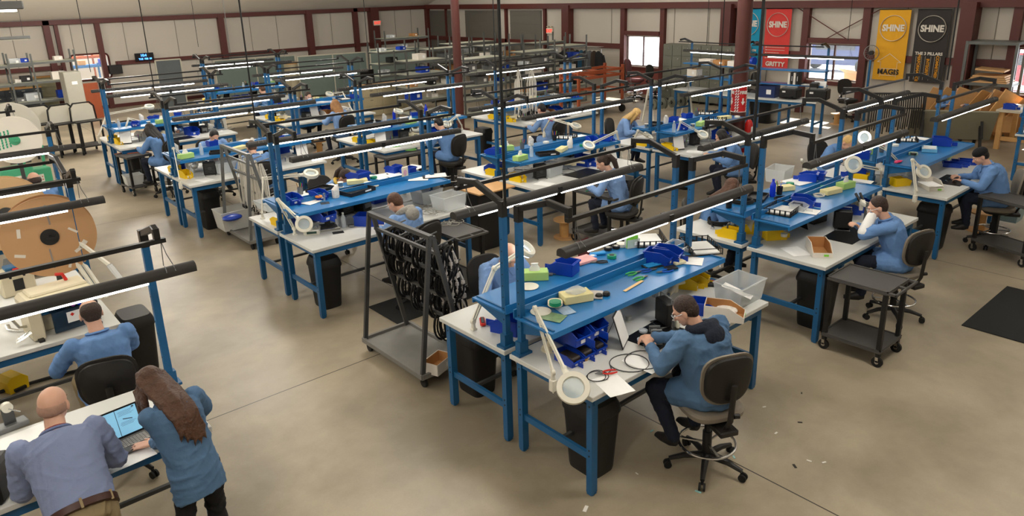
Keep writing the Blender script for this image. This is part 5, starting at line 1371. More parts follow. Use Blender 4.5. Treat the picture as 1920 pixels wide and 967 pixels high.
P(('tapewh', mk_tape(white_m, .055, .03)), 690, 345, SZ, 0, 'tape', 'white tape roll behind the black organizer tray')
P(('calc', lambda: MB().box((0, 0, .01), (.12, .1, .02), b=.003).build('calculator', cream)), 700, 350, SZ, 20, 'device', 'cream flat device right of the black organizer tray')
def mk_piccard():
    o = E_('picture_card'); MB().box((0, 0, .085), (.13, .01, .17), b=.003).build('card', mat('card_cream', (235, 226, 205), .6), o); MB().ball((0, -.005, .09), (.035, .003, .045), 12, 8).build('drawing', mat('card_draw', (226, 170, 190), .6, var=.5, scale=30), o); return o
P(('piccard', mk_piccard), 760, 335, SZ, 15, 'card', 'small cream card with a pink drawing standing on the grey hood shelf')
P(ppr, 785, 335, SZ, 50, 'paper', 'white sheet right of the small picture card')
P(('clip', lambda: (lambda o: (MB().box((0, 0, .004), (.24, .32, .006), b=.002).build('board', blackp, o), MB().box((0, -.01, .009), (.21, .28, .005)).build('sheets', paper, o), MB().box((0, .14, .014), (.1, .03, .012)).build('clamp', tin, o), o)[3])(E_('clipboard'))), 815, 330, SZ, 60, 'clipboard', 'black clipboard with white sheets at the right end of the grey hood shelf', None, 1.1)
magnifier(at(553, 440, TZ), at(521, 374, 1.36), at(570, 420, 1.16), (-.3, -.75, .45), 'white magnifier lamp hanging before the scale on the grey hood bench')
magnifier(at(493, 410, TZ), at(493, 335, 1.40), at(583, 326, 1.44), (.0, .35, -.9), 'white magnifier lamp stretched over the bench of the yellow scarf')
P(('tote_low', mk_tote(.7, .34, .12)), 530, 386, TZ, 5, 'tote', 'wide shallow clear tote on the yellow scarf bench')
P(bBs, 672, 338, SZ, 190, 'bin', 'blue bin before the person with the yellow scarf', GB, 1.8)
for k, (x, y) in enumerate(((618, 350), (572, 366), (590, 358))): P(ppr, x, y, SZ, 20 * k, 'paper', f'white paper scrap on the yellow scarf shelf, {["right","left","middle"][k]} one')
P(('tapewh', mk_tape(white_m, .055, .03)), 695, 333, SZ, 0, 'tape', 'white roll on the yellow scarf shelf')
P(ppb, 722, 330, SZ, 10, 'paper', 'white papers heaped on the yellow scarf shelf')
P(bBs, 738, 322, SZ, 190, 'bin', 'blue bin at the right of the white papers on the yellow scarf shelf', GB, 1.4)
P(ppb, 770, 315, SZ, 15, 'paper', 'white folder at the right end of the yellow scarf shelf')
# laptop table
def mk_laptop():
    o = E_('laptop')
    m = MB(); m.box((0, 0, .008), (.30, .20, .012), b=.003); b_ = m.build('keyboard_base', mat('laptop_grey', (96, 92, 90), .45), o, smooth=False)
    m = MB()
    for r in range(5):
        for c in range(13): m.box((-.125 + c * .0208, .065 - r * .021, .0155), (.017, .016, .003))
    m.build('keys', mat('keys_grey', (160, 156, 150), .5), b_, smooth=False)
    MB().box((0, -.07, .0145), (.09, .045, .002)).build('touchpad', mat('laptop_dark', (84, 80, 78), .4), b_, smooth=False)
    Mr = Matrix.Rotation(R(-22), 3, 'X'); h = Vector((0, .10, .014))
    def sc(x, z, y=0): return h + Mr @ Vector((x, y, z))
    m = MB(); m.box(sc(0, .102), (.302, .008, .205), rot=Mr, b=.002); s_ = m.build('screen', bezel, o, smooth=False)
    MB().box(sc(0, .104, -.005), (.27, .001, .178), rot=Mr).build('display', mat('screen_blue', (130, 185, 215), .3, var=0, emit=(128, 184, 214), es=.55), s_, smooth=False)
    MB().box(sc(.0, .104, -.006), (.003, .0012, .178), rot=Mr).build('divider', bezel, s_, smooth=False)
    m = MB()
    for q in range(9): m.box(sc(.066 - (.008 if q % 3 else 0), .175 - q * .007 - (.04 if q > 4 else 0), -.0062), (.10 - .012 * (q % 3), .0006, .0014), rot=Mr)
    m.box(sc(.066, .116, -.0064), (.06, .0006, .006), rot=Mr @ Matrix.Rotation(.25, 3, 'Y')); m.ball(sc(.115, .183, -.006), (.009, .001, .007), 10, 6)
    m.build('document', mat('ink', (60, 80, 96), .5), s_, smooth=False)
    return o
P(('laptop', mk_laptop), 241, 836, TZ, 6, 'laptop', 'open laptop with a document on its blue screen')
P(('papr3', mk_paper(.3, .2)), 240, 858, TZ, 4, 'paper', 'white sheet under the front of the laptop')
def mk_dispenser():
    o = E_('tape_dispenser'); MB().box((0, 0, .02), (.2, .10, .04), b=.005).build('base', steel, o); MB().bar((0, .0, .03), (0, 0, .16), .07, .02).build('bracket', dsteel, o)
    MB().cyl((0, -.03, .17), (0, .01, .17), .035, n=20).build('roll', white_m, o); MB().cyl((0, -.05, .17), (.06, -.05, .12), .005, n=8).build('crank', tin, o); return o
P(('disp', mk_dispenser), 22, 802, TZ, 10, 'dispenser', 'grey bench dispenser with a white roll at the left edge of the laptop table')
P(('paps', mk_paper(.7, .5)), 20, 850, TZ, 6, 'paper', 'large white sheet left of the leaning person')
def mk_blackcase():
    o = E_('heater_case'); m = MB(); m.box((0, 0, .13), (.12, .22, .26), b=.02); m.build('case', blackp, o); MB().sweep([(0, -.05, .26), (0, 0, .30), (0, .05, .26)], .01, 6).build('handle', blackp, o); MB().cyl((.0, -.11, .2), (0, -.125, .2), .018, n=12).build('knob', bottleb, o); return o
P(('bcase', mk_blackcase), 2, 930, TZ, -30, 'case', 'black case with a blue knob at the lower left corner')
# wire cutting machine table
def mk_cutter():
    o = E_('wire_cutting_machine')
    m = MB(); m.box((0, .02, .28), (.50, .34, .10), b=.03); m.box((.02, .05, .335), (.42, .22, .03), b=.012); m.build('head_housing', beige, o)
    m = MB(); m.box((-.02, -.152, .255), (.50, .006, .022)); m.build('blue_stripe', stripe, o)
    m = MB(); m.box((-.20, .0, .12), (.09, .30, .24), b=.01); m.box((.03, .08, .12), (.42, .14, .24), b=.01); m.build('body', beige, o)
    m = MB(); m.box((.03, -.02, .20), (.36, .1, .07), b=.004); m.build('feed_block', dkblue, o)
    m = MB(); m.box((.08, -.14, .10), (.34, .02, .17), b=.004); m.box((.08, -.06, .185), (.34, .17, .01)); m.build('safety_cover', mat('cover_smoke', (24, 48, 70), .12, var=0, alpha=.88), o)
    m = MB(); m.box((.06, -.152, .12), (.10, .003, .09)); m.build('warning_label', paper, o, smooth=False)
    m = MB(); m.box((.05, -.1545, .14), (.022, .002, .022), rot=Matrix.Rotation(.78, 3, 'Y')); m.build('label_diamond', red, o, smooth=False)
    m = MB(); m.box((.19, -.155, .285), (.11, .006, .05), rot=Matrix.Identity(3)); m.build('display', bezel, o, smooth=False)
    for k, c in enumerate((blackp, mat('knob_purple', (120, 40, 130), .4), bottleb)):
        MB().cyl((.02 + k * .045, -.15, .225), (.02 + k * .045, -.175, .225), .017, n=14).build('knob', c, o)
    m = MB(); m.sweep([(-.24, -.02, .1), (-.3, -.05, .12), (-.33, -.02, .19)], .012, 6); m.sweep([(-.2, -.1, .09), (-.3, -.14, .07), (-.36, -.12, .04)], [.03, .03, .025], 8, flat=.15); m.build('wire_guide', tin, o)
    m = MB(); m.sweep([(.12, .1, .35), (.10, .1, .41), (.05, .1, .42)], .014, 8); m.build('lever', red, o)
    for x in (-.2, .22): MB().box((x, -.05, .01), (.04, .3, .02)).build('foot', blackp, o)
    return o
P(('cutter', mk_cutter), 118, 612, TZ, 6, 'machine', 'beige wire cutting machine with a blue stripe before its seated operator', None, 1.12)
def mk_feeder():
    o = E_('wire_feeder'); MB().box((0, 0, .13), (.3, .22, .26), b=.015).build('case', beige, o); MB().box((0, -.113, .12), (.09, .006, .12)).build('panel', blackp, o)
    m = MB()
    for x in (-.06, .06): m.cyl((x, -.11, .21), (x, -.125, .21), .012, n=10)
    m.build('knobs', blackp, o); MB().box((0, .0, .28), (.16, .14, .04), b=.01).build('motor', dkblue, o); MB().box((.02, -.08, .275), (.08, .05, .02), b=.004).build('switch', red, o); return o
P(('feeder', mk_feeder), 35, 548, TZ, 6, 'machine', 'beige wire feeder box left of the wire cutting machine')
P(('scrap', mk_coil(.09, .004, 2, dsteel, 31, False)), 6, 545, TZ, 0, 'wire', 'tangle of dark wire at the left edge of the cutting machine table')
P(('ribbon', lambda: MB().sweep([(-.12, .12, .02), (-.10, 0, .02), (-.03, -.08, .02), (.06, -.11, .02)], [.018] * 4, 6, flat=.2).build('metal_strip', tin)), 42, 615, TZ, -10, 'strip', 'curved metal strip lying before the wire cutting machine')
def tubes():
    o = E_('light_arm'); m = MB(); m.bar((0, 0, 0), (-.25, .35, .78), .03, .03); m.bar((.05, 0, 0), (-.20, .36, .78), .03, .03); m.build('arm', white_m, o)
    m = MB(); m.bar((-.22, .35, .78), (.12, -.05, .35), .025, .03); m.build('upper_arm', white_m, o)
    m = MB(); m.bar((.12, -.05, .35), (.22, -.25, .1), .06, .03, b=.01); m.build('lamp_head', clearp, o); return o
P(('tubes', tubes), 190, 560, TZ, 0, 'lamp', 'white jointed arm lamp at the right end of the wire cutting table')
# big reels
def mk_reel(c, m_hub, txt=None, holes=True, r=.40):
    def f():
        o = E_('cable_reel')
        MB().cyl((0, -.06, 0), (0, -.052, 0), r, n=56).build('front_flange', c, o); MB().cyl((0, .052, 0), (0, .06, 0), r, n=56).build('rear_flange', c, o)
        MB().cyl((0, -.05, 0), (0, .05, 0), r * .55, n=40).build('core', c, o)
        m = MB(); m.cyl((0, -.075, 0), (0, -.06, 0), r * .2, n=28); m.cyl((0, -.13, 0), (0, -.07, 0), .022, n=14); m.box((.01, -.13, .0), (.07, .02, .02)); m.build('hub', m_hub, o)
        if holes:
            m = MB(); m.box((.02, -.0615, r * .55), (.016, .002, r * .5), rot=Matrix.Rotation(-.04, 3, 'Y')); m.box((-.02, -.0615, -r * .55), (.016, .002, r * .5), rot=Matrix.Rotation(-.04, 3, 'Y')); m.build('slots', mat('slot_grey', (140, 128, 120), .7), o)
            for x, z, a, w_ in ((-.24, .08, .1, .03), (-.27, -.14, -1.3, .03), (.2, .03, -.9, .022), (.26, -.13, .7, .045), (.22, -.17, 1.0, .03), (.12, -.3, .3, .025)): MB().box((x * r / .4, -.0625, z * r / .4), (w_, .002, .09), rot=Matrix.Rotation(a, 3, 'Y')).build('masking_tape', mat('tape_white', (216, 208, 196), .7), o)
        MB().bar((0, .08, -.6), (0, .08, .02), .05, .04).build('stand_column', dsteel, o); MB().box((0, .05, -.6), (.3, .3, .02)).build('stand_base', dsteel, o)
        return o
    return f
pc = aty(93, 441, 8.05); o = inst('reel1', mk_reel(kraft, blackp), pc, R(-8), 'big brown cardboard reel with a black hub at the left edge', 'reel')
pc = aty(12, 400, 9.9); o = inst('reel2', mk_reel(mat('kraft_pale', (206, 170, 126), .7, var=.08), dsteel, holes=False, r=.43), pc, R(-8), 'second brown reel with printed lettering, behind the black hubbed one', 'reel')
Mt = Matrix(((1, 0, 0, 0), (0, 0, -1, -.063), (0, 1, 0, 0), (0, 0, 0, 1)))
text('E.', .07, blackp, o, Matrix.Translation((.16, 0, -.20)) @ Mt @ Matrix.Rotation(PI, 4, 'Z'), name='printed_letters')
whiter = mat('reel_white', (226, 220, 208), .6, var=.03)
pc = aty(28, 262, 12.3); o = inst('reel3', mk_reel(whiter, greenm, holes=False, r=.33), pc, R(-8), 'large white reel with green print and a green hub', 'reel')
m = MB()
for k in range(5):
    for q in range(7): m.box((-.24 + k * .045, -.063, .10 - q * .035 + .01 * k), (.02, .002, .032), rot=Matrix.Rotation(.2 * (q % 3), 3, 'Y'))
m.build('green_print', mat('print_green', (50, 160, 120), .6), o)
pc = aty(24, 238, 14.6); inst('reel4', mk_reel(whiter, steel, holes=False, r=.40), pc, R(-8), 'white reel standing behind the one with green print', 'reel')
def mk_green():
    o = E_('stripping_machine'); MB().box((0, 0, .16), (.42, .3, .32), b=.02).build('case', greenm, o); MB().box((-.05, -.153, .12), (.2, .006, .16)).build('panel', white_m, o)
    m = MB()
    for x in (-.1, -.04, .02):
        for z in (.09, .15): m.box((x, -.158, z), (.02, .006, .02))
    m.build('buttons', red, o)
    m = MB(); m.bar((-.18, .1, .3), (-.22, .1, .75), .05, .04); m.bar((.16, .1, .3), (.2, .1, .75), .05, .04); m.bar((-.22, .1, .74), (.2, .1, .74), .05, .04); m.build('frame', greenm, o); return o
P(('greenm', mk_green), 34, 352, TZ, 8, 'machine', 'green wire stripping machine with a white control panel at the left edge', None, 1.1)
P(('greenm', mk_green), 76, 342, TZ, 8, 'machine', 'green frame machine at the right end of its bench, left edge of the hall', None, .8)
P(ppb, 84, 358, TZ, 8, 'paper', 'white papers before the green frame machine')
P(('yelpedal', lambda: (lambda o: (MB().prism([(-.09, 0), (.09, 0), (.1, .12), (.05, .17), (-.05, .17), (-.1, .12)], -.1, .1, Matrix(((1, 0, 0, 0), (0, 0, -1, 0), (0, 1, 0, 0), (0, 0, 0, 1)))).build('hood', binyel, o), MB().box((0, -.05, .03), (.11, .16, .03)).build('pedal', blackp, o), o)[2])(E_('foot_pedal'))), 28, 728, 0, 20, 'pedal', 'yellow foot pedal on the floor under the wire cutting table')
for k, (a, b_, z) in enumerate((((0, 738), (175, 690), .0),)):
    p, q = at(*a, 0), at(*b_, 0); MB().sweep([(p[0], p[1], .02), ((p[0] + q[0]) / 2, (p[1] + q[1]) / 2 + .02, .02), (q[0], q[1], .02)], .018, 8).build('black_floor_cord', blackp)
    tag(bpy.data.objects['black_floor_cord'], 'thick black cord on the floor below the seated operator', 'cord')
# bins, carts and racks on the floor
for x, y, rz, lb in ((1108, 872, 0, 'black swing-lid trash bin at the near left leg of the front bench'), (895, 728, 0, 'black trash bin between the cable rack and the front bench'), (616, 570, 0, 'black swing-lid trash bin at the near left leg of the grey hood bench'), (398, 425, 0, 'black trash bin beside the white cable rack'),
                     (1525, 608, 0, 'black trash bin between the microscope bench and the utility cart'), (1742, 462, 0, 'black trash bin under the dark cap bench'), (842, 335, 0, 'black trash bin under the end of the green coils bench'), (1172, 402, 0, 'black trash bin behind the chair of the dark ponytail'),
                     (1280, 352, 0, 'black trash bin under the curly haired person bench'), (262, 335, 0, 'black trash bin beside the person with long black hair'), (908, 290, 0, 'black trash bin under the pink hood bench, left one'), (270, 690, 0, 'black round trash bin beside the operator of the wire cutting machine'), (1040, 385, 0, 'black trash bin behind the black cart of the dark ponytail')):
    p = at(x, y, 0)
    inst('trash', mk_trash, (p[0], p[1], 0), R(rz), lb, 'trash bin', 'black trash bins')
p = at(1432, 228, 0)
o = inst('trash', mk_trash, (p[0], p[1], 0), 0, 'very large black round bin beyond the red pole', 'trash bin', None, (2.2, 1.9, 1.35))
def cart(a, b_, key, mk, z, lb, off=(0, 0)):
    p = at(*a, 0); q = at(*b_, 0); c = (p + q) / 2
    return c
inst('cart', mk_cart(), (7.27, 2.84, 0), 0, 'dark grey two-shelf utility cart at the near corner of the microscope bench', 'cart')
inst('cart2', mk_cart(.78, .48, .83, True), (7.92, 7.12, 0), 0, 'black cart with coloured wires on top behind the middle benches', 'cart')
inst('cart2', None, (5.25, 7.32, 0), PI / 2 * 0, 'black flat table cart with grey cables on top behind the trash bin', 'cart')
inst('cart3', mk_cart(.58, .50, .80, False), (3.62, 16.3 - .28, 0), R(8), 'black cart with orange and black wires by the person with long black hair', 'cart')
pcart = at(1906, 378, .8); inst('cart2', None, (pcart[0], pcart[1], 0), R(-20), 'black cart with cable bundles right of the dark cap', 'cart')
pcart = at(745, 288, .83); inst('cart2', None, (pcart[0], pcart[1], 0), R(90), 'black cart with a white box before the green coils bench', 'cart')
for k, (x, y, c) in enumerate(((1130, 358, red), (1122, 357, green), (1138, 361, white_m))):
    P((f'wire{k}', lambda c=c: MB().sweep([(-.2, 0, .005), (-.08, .05, .005), (.08, .05, .005), (.2, 0, .005)], .008, 6).build('wire_bundle', c)), x, y, .83, -30, 'wires', f'{["red","green","white"][k]} wires on the black cart of the middle benches')
for k in range(4):
    P(('harness', None), 835 + k * 8, 420 - k % 2 * 5, .83, 50 * k, 'cable', f'grey cable on the flat black cart, {["leftmost","second","third","rightmost"][k]}', 'grey cables on the flat black cart')
for k in range(4):
    P((f'ow{k%2}', lambda k=k: MB().sweep([(-.2, .02, .006), (-.05, .06, .006), (.1, .04, .006), (.2, -.03, .006)], .010, 6).build('wire_bundle', [orange, rubber][k % 2])), 235 + k * 12, 287 - k % 2 * 3, .80, -10 * k, 'wires', f'{["orange","black"][k%2]} wire bundle on the cart of the long black hair, {["first","second","third","fourth"][k]} from the left')
P(('tote_s', mk_tote(.34, .30, .2, mat('tote_white', (226, 228, 226), .4, alpha=.8))), 252, 345, .19, 0, 'tote', 'whitish tote on the lower shelf of the cart by the long black hair')
P(('blueb', mk_tote(.36, .3, .22, mat('tote_bluish', (150, 180, 190), .4, alpha=.8))), 1892, 412, .19, 0, 'tote', 'bluish clear tote low on the cart right of the dark cap')
P(('wbox', mk_box(.3, .22, .12, cardw, card, 'carton')), 783, 277, .83, 60, 'box', 'white cardboard box on the cart before the green coils bench')
# wheeled wire racks
def mk_rack(L=1.1, W=.62, H=1.55, c=dsteel):
    o = E_('wheeled_cable_rack')
    m = MB(); m.box((0, 0, .12), (W, L, .03)); 
    for s_ in (-1, 1): m.bar((s_ * W / 2, -L / 2, .14), (s_ * W / 2, L / 2, .14), .03, .05); m.bar((-W / 2, s_ * L / 2, .14), (W / 2, s_ * L / 2, .14), .03, .05)
    m.build('tray', mat('tray_worn_steel', (128, 126, 122), .5, .2, var=.15, scale=5), o, smooth=False)
    for y in (-L / 2 + .02, L / 2 - .02):
        m = MB(); m.bar((-W / 2 + .02, y, .14), (-.10, y, H), .045, .03, up=(0, 1, 0)); m.build('upright', c, o, smooth=False)
        m = MB(); m.bar((W / 2 - .04, y, .14), (-.06, y, H), .045, .03, up=(0, 1, 0)); m.build('brace', c, o, smooth=False)
    m = MB(); m.bar((-.09, -L / 2, H), (-.09, L / 2, H), .05, .04)
    m.build('top_rail', c, o, smooth=False)
    for k, z in enumerate((H - .18, H - .42, H - .72, H - 1.0)):
        x = -.08 + (H - z) * .28
        m = MB(); m.bar((x, -L / 2, z), (x, L / 2, z), .03, .03)
        m.build('cross_rail', c, o, smooth=False)
        for q in range(4):
            y = -L / 2 + .14 + q * (L - .28) / 3; m = MB(); m.cyl((x, y, z), (x + .30, y, z + .05), .009, n=8); m.build('peg', c, o)
    for x in (-W / 2 + .05, W / 2 - .05):
        for y in (-L / 2 + .05, L / 2 - .05):
            m = MB(); m.cyl((x - .015, y, .05), (x + .015, y, .05), .05, n=14); m.bar((x, y, .05), (x, y, .12), .03, .03); m.build('caster', rubber, o)
    return o
rk = inst('rack1', lambda: mk_rack(1.15, .60, 1.55), (3.72, 5.98, 0), 0, 'dark grey wheeled rack with black cable loops in the middle aisle', 'rack')
rg_ = inst('rack2', lambda: mk_rack(1.12, .5, 1.5, steel), (4.08, 11.28, 0), 0, 'light grey wheeled rack hung with white cables in the left aisle', 'rack')
rnd = random.Random(11)
loopk = mat('loop_black', (16, 16, 18), .45); plugw = mat('plug_white', (206, 200, 194), .5)
def mk_loop(seed, c=loopk):
    def f():
        rn = random.Random(seed); o = E_('cable_loop'); h = .30 + rn.uniform(-.03, .05)
        m = MB()
        for t in range(4):
            ox = rn.uniform(-.035, .035); oz = rn.uniform(-.02, .02)
            m.sweep([(ox + .075 * math.sin(a) * (1 + .2 * math.cos(a)), .018 * (t - 1.5) + .02 * math.sin(a * 2), -h / 2 + oz + h / 2 * math.cos(a)) for a in [2 * PI * k / 16 for k in range(16)]], .0105, 6, closed=True)
        m.build('coils', c, o)
        for sx, sy, dz in ((.085, -.03, -.02),):
            m = MB(); m.sweep([(sx * .6, sy * .6, -.05 + dz), (sx, sy, -.14 + dz), (sx * 1.1, sy, -.24 + dz), (sx, sy, -.30 + dz)], .010, 6)
            m.box((sx, sy, -.32 + dz), (.042, .034, .044)); m.box((sx * 1.05, sy, -.25 + dz), (.030, .028, .026)); m.box((sx, sy, -.17 + dz), (.028, .026, .036)); m.build('plug_lead', plugw, o)
        return o
    return f
n = 0
for k, z in enumerate((1.37, 1.13, .83, .55)):
    x = -.08 + (1.55 - z) * .28
    for q in range(4):
        for d_ in range(3 if k < 2 else 2):
            if k == 3 and q > 1: continue
            y = -.575 + .14 + q * .87 / 3; n += 1
            W_ = rk.location + Vector((x + .07 + .075 * d_, y, z - .005))
            inst(f'loop{n%3}', mk_loop(n % 3), W_, rnd.uniform(-.25, .25) + PI / 2 * 0, f'black cable loop with white plugs on the dark rack, {["top","second","third","lowest"][k]} rail, peg {["nearest","second","third","farthest"][q]}, {["inner","middle","outer"][d_]}', 'cable loop', 'black cable loops on the dark wheeled rack')
cw = mat('cable_white', (222, 218, 208), .5, var=.1, scale=20)
def mk_wcab(seed):
    def f():
        rn = random.Random(seed); o = E_('white_cable_bundle'); m = MB()
        for t in range(7):
            ox = rn.uniform(-.05, .05); oy = rn.uniform(-.05, .05); l_ = .75 + rn.uniform(-.12, .1)
            m.sweep([(ox, oy - .03, -l_), (ox * .8, oy - .03, -.2), (ox * .4, oy * .3, .012), (ox, oy + .03, -.22), (ox * 1.2, oy + .04, -l_ * .95)], .0075, 5)
        m.build('cables', cw, o)
        m = MB()
        for t in range(6): m.box((rn.uniform(-.06, .06), rn.uniform(-.06, .06), -.72 - rn.uniform(0, .15)), (.016, .016, .05))
        m.build('plugs', blackp, o); return o
    return f
for q in range(10):
    W_ = rg_.location + Vector((.10 + .05 * (q % 2), -.47 + q * .104, 1.30 - .02 * (q % 3)))
    inst(f'wcab{q%3}', mk_wcab(q % 3), W_, rnd.uniform(-.3, .3), f'white cable bundle on the light grey rack, {["nearest","second","third","fourth","fifth","sixth","seventh","eighth","ninth","farthest"][q]} one', 'cable bundle', 'white cable bundles on the light grey rack')
P(('tote_w', mk_tote(.55, .42, .32, mat('tote_milky', (216, 216, 210), .4, alpha=.85))), 442, 425, .14, 0, 'tote', 'milky tote with blue cloth on the base of the light grey rack')
P(('bluecloth', lambda: MB().ball((0, 0, .04), (.16, .12, .05), 12, 8).build('blue_cloth', binblue)), 436, 412, .36, 0, 'cloth', 'blue cloth in the milky tote')
P(('bbox', mk_box(.28, .18, .12, cardw, card, 'carton')), 822, 690, .14, 20, 'box', 'small open cardboard box on the base of the dark wheeled rack')
# wooden cable spools used as foot stools and floor mats
for x, y, lb in ((1058, 445, 'pine cable spool under the middle benches'), (1835, 432, 'pine cable spool at the feet of the dark cap'), (600, 287, 'pine cable spool on the floor behind the yellow scarf'), (1568, 233, 'pine cable spool on the sunlit floor near the wall')):
    p = at(x, y, 0); inst('spoolwood', mk_reelbin, p, 0, lb, 'cable spool', 'pine cable spools used as foot rests')
mm = mat('mat_rubber', (22, 24, 24), .85, bump=.5, bscale=200)
def fmat(cs, lb):
    P4 = [at(*c, 0) for c in cs]; m = MB(); c = sum(P4, Vector()) / 4
    o = MB().prism([(p[0] - c[0], p[1] - c[1]) for p in P4], .001, .012).build('floor_mat', mm, smooth=False); o.location = c; tag(o, lb, 'floor mat', 'black rubber floor mats')
o = MB().box((0, 0, .006), (1.6, .98, .012), b=.004).build('floor_mat', mm, smooth=False); o.location = (9.45, 1.82, 0); tag(o, 'black rubber mat on the open floor at the right edge', 'floor mat')
for cx, cy, w_, d_, lb in ((4.7, 7.2, 1.3, .7, 'dark mat under the grey hood bench'), (16.0, 5.0, 1.9, 1.5, 'dark mat on the floor behind the dark cap')):
    o = MB().box((0, 0, .005), (w_, d_, .01), b=.003).build('floor_mat', mm, smooth=False); o.location = (cx, cy, 0); tag(o, lb, 'floor mat')
# litter on the floor round the chair of the hooded person
lit = mat('litter_teal', (150, 200, 200), .6); litw = mat('litter_white', (225, 222, 215), .6); litk = mat('litter_dark', (40, 34, 30), .6)
for k, (x, y, c, w_) in enumerate(((1222, 808, lit, .045), (1376, 857, lit, .04), (1309, 922, lit, .05), (1433, 763, litw, .035), (1098, 954, litw, .07), (1341, 841, litw, .06), (1500, 792, litk, .04), (1455, 812, litw, .04), (1490, 874, litk, .05), (1517, 864, litw, .04), (1545, 867, litw, .04), (1503, 737, litk, .03), (1194, 888, litw, .03), (1328, 780, litw, .05), (1360, 870, litw, .03))):
    p = at(x, y, 0); o = MB().box((0, 0, .003), (w_, w_ * .4, .004), b=.001).build('floor_scrap', c, smooth=False); o.location = p; o.rotation_euler = (0, 0, k * .9)
    tag(o, f'{["teal","white","dark"][[lit,litw,litk].index(c)]} scrap on the floor near the hooded person, {["left of the chair","under the right caster","before the front caster","right of the chair back","left of the near bench leg","inside the foot ring side","far right upper","right of the chair","rightmost dark","near the floor joint","beyond the floor joint","top right","under the foot rail","beneath the seat","by the star base"][k]}', 'scrap')
# cut sheet of plywood lying on the middle bench
m = MB(); A = [at(*c, .80) for c in ((835, 305), (873, 296), (925, 312), (868, 322), (845, 316), (858, 311))]
MB().box((0, 0, 0), (.7, .62, .02)).build('plywood_sheet', plywood, smooth=False).location = (6.6, 8.3, .93)
tag(bpy.data.objects['plywood_sheet'], 'bare plywood sheet jutting from the left end of the middle bench', 'board')
tag(MB().box((0, 0, .455), (.5, .5, .91), b=.01).build('black_cabinet', blackp), 'black cabinet under the bare plywood sheet', 'cabinet').location = (6.55, 8.35, 0)
# ------------------------------------------------------------------ smaller things on the farther benches
SHORT = dict(c1r2N='yellow scarf bench', c1r3S='white cable rack bench', c1r3N='bowed head bench', c1r4S='long black hair bench', c1r4N='bench behind the long black hair', c2r1N='long haired profile bench', c2r2S='dark ponytail bench', c2r2N='bench behind the dark ponytail',
             c2r3S='green coils bench', c2r3N='blue bottles bench', c2r4S='light brown hair bench', c2r4N='face mask bench', c2r5S='green partition bench', c2r5N='farthest bench', c3r1N='bench behind the dark cap', c3r2S='curly hair bench', c3r2N='blond hair bench', c3r3S='pink hood bench', c3r3N='bench behind the pink hood')
KIND = {
 'blue bin': (bB, 'bin', GB, 1.0), 'large blue bin': (bBl, 'bin', GB, 1.0), 'small blue bin': (bBs, 'bin', GB, 1.3), 'yellow bin': (bY, 'bin', GY, 1.0), 'white sheet': (ppr, 'paper', 'loose white sheets on the benches', 1.0), 'wide white sheet': (ppb, 'paper', 'loose white sheets on the benches', 1.0),
 'blue bottle': (('btb', mk_bottle(bottleb, bottleb, .22, .036)), 'bottle', None, 1.0), 'clear bottle': (('btl_clear', None), 'bottle', None, 1.0), 'black pen cup': (('cup1', None), 'cup', None, 1.0), 'pen cup': (('cup2', mk_cup(steel, 5, 7)), 'cup', None, 1.0),
 'white tape roll': (('tapewh', None), 'tape', None, 1.0), 'green tape roll': (('tapeg', None), 'tape', None, 1.0), 'black extractor': (('ext', None), 'extractor', None, 1.0), 'black power unit': (('psu', None), 'power unit', None, 1.2), 'microscope': (('scope', None), 'microscope', None, 1.0),
 'cardboard bin box': (('cbin', None), 'box', None, 1.0), 'black letter tray': (('tray_k', None), 'tray', None, 1.0), 'white pouch': (('spraywhite', None), 'bag', None, 1.0), 'grey cable coil': (('coil1', None), 'cable', None, 1.0), 'document stand': (('easel', None), 'stand', None, 1.0),
 'black mat': (('matk2', None), 'mat', None, 1.0), 'clear tote': (('tote', None), 'tote', 'clear plastic totes', .9), 'tissue box': (('tissg', None), 'tissue box', None, 1.0), 'cream box': (('ybook', None), 'box', None, 1.0), 'solder spool': (('tincan', None), 'can', None, 1.1), 'small vise': (('vise', None), 'vise', None, 1.0), 'white spool': (('spoolw', None), 'spool', None, 1.4), 'cream heat gun': (('hg', None), 'heat gun', None, 1.0), 'black organizer tray': (('orgtray', None), 'tray', None, .8)}
SLOT = ['leftmost', 'second from left', 'third from left', 'fourth from left', 'fifth from left', 'sixth from left', 'seventh from left', 'eighth from left', 'ninth from left']
def onbench(key, x, y, z, kind, rz, word):
    loc, brz, nm = BN[key]
    c, s_ = math.cos(brz), math.sin(brz)
    W_ = (loc[0] + c * x - s_ * y, loc[1] + s_ * x + c * y, z)
    (kv, cat, grp, sc) = KIND[kind]
    if kind in ('cream heat gun',): W_ = (W_[0], W_[1], z + .06)
    return inst(kv[0], kv[1], W_, brz + rz, f'{kind} on the {SHORT[key]} {"shelf" if z > 1.1 else "table"}, {word}', cat, grp, sc)
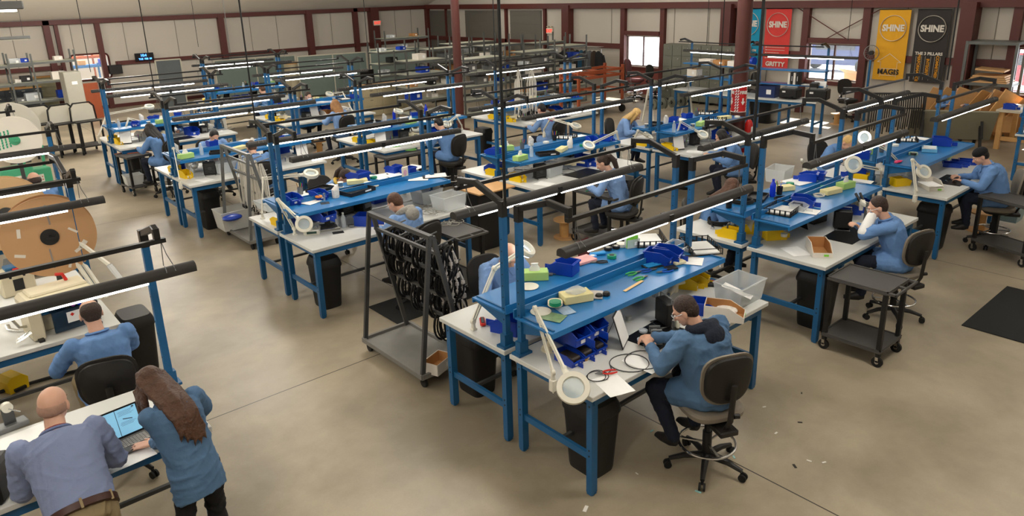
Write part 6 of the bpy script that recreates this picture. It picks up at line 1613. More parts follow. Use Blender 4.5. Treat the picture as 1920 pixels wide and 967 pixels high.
for key in SHORT:
    rnd = random.Random(sum(map(ord, key)) * 7)
    sh = ['blue bin', 'small blue bin', 'white sheet', 'white tape roll', 'black pen cup', 'black letter tray', 'white pouch', 'green tape roll', 'tissue box', 'cream box', 'clear bottle', 'white spool', 'black organizer tray', 'wide white sheet', 'small blue bin', 'pen cup']
    tb = ['large blue bin', 'black extractor', 'black power unit', 'white sheet', 'grey cable coil', 'solder spool', 'pen cup', 'document stand', 'cardboard bin box', 'large blue bin', 'clear bottle', 'small vise', 'cream heat gun', 'clear tote']
    rnd.shuffle(sh); rnd.shuffle(tb)
    if key == 'c2r3N': sh[1] = sh[4] = 'blue bottle'
    if key == 'c1r3N': sh = ['wide white sheet', 'white sheet', 'blue bin', 'white pouch']
    nS = 8 if len(sh) > 6 else len(sh)
    for k in range(nS):
        x = .22 + k * (BL - .44) / (nS - 1) + rnd.uniform(-.03, .03)
        onbench(key, x, .62 + rnd.uniform(-.05, .07), SZ, sh[k], rnd.uniform(-.5, .5), SLOT[k])
    for k in range(8):
        x = .25 + k * (BL - .5) / 7 + rnd.uniform(-.03, .03)
        if tb[k] == 'black mat': continue
        onbench(key, x, .58 + rnd.uniform(-.06, .10), TZ, tb[k], rnd.uniform(-.4, .4), SLOT[k])
    onbench(key, BL * .5, .24, TZ, 'black mat' if key not in ('c2r3S',) else 'wide white sheet', rnd.uniform(-.1, .1), 'in front')
    onbench(key, .32, .22, TZ, 'white sheet', rnd.uniform(-.5, .5), 'at one front corner')
    # yellow bins stand at the end uprights next to the aisle
    onbench(key, .16 if key.endswith('S') else BL - .16, .66, TZ, 'yellow bin', .1, 'beside the left upright')
# green coils
gc = mat('coil_green', (110, 170, 90), .6)
for k, (x, y) in enumerate(((738, 274), (762, 268), (786, 262), (768, 281))):
    P(('gcoil', mk_coil(.13, .007, 5, gc, 40, False)), x, y, TZ if k < 3 else .84, 0, 'cable', f'green cable coil, {["left on the bench","middle on the bench","right on the bench","lower one on the cart"][k]}, beside the dark haired person', 'green cable coils')
# magnifier lamps of the farther benches: base, elbow, head (measured in the photograph with their heights)
for (b_, e_, h_, hz_, nrm, lb, lit) in (
    ((338, 345), (325, 278), (360, 308), 1.05, (-.2, -.6, .7), 'white magnifier lamp at the left end of the white cable rack bench', False),
    ((230, 270), (241, 222), (282, 232), 1.20, (-.2, -.5, -.8), 'white magnifier lamp before the person with long black hair', False),
    ((186, 262), (200, 214), (280, 200), 1.50, (0, .3, -.9), 'white magnifier lamp at the far left end of the row', False),
    ((805, 216), (790, 196), (747, 208), 1.45, (.1, -.3, .9), 'white magnifier lamp above the two blue bottles', False),
    ((662, 215), (642, 172), (618, 176), 1.45, (.1, -.4, .9), 'white ring magnifier behind the light brown hair', False),
    ((1165, 295), (1156, 247), (1104, 272), 1.30, (-.1, -.5, .85), 'white magnifier lamp with blue reflections before the dark ponytail', False),
    ((1262, 280), (1276, 228), (1318, 252), 1.15, (-.2, -.5, .8), 'white magnifier lamp before the curly haired person', False),
    ((1020, 250), (1032, 222), (1080, 236), 1.30, (0, -.4, .9), 'white magnifier lamp over the front of the pink hood bench', False),
    ((866, 242), (856, 218), (838, 232), 1.20, (0, -.4, .9), 'white magnifier lamp right of the dark haired person by the green coils', False),
    ((1508, 322), (1503, 300), (1520, 318), 1.05, (-.2, -.5, .8), 'white magnifier lamp folded low behind the microscope shelf', False),
    ((1180, 290), (1196, 245), (1215, 255), 1.15, (-.2, .5, -.8), 'white magnifier lamp at the left end of the blond hair bench', False)):
    ez = 1.40
    magnifier(at(*b_, TZ), at(*e_, ez), at(*h_, hz_), nrm, lb, lit)

# ------------------------------------------------------------------ storage shelving
def hz(p, py):
    lo, hi = -.5, 8
    for _ in range(40):
        m_ = (lo + hi) / 2; q = MC @ (Vector((p[0], p[1], m_)) - Vector((0, 0, HCAM)))
        y = CYPX - FPX * q[2] / q[1]
        if y > py: lo = m_
        else: hi = m_
    return lo
def mk_shelving(w, d, h, n, topm, over=.0):
    def f():
        o = E_('storage_shelving')
        for k in range(n):
            z = .12 + (h - over - .16) * k / (n - 1)
            m = MB(); m.box((0, 0, z), (w, d, .03)); m.box((0, -d / 2, z - .02), (w, .02, .07)); m.box((0, d / 2, z - .02), (w, .02, .07)); m.m = 1; m.box((0, 0, z + .018), (w - .04, d - .04, .008))
            m.build('shelf', (shelfm, topm), o, smooth=False)
        for x in (-1, 1):
            for y in (-1, 1):
                m = MB(); m.bar((x * w / 2, y * d / 2, 0), (x * w / 2, y * d / 2, h), .05, .012); m.bar((x * (w / 2 - .02), y * d / 2, 0), (x * (w / 2 - .02), y * d / 2, h), .012, .05); m.build('upright', shelfm, o, smooth=False)
        return o
    return f
SHV = []
def shelving(k, px, py, top, w, d, n, rz, lb, over=.3):
    p = at(px, py, 0); h = hz(p, top)
    o = inst(f'shv{k}', mk_shelving(w, d, h, n, shelft, over), p, R(rz), lb, 'shelving', 'grey steel storage shelving'); SHV.append((p, R(rz), w, d, h, n, over, lb)); return o
S_ = [(795, 216, 92, 1.5, .7, 5, 0, 'grey shelving unit left of the middle red pole'), (900, 214, 88, 1.7, .7, 5, 0, 'grey shelving unit right behind the middle red pole'),
      (1000, 202, 76, 1.4, .7, 5, 0, 'grey shelving unit between the red pole and the coat rack'), (1064, 190, 66, 1.1, .8, 5, 0, 'grey shelving unit just left of the coat rack'),
      (742, 188, 78, 1.6, .7, 5, 0, 'grey shelving unit behind the green partition corner'), (838, 186, 72, 1.8, .7, 5, 0, 'grey shelving unit of the second row near the pole'),
      (935, 182, 66, 1.8, .7, 5, 0, 'grey shelving unit of the second row, middle'), (1022, 172, 62, 1.6, .7, 5, 0, 'grey shelving unit of the second row near the exit sign'),
      (760, 160, 55, 2.2, .8, 5, 0, 'tall grey shelving before the bright corner wall'), (880, 162, 64, 2.4, .8, 5, 0, 'grey shelving before the grey doors'),
      (515, 150, 65, 2.4, .8, 5, 0, 'tall grey shelving before the far left wall'), (645, 150, 82, 2.6, .8, 4, 0, 'grey shelving with a lit lamp behind it, near the far corner'),
      (376, 165, 82, 1.5, .7, 4, 0, 'grey shelving right of the blue digital clock'), (100, 227, 96, 1.9, .7, 4, 0, 'grey shelving before the inner window'), (22, 236, 104, 1.8, .7, 4, 0, 'grey shelving at the far left edge')]
for k, a in enumerate(S_): shelving(k, *a)
BX = [('brown', card), ('white', cardw), ('blue', binblue), ('clear', clearp), ('grey', steel), ('black', blackp)]
for i, (p, rz, w, d, h, n, over, lb) in enumerate(SHV):
    rnd = random.Random(50 + i)
    for lv in range(1, n):
        z = .12 + (h - over - .16) * lv / (n - 1) + .024
        if lv == n - 1 and i in (1, 2, 3, 9): continue
        cnt = rnd.choice((1, 2, 3)) if lv < n - 1 else rnd.choice((0, 1, 2))
        for q in range(cnt):
            nmc, c = rnd.choice(BX); kk = rnd.choice((0, 1, 2)); dims = [(.3, .34, .18), (.42, .36, .24), (.24, .3, .12)][kk]
            gap = (h - over - .16) / (n - 1) - .08
            hh = min(dims[2], gap)
            x = -w / 2 + (q + .5) * w / cnt + rnd.uniform(-.05, .05)
            cpos = Vector((p[0] + math.cos(rz) * x, p[1] + math.sin(rz) * x, z))
            sizes = ['medium', 'large', 'small'][kk]
            inst(f'sbox{nmc}{kk}', mk_box(dims[0], dims[1], dims[2], c, c, 'storage_box'), cpos, rz, f'{sizes} {nmc} box, tier {["","one","two","three","four"][lv]}, {["left","middle","right"][q]}: {" ".join([w_ for w_ in lb.split()[1:] if w_ not in ("the", "unit", "of", "a")][:10])}', 'box', 'storage boxes on the grey shelving', (1, 1, hh / dims[2]))
# ------------------------------------------------------------------ far furniture
def simple(name, parts, loc, rz, label, cat, group=None):
    o = empty(name, loc, rz, label, cat, group)
    for pn, m, c in parts: m.build(pn, c, o, smooth=False)
    return o
def partition(pa, pb, h, lb, c=partm):
    a, b_ = at(*pa, 0), at(*pb, 0); L = (b_ - a).length; n = max(1, round(L / 1.3)); m = MB(); f = MB()
    for k in range(n):
        m.box((L * (k + .5) / n, 0, h / 2 + .03), (L / n - .04, .05, h - .06))
    for k in range(n + 1): f.box((L * k / n, 0, h / 2), (.04, .06, h))
    f.box((L / 2, 0, h), (L, .07, .04))
    return simple('partition_wall', (('panels', m, c), ('frame', f, mat('frame_beige', (160, 156, 140), .6))), a, math.atan2(b_[1] - a[1], b_[0] - a[0]), lb, 'partition')
partition((412, 190), (560, 176), 1.55, 'grey green partition with pale frames behind the far benches, left')
partition((566, 184), (692, 172), 1.6, 'grey green partition behind the masked person')
partition((700, 176), (790, 170), 1.75, 'grey green partition with a wooden ledge near the far corner')
partition((306, 205), (352, 200), 1.75, 'dark grey divider panel under the blue clock', mat('divider_dark', (74, 80, 82), .7))
def cabinet(px, py, w, d, h, rows, cols, c, topc, lb, name='drawer_cabinet', rz=0, hc=None):
    p = at(px, py, 0); o = empty(name, p, R(rz), lb, 'cabinet')
    MB().box((0, 0, h / 2), (w, d, h), b=.01).build('carcass', c, o, smooth=False)
    MB().box((0, 0, h + .02), (w + .06, d + .04, .04), b=.004).build('worktop', topc, o, smooth=False)
    for r in range(rows):
        for q in range(cols):
            x = -w / 2 + w * (q + .5) / cols; z = h * (r + .5) / rows
            g = MB().box((x, -d / 2 - .008, z), (w / cols - .02, .016, h / rows - .02), b=.003).build('drawer', c, o, smooth=False)
            MB().box((x, -d / 2 - .024, z + h / rows * .2), (min(.10, w / cols * .3), .014, .018), b=.003).build('handle', hc or tin, g, smooth=False)
    return o
cabinet(728, 210, 2.4, .7, .92, 3, 3, mat('cab_beige', (176, 164, 132), .5), wood, 'beige drawer cabinet with a wooden top before the green partition')
cabinet(582, 178, 1.7, .6, 1.3, 3, 2, mat('cab_tan', (168, 158, 132), .6), wood, 'tall tan cabinet before the far left wall')
cabinet(30, 225, 1.8, .6, 1.05, 5, 5, mat('cab_bluegrey', (70, 78, 86), .5), wood, 'blue grey cabinet of many small drawers at the far left', hc=white_m)
cabinet(88, 218, .9, .35, 1.35, 4, 1, mat('cab_olive', (150, 146, 118), .5), wood, 'olive filing cabinet behind the far left shelving')
p = at(150, 232, 0); o = empty('tall_locker', p, R(5), 'tall pale grey steel locker at the far left', 'locker')
MB().box((0, 0, .85), (.5, .5, 1.7), b=.01).build('body', mat('locker_pale', (166, 164, 152), .5), o, smooth=False); MB().box((0, -.256, .85), (.46, .012, 1.6), b=.002).build('door', mat('locker_pale', (166, 164, 152)), o, smooth=False)
MB().box((.02, -.265, 1.35), (.16, .004, .1)).build('label', paper, o, smooth=False)
p = at(178, 222, 0); simple('orange_board', (('board', MB().box((0, 0, .6), (.6, .06, 1.2), b=.01), orange),), p, R(5), 'orange wooden board standing beside the pale grey locker', 'board')
for k in range(5):
    p = at(104 + k * 5, 205, 0); o = MB().bar((0, 0, 0), (.10, .25, 1.35), .06, .06).build('cardboard_tube', card, smooth=False); o.location = p; tag(o, f'brown cardboard tube leaning behind the table at the far left, {["first","second","third","fourth","fifth"][k]} from the left', 'tube', 'cardboard tubes at the far left')
def mk_vcart():
    o = E_('board_cart'); 
    for x in (-.28, .28):
        for y in (-.3, .3): MB().box((x, y, .42), (.04, .04, .84)).build('leg', blackp, o, smooth=False); MB().cyl((x - .015, y, .04), (x + .015, y, .04), .04, n=12).build('caster', rubber, o)
    for z, n_ in ((.84, 'top_shelf'), (.2, 'bottom_shelf')): MB().box((0, 0, z), (.62, .66, .03)).build(n_, blackp, o, smooth=False)
    m = MB(); m.prism([(-.28, 0), (.28, 0), (.26, .34), (.18, .42), (-.18, .42), (-.26, .34)], -.01, .01, Matrix(((1, 0, 0, 0), (0, 0, -1, 0), (0, 1, 0, .86), (0, 0, 0, 1)))); m.build('white_board', white_m, o, smooth=False)
    m = MB(); m.sweep([(-.31, 0, .86), (-.29, 0, 1.2), (-.2, 0, 1.31), (.2, 0, 1.31), (.29, 0, 1.2), (.31, 0, .86)], .02, 6); m.build('hoop', blackp, o)
    return o
for k, (x, y) in enumerate(((88, 292), (130, 290), (170, 285))):
    inst('vcart', mk_vcart, at(x, y, 0), R(10), f'black cart with a white hooped board in the far left corner, {["left","middle","right"][k]} of three', 'cart', 'hooped board carts')
# monitor on the beige cabinet
p = at(728, 207, 0); o = empty('monitor', (p[0] - .7, p[1], .96), R(8), 'black monitor on the beige drawer cabinet', 'monitor')
MB().box((0, 0, .30), (.56, .04, .34), b=.01).build('screen', bezel, o, smooth=False); MB().box((0, .02, .08), (.06, .04, .16)).build('neck', blackp, o); MB().box((0, 0, .01), (.24, .18, .02), b=.004).build('foot', blackp, o)
# lockers by the window
def lockers(pa, pb, h, lb, n=8, rows=5):
    a, b_ = atx(1243, 100, 20.45), atx(1392, 100, 20.45); a[2] = b_[2] = 0; L = (b_ - a).length
    o = empty('locker_bank', a, math.atan2(b_[1] - a[1], b_[0] - a[0]), lb, 'lockers')
    MB().box((L / 2, .25, h / 2 + .04), (L, .45, h - .08)).build('body', mat('locker_grey', (104, 106, 94), .5), o, smooth=False)
    for q in range(n):
        for r in range(rows):
            x = L * (q + .5) / n; z = .1 + (h - .12) * (r + .5) / rows
            g = MB().box((x, .015, z), (L / n - .02, .02, (h - .12) / rows - .02)).build('door', mat('locker_grey', (104, 106, 94)), o, smooth=False); MB().box((x + .06, -.002, z + .08), (.05, .014, .04)).build('latch', tin, g, smooth=False)
    for q in range(n + 1): MB().box((L * q / n, .25, .04), (.03, .4, .08)).build('foot', dsteel, o, smooth=False)
lockers(None, None, 1.92, 'long bank of grey green lockers between the window and the red wall column')
# coat rack and coats
p = at(1128, 178, 0); p2 = Vector((19.6, 17.9, 0)); CR = Vector((19.55, 18.6, 0))
o = empty('coat_rack', CR, R(-90), 'chrome coat rail hung with dark coats left of the window', 'coat rack')
for x in (-.95, .95):
    MB().cyl((x, 0, .06), (x, 0, 1.72), .018, n=8).build('upright', chrome, o); MB().box((x, 0, .04), (.05, .55, .04)).build('foot', chrome, o)
m = MB(); m.cyl((-.95, 0, 1.72), (.95, 0, 1.72), .018, n=8); m.build('rail', chrome, o)
m = MB(); 
for q in range(5): m.cyl((-.95, -.16 + q * .08, 1.80), (.95, -.16 + q * .08, 1.80), .008, n=6)
m.build('hat_shelf', chrome, o)
cc = [('black', (22, 22, 24)), ('dark grey', (58, 60, 62)), ('olive', (74, 70, 48)), ('black', (18, 18, 20)), ('teal blue', (20, 70, 96)), ('charcoal', (46, 46, 50)), ('grey', (84, 86, 90)), ('dark brown', (56, 42, 34)), ('black', (25, 25, 27))]
for k, (n_, c) in enumerate(cc):
    m = MB(); y = .84 - k * .21
    m.loft([[Vector((math.cos(a) * rx, math.sin(a) * ry, z)) for a in [2 * PI * q / 14 for q in range(14)]] for rx, ry, z in ((.04, .03, 1.66), (.075, .20, 1.56), (.085, .23, 1.3), (.10, .25, 1.0), (.11, .27, .78))])
    for s_ in (-1, 1): m.sweep([(0, s_ * .2, 1.52), (.02, s_ * .27, 1.25), (.03, s_ * .27, .98)], [.06, .055, .045], 8)
    o = m.build('coat', mat('coat_' + str(k), c, .9, bump=.6, bscale=10)); o.location = (CR[0], CR[1] + y, 0); o.rotation_euler = (0, 0, 0)
    tag(o, f'{n_} coat hanging on the chrome rail, {["first","second","third","fourth","fifth","sixth","seventh","eighth","ninth"][k]} from the left', 'coat', 'coats on the rail')
# orange cart
p = at(1110, 214, 0); o = empty('orange_rack_cart', p, R(0), 'tall orange steel cart on black wheels before the coats', 'cart')
L_, W_o, H_o = 2.0, .75, hz(p, 124)
for x in (-1, 1):
    for y in (-1, 1):
        u = MB().box((x * L_ / 2, y * W_o / 2, (H_o + .3) / 2), (.09, .06, H_o - .3)).build('upright', orange, o, smooth=False)
        MB().cyl((x * L_ / 2 - .03, y * W_o / 2, .12), (x * L_ / 2 + .03, y * W_o / 2, .12), .12, n=18).build('wheel', rubber, u)
for z in (.28, .75, 1.2, H_o - .12):
    m = MB()
    for y in (-1, 1): m.bar((-L_ / 2, y * W_o / 2, z), (L_ / 2, y * W_o / 2, z), .04, .08)
    for x in (-1, 0, 1): m.bar((x * L_ / 2, -W_o / 2, z), (x * L_ / 2, W_o / 2, z), .04, .04)
    m.build('beam', orange, o, smooth=False)
MB().box((0, 0, .31), (L_ - .1, W_o - .1, .02)).build('deck', mat('deck_grey', (130, 128, 120), .6), o, smooth=False)
# empty chairs by the window
inst('chair_red', lambda: make_chair(mat('fabric_maroon', (96, 46, 44), .9, bump=.3, bscale=200), fabric_s), at(1190, 190, 0), R(200), 'maroon office chair before the window', 'chair', None, 1.25)
inst('chair_k', None, at(1228, 192, 0), R(190), 'small black drafting chair before the lockers', 'chair', 'empty chairs', 1.1)
inst('chair_k', None, at(1585, 226, 0), R(150), 'empty black drafting chair before the cardboard carton', 'chair', 'empty chairs')
inst('chair_k', None, at(1400, 205, 0), R(60), 'empty black chair behind the red pole', 'chair', 'empty chairs')
# rack of hose reels
p = at(1252, 224, 0); o = empty('hose_reel_rack', p, R(-12), 'white pipe rack with grey wire reels beyond the blond person', 'rack')
hr = 1.05
for x in (-.75, .75):
    m = MB(); m.bar((x, -.25, 0), (x, 0, hr), .04, .04); m.bar((x, .25, 0), (x, 0, hr), .04, .04); m.build('frame_leg', white_m, o, smooth=False)
for z in (hr, .5): MB().cyl((-.8, 0, z), (.8, 0, z), .018, n=8).build('axle', tin, o)
for k in range(8):
    z = hr if k < 4 else .5; x = -.55 + (k % 4) * .36
    rl = MB().lathe([(.05, -.05), (.16, -.05), (.16, -.04), (.09, -.035), (.09, .035), (.16, .04), (.16, .05), (.05, .05)], n=24, axis='X', cap=False).build('reel_body', mat('reel_grey', (110, 112, 100), .5)); rl.name = 'wire_reel'
    rl.location = (p[0] + x * math.cos(R(-12)), p[1] + x * math.sin(R(-12)), z); rl.rotation_euler = (0, 0, R(-12)); tag(rl, f'grey wire reel on the white pipe rack, {"upper" if k<4 else "lower"} row, {["first","second","third","fourth"][k%4]} from the left', 'reel', 'grey wire reels')
# benches along the right wall, long side parallel to the wall
def wall_bench(pa, pb, lb, h=.914, D=.75, posts=True):
    """pa and pb: front corners of the table top as measured at height h"""
    a, b_ = at(*pa, h), at(*pb, h); L = (b_ - a).length; an = math.atan2(b_[1] - a[1], b_[0] - a[0])
    o = empty('workbench', (a[0], a[1], 0), an, 'blue workbench along the right wall: ' + lb, 'workbench', 'blue workbenches along the right wall')
    MB().box((L / 2, D / 2, h - .02), (L, D, .04), b=.003).build('tabletop', top_m, o, smooth=False)
    m = MB(); m.box((L / 2, .05, h - .075), (L - .1, .035, .07)); m.build('apron', blue, o, smooth=False)
    for x in (.06, L / 2, L - .06):
        for y in (.06, D - .06): MB().box((x, y, (h - .04) / 2), (.06, .055, h - .04)).build('leg', blue, o, smooth=False)
        MB().bar((x, .08, .34), (x, D - .08, .34), .03, .05).build('stretcher', blue, o, smooth=False)
    if posts:
        for x in (.05, L - .05):
            MB().box((x, D - .06, (h + 2.2) / 2), (.05, .045, 2.2 - h)).build('post', blue, o, smooth=False)
            m = MB(); m.bar((x, D - .06, 2.2), (x, .35, 2.32), .045, .05); m.bar((x, .36, 2.32), (x, .18, 2.30), .045, .05); m.build('arm', rail_m, o, smooth=False)
        MB().bar((0, .18, 2.25), (L, .18, 2.25), .035, .03).build('light_rail', rail_m, o, smooth=False)
        for z in (1.25, 1.62): MB().box((L / 2, D - .2, z), (L, .34, .03)).build('shelf', blue2, o, smooth=False)
        p = o.location; t = inst('tube', None, (p[0] + .18 * -math.sin(an) + .2 * math.cos(an), p[1] + .18 * math.cos(an) + .2 * math.sin(an), 2.0), an, 'black tube lamp over the ' + lb, 'lamp', 'tube lamps hanging over the benches')
    return o, L, an, D
def onwall(W, x, y, z, kv, rz, label, cat, scale=None, group=None):
    o, L, an, D = W; c, s_ = math.cos(an), math.sin(an)
    return inst(kv[0], kv[1], (o.location[0] + c * x - s_ * y, o.location[1] + s_ * x + c * y, z), an + rz, label, cat, group, scale)
WB1 = wall_bench((1262, 166), (1392, 181), 'empty one before the lockers')
WB2 = wall_bench((1398, 182), (1530, 192), 'one with the printers before the banners')
WB3 = wall_bench((1545, 158), (1625, 168), 'sunlit one under the window', .75, .7, False)
def mk_printer():
    o = E_('printer'); MB().box((0, 0, .14), (.46, .38, .24), b=.02).build('case', blackp, o, smooth=False); MB().box((0, -.02, .275), (.36, .26, .03), b=.006).build('lid', steel, o, smooth=False)
    MB().box((0, -.24, .08), (.30, .14, .012)).build('paper_tray', blackp, o); MB().box((0, .12, .34), (.26, .06, .16), rot=Matrix.Rotation(-.3, 3, 'X')).build('paper_stack', paper, o); MB().box((-.1, -.193, .19), (.08, .004, .04)).build('label', paper, o); return o
onwall(WB2, .45, .35, .914, ('bluecrate', mk_box(.5, .34, .3, mat('crate_navy', (14, 40, 90), .5), None, 'crate')), 0, 'navy blue crate on the wall bench left of the printers', 'crate')
onwall(WB2, 1.05, .35, .914, ('printer', mk_printer), 0, 'black printer with white paper on the wall bench', 'printer')
onwall(WB2, 1.75, .35, .914, ('printer', mk_printer), .1, 'black printer nearest the window on the wall bench', 'printer', 1.1)
onwall(WB2, WB2[1] - .2, .38, .914, ('towerpc', lambda: (lambda o: (MB().box((0, 0, .22), (.2, .42, .44), b=.015).build('case', blackp, o), MB().box((0, -.213, .3), (.15, .006, .08)).build('drive_bay', steel, o), o)[2])(E_('computer_tower'))), .2, 'black computer tower at the end of the printer bench', 'computer')
for k in range(4): onwall(WB2, .95 + k * .07, .55, 1.265, (f'bnd{k%2}', mk_box(.05, .26, .3, [cardw, blackp][k % 2], None, 'ring_binder')), 0, f'{["white","black"][k%2]} binder upright on the printer bench shelf, {["first","second","third","fourth"][k]} from the left', 'binder')
onwall(WB2, 1.4, .5, 1.265, ('tray_k', None), 0, 'black letter tray on the shelf above the printers', 'tray', 1.0)
for k in range(3): onwall(WB1, .8 + k * .5, .5, 1.635, (f'wbb{k}', mk_box(.4, .26, .14, [cardw, card, cardw][k], None, 'carton')), 0, f'{["white","brown","pale"][k]} box on the top shelf before the lockers', 'box')
onwall(WB1, .35, .5, 1.265, ('wbx', mk_box(.34, .26, .2, cardw, card, 'carton')), 0, 'white carton on the middle shelf before the lockers', 'box')
for k in range(3): onwall(WB1, 2.1 + k * .12, .5, 1.80, (f'rl{k}', lambda k=k: MB().lathe([(.02, -.04), (.11, -.04), (.11, .04), (.02, .04)], n=20, axis='X').build('ribbon_reel', [binblue, red, binblue][k])), 0, f'{["blue","red","second blue"][k]} ribbon reel above the bench before the lockers', 'reel')
# big carton on the sunlit bench
p = at(1612, 164, .75); o = empty('open_carton', (p[0], p[1], .76), R(60), 'large open brown cardboard carton under the window', 'box')
mk = mk_box(.75, .6, .42, card, card, 'walls_tmp')(); 
for c_ in kids(mk): c_.parent = o
bpy.data.objects.remove(mk)
for s_ in (-1, 1): MB().box((0, s_ * .42, .48), (.74, .28, .01), rot=Matrix.Rotation(s_ * .5, 3, 'X')).build('flap', card, o, smooth=False)
for k in range(3): onwall(WB3, .3 + k * .4, .3, .75, (f'ws{k}', mk_box(.34, .4, .06, cardw, None, 'flat_carton')), .1 * k, f'flat white box on the sunlit bench, {["left","middle","right"][k]}', 'box')
# round wall fan beside the yellow banner
q = atx(1634, 99, XW - .35); o = empty('wall_fan', q, 0, 'round metal fan on a blue post beside the yellow banner', 'fan')
m = MB(); m.sweep([(0, .2 * math.cos(a), .2 * math.sin(a)) for a in [2 * PI * k / 24 for k in range(24)]], .012, 6, closed=True)
for k in range(8): a = PI * k / 8; m.bar((0, -.2 * math.cos(a), -.2 * math.sin(a)), (0, .2 * math.cos(a), .2 * math.sin(a)), .005, .005)
m.build('cage', steel, o); MB().cyl((-.05, 0, 0), (.05, 0, 0), .06, n=16).build('motor', blackp, o); m = MB(); m.bar((0, 0, -.2), (0, 0, -q[2]), .05, .05); m.build('post', blue, o)
# plywood rack and leaning boards
pr = at(1850, 235, 0); pr = Vector((20.3, 4.6, 0))
a_, b_ = atx(1812, 150, 20.6), atx(1905, 150, 20.6)
PR = Vector((20.62, (a_[1] + b_[1]) / 2, 0)); LP = abs(a_[1] - b_[1])
o = empty('plywood_rack', PR, R(-90), 'grey steel rack stacked with plywood boards by the right wall', 'rack')
for x in (-1, 1):
    for y in (-1, 1): MB().box((x * LP / 2, y * .35, 1.15), (.06, .06, 2.3)).build('upright', shelfm, o, smooth=False)
for z in (.25, 1.28, 2.26): MB().box((0, 0, z), (LP, .74, .07)).build('shelf', shelfm, o, smooth=False)
for k in range(5):
    q = MB().box((0, 0, 0), (.62, LP - .2 - .06 * k, .035)).build('plywood_board', plywood, smooth=False)
    q.location = (PR[0], PR[1], 1.335 + k * .045 + (.1 if k == 4 else 0)); q.rotation_euler = (.06 if k == 4 else 0, 0, .02 * k)
    tag(q, f'plywood board lying on the grey rack, {["lowest","second","third","fourth","topmost tilted"][k]} of five', 'board', 'plywood boards on the rack')
for k in range(9):
    q = MB().box((0, 0, .6), (.03, .9, 1.2)).build('leaning_board', [plywood, wood, card][k % 3], smooth=False)
    q.location = (20.2 - .10 * (k % 4), 6.9 - .2 * k, .02); q.rotation_euler = (R(20 + 4 * (k % 3)), R(-22 + 3 * (k % 4)), R(20 + 6 * k))
    tag(q, f'brown board leaning in the pile under the plywood rack, {["first","second","third","fourth","fifth","sixth","seventh","eighth","ninth"][k]} from the left', 'board', 'brown boards leaning under the rack')
# tilted drafting board
p = Vector((18.7, 5.9, 0)); o = empty('tilted_board', p, R(118 - 90), 'large grey tilted board on dark legs at the right', 'drafting board')
TB0, TB1 = at(1718, 244, 0), at(1830, 262, 0)
Mr = Matrix.Rotation(R(-52), 3, 'X')
m = MB(); m.box((0, 0, .50), (1.75, .85, .05), rot=Matrix.Rotation(R(122), 3, 'X'), b=.004); m.build('board', mat('board_grey', (140, 136, 118), .6), o, smooth=False)
m = MB(); m.box((1.0, .2, .52), (.5, .04, .38)); m.build('side_leaf', plywood, o, smooth=False)
for x in (-.6, .6):
    m = MB(); m.bar((x, -.28, 0), (x, .15, .75), .06, .06); m.bar((x, .4, 0), (x, .1, .7), .06, .06); m.bar((x, -.30, .25), (x, .02, .80), .05, .03); m.build('trestle', blackp, o, smooth=False)
o.rotation_euler = (0, 0, R(-62))
# wooden table and the blue bench at the right edge
p = at(1872, 203, .914); o = empty('wooden_table', (p[0], p[1] - 1.1, 0), R(0), 'rough wooden table with blue and white things at the right edge', 'table')
MB().box((.5, .35, .88), (1.3, 1.5, .05)).build('top', mat('table_top_pale', (196, 186, 164), .6), o, smooth=False)
for x in (-.05, 1.05):
    for y in (-.3, 1.0): MB().box((x, y, .43), (.10, .10, .86)).build('leg', wood, o, smooth=False)
MB().bar((-.05, -.3, .25), (-.05, 1.0, .25), .05, .09).build('stretcher', wood, o, smooth=False)
W_ = o.location
for k in range(4): inst(['bin_blue_m', 'paper_big', 'bin_blue_m', 'spraywhite'][k], None, (W_[0] + .1 + .25 * k, W_[1] + .9 - .25 * k, .906), .4 * k, f'{["blue bin at the corner","white sheet","second blue bin","white pouch"][k]} on the rough wooden table', ['bin', 'paper', 'bin', 'bag'][k])
b5 = inst('bench', None, (16.05, 3.97 - .95, 0), 0, 'blue and grey workbench: the one cut by the right edge of the photo', 'workbench', 'blue workbenches in back to back rows')
inst('chair_k', None, (17.2, 2.2, 0), R(20), 'empty black chair at the right edge bench', 'chair', 'empty chairs')
# metal sheets rack behind, mesh of dark hanging chains
p = at(1668, 235, 0); p = at(1672, 274, 0); o = empty('hanging_rack', p, R(-50), 'rack hung with rows of dark small parts behind the dark cap', 'rack')
m = MB()
for x in (-.6, .6): m.bar((x, 0, 0), (x, 0, 1.25), .04, .04); m.bar((x, -.35, .03), (x, .35, .03), .05, .05)
m.bar((-.6, 0, 1.25), (.6, 0, 1.25), .04, .04); m.bar((-.6, 0, .9), (.6, 0, .9), .03, .03); m.build('frame', dsteel, o, smooth=False)
m = MB(); rnd = random.Random(3)
for q in range(24):
    x = -.56 + q * .048; m.sweep([(x, -.03, 1.25), (x + .01, -.06, .9), (x, -.05, .4 + rnd.uniform(-.1, .1))], .016, 5)
tag(m.build('dark_strands', mat('strand_dark', (40, 36, 34), .5, var=.4, scale=40), o), kind='stuff')
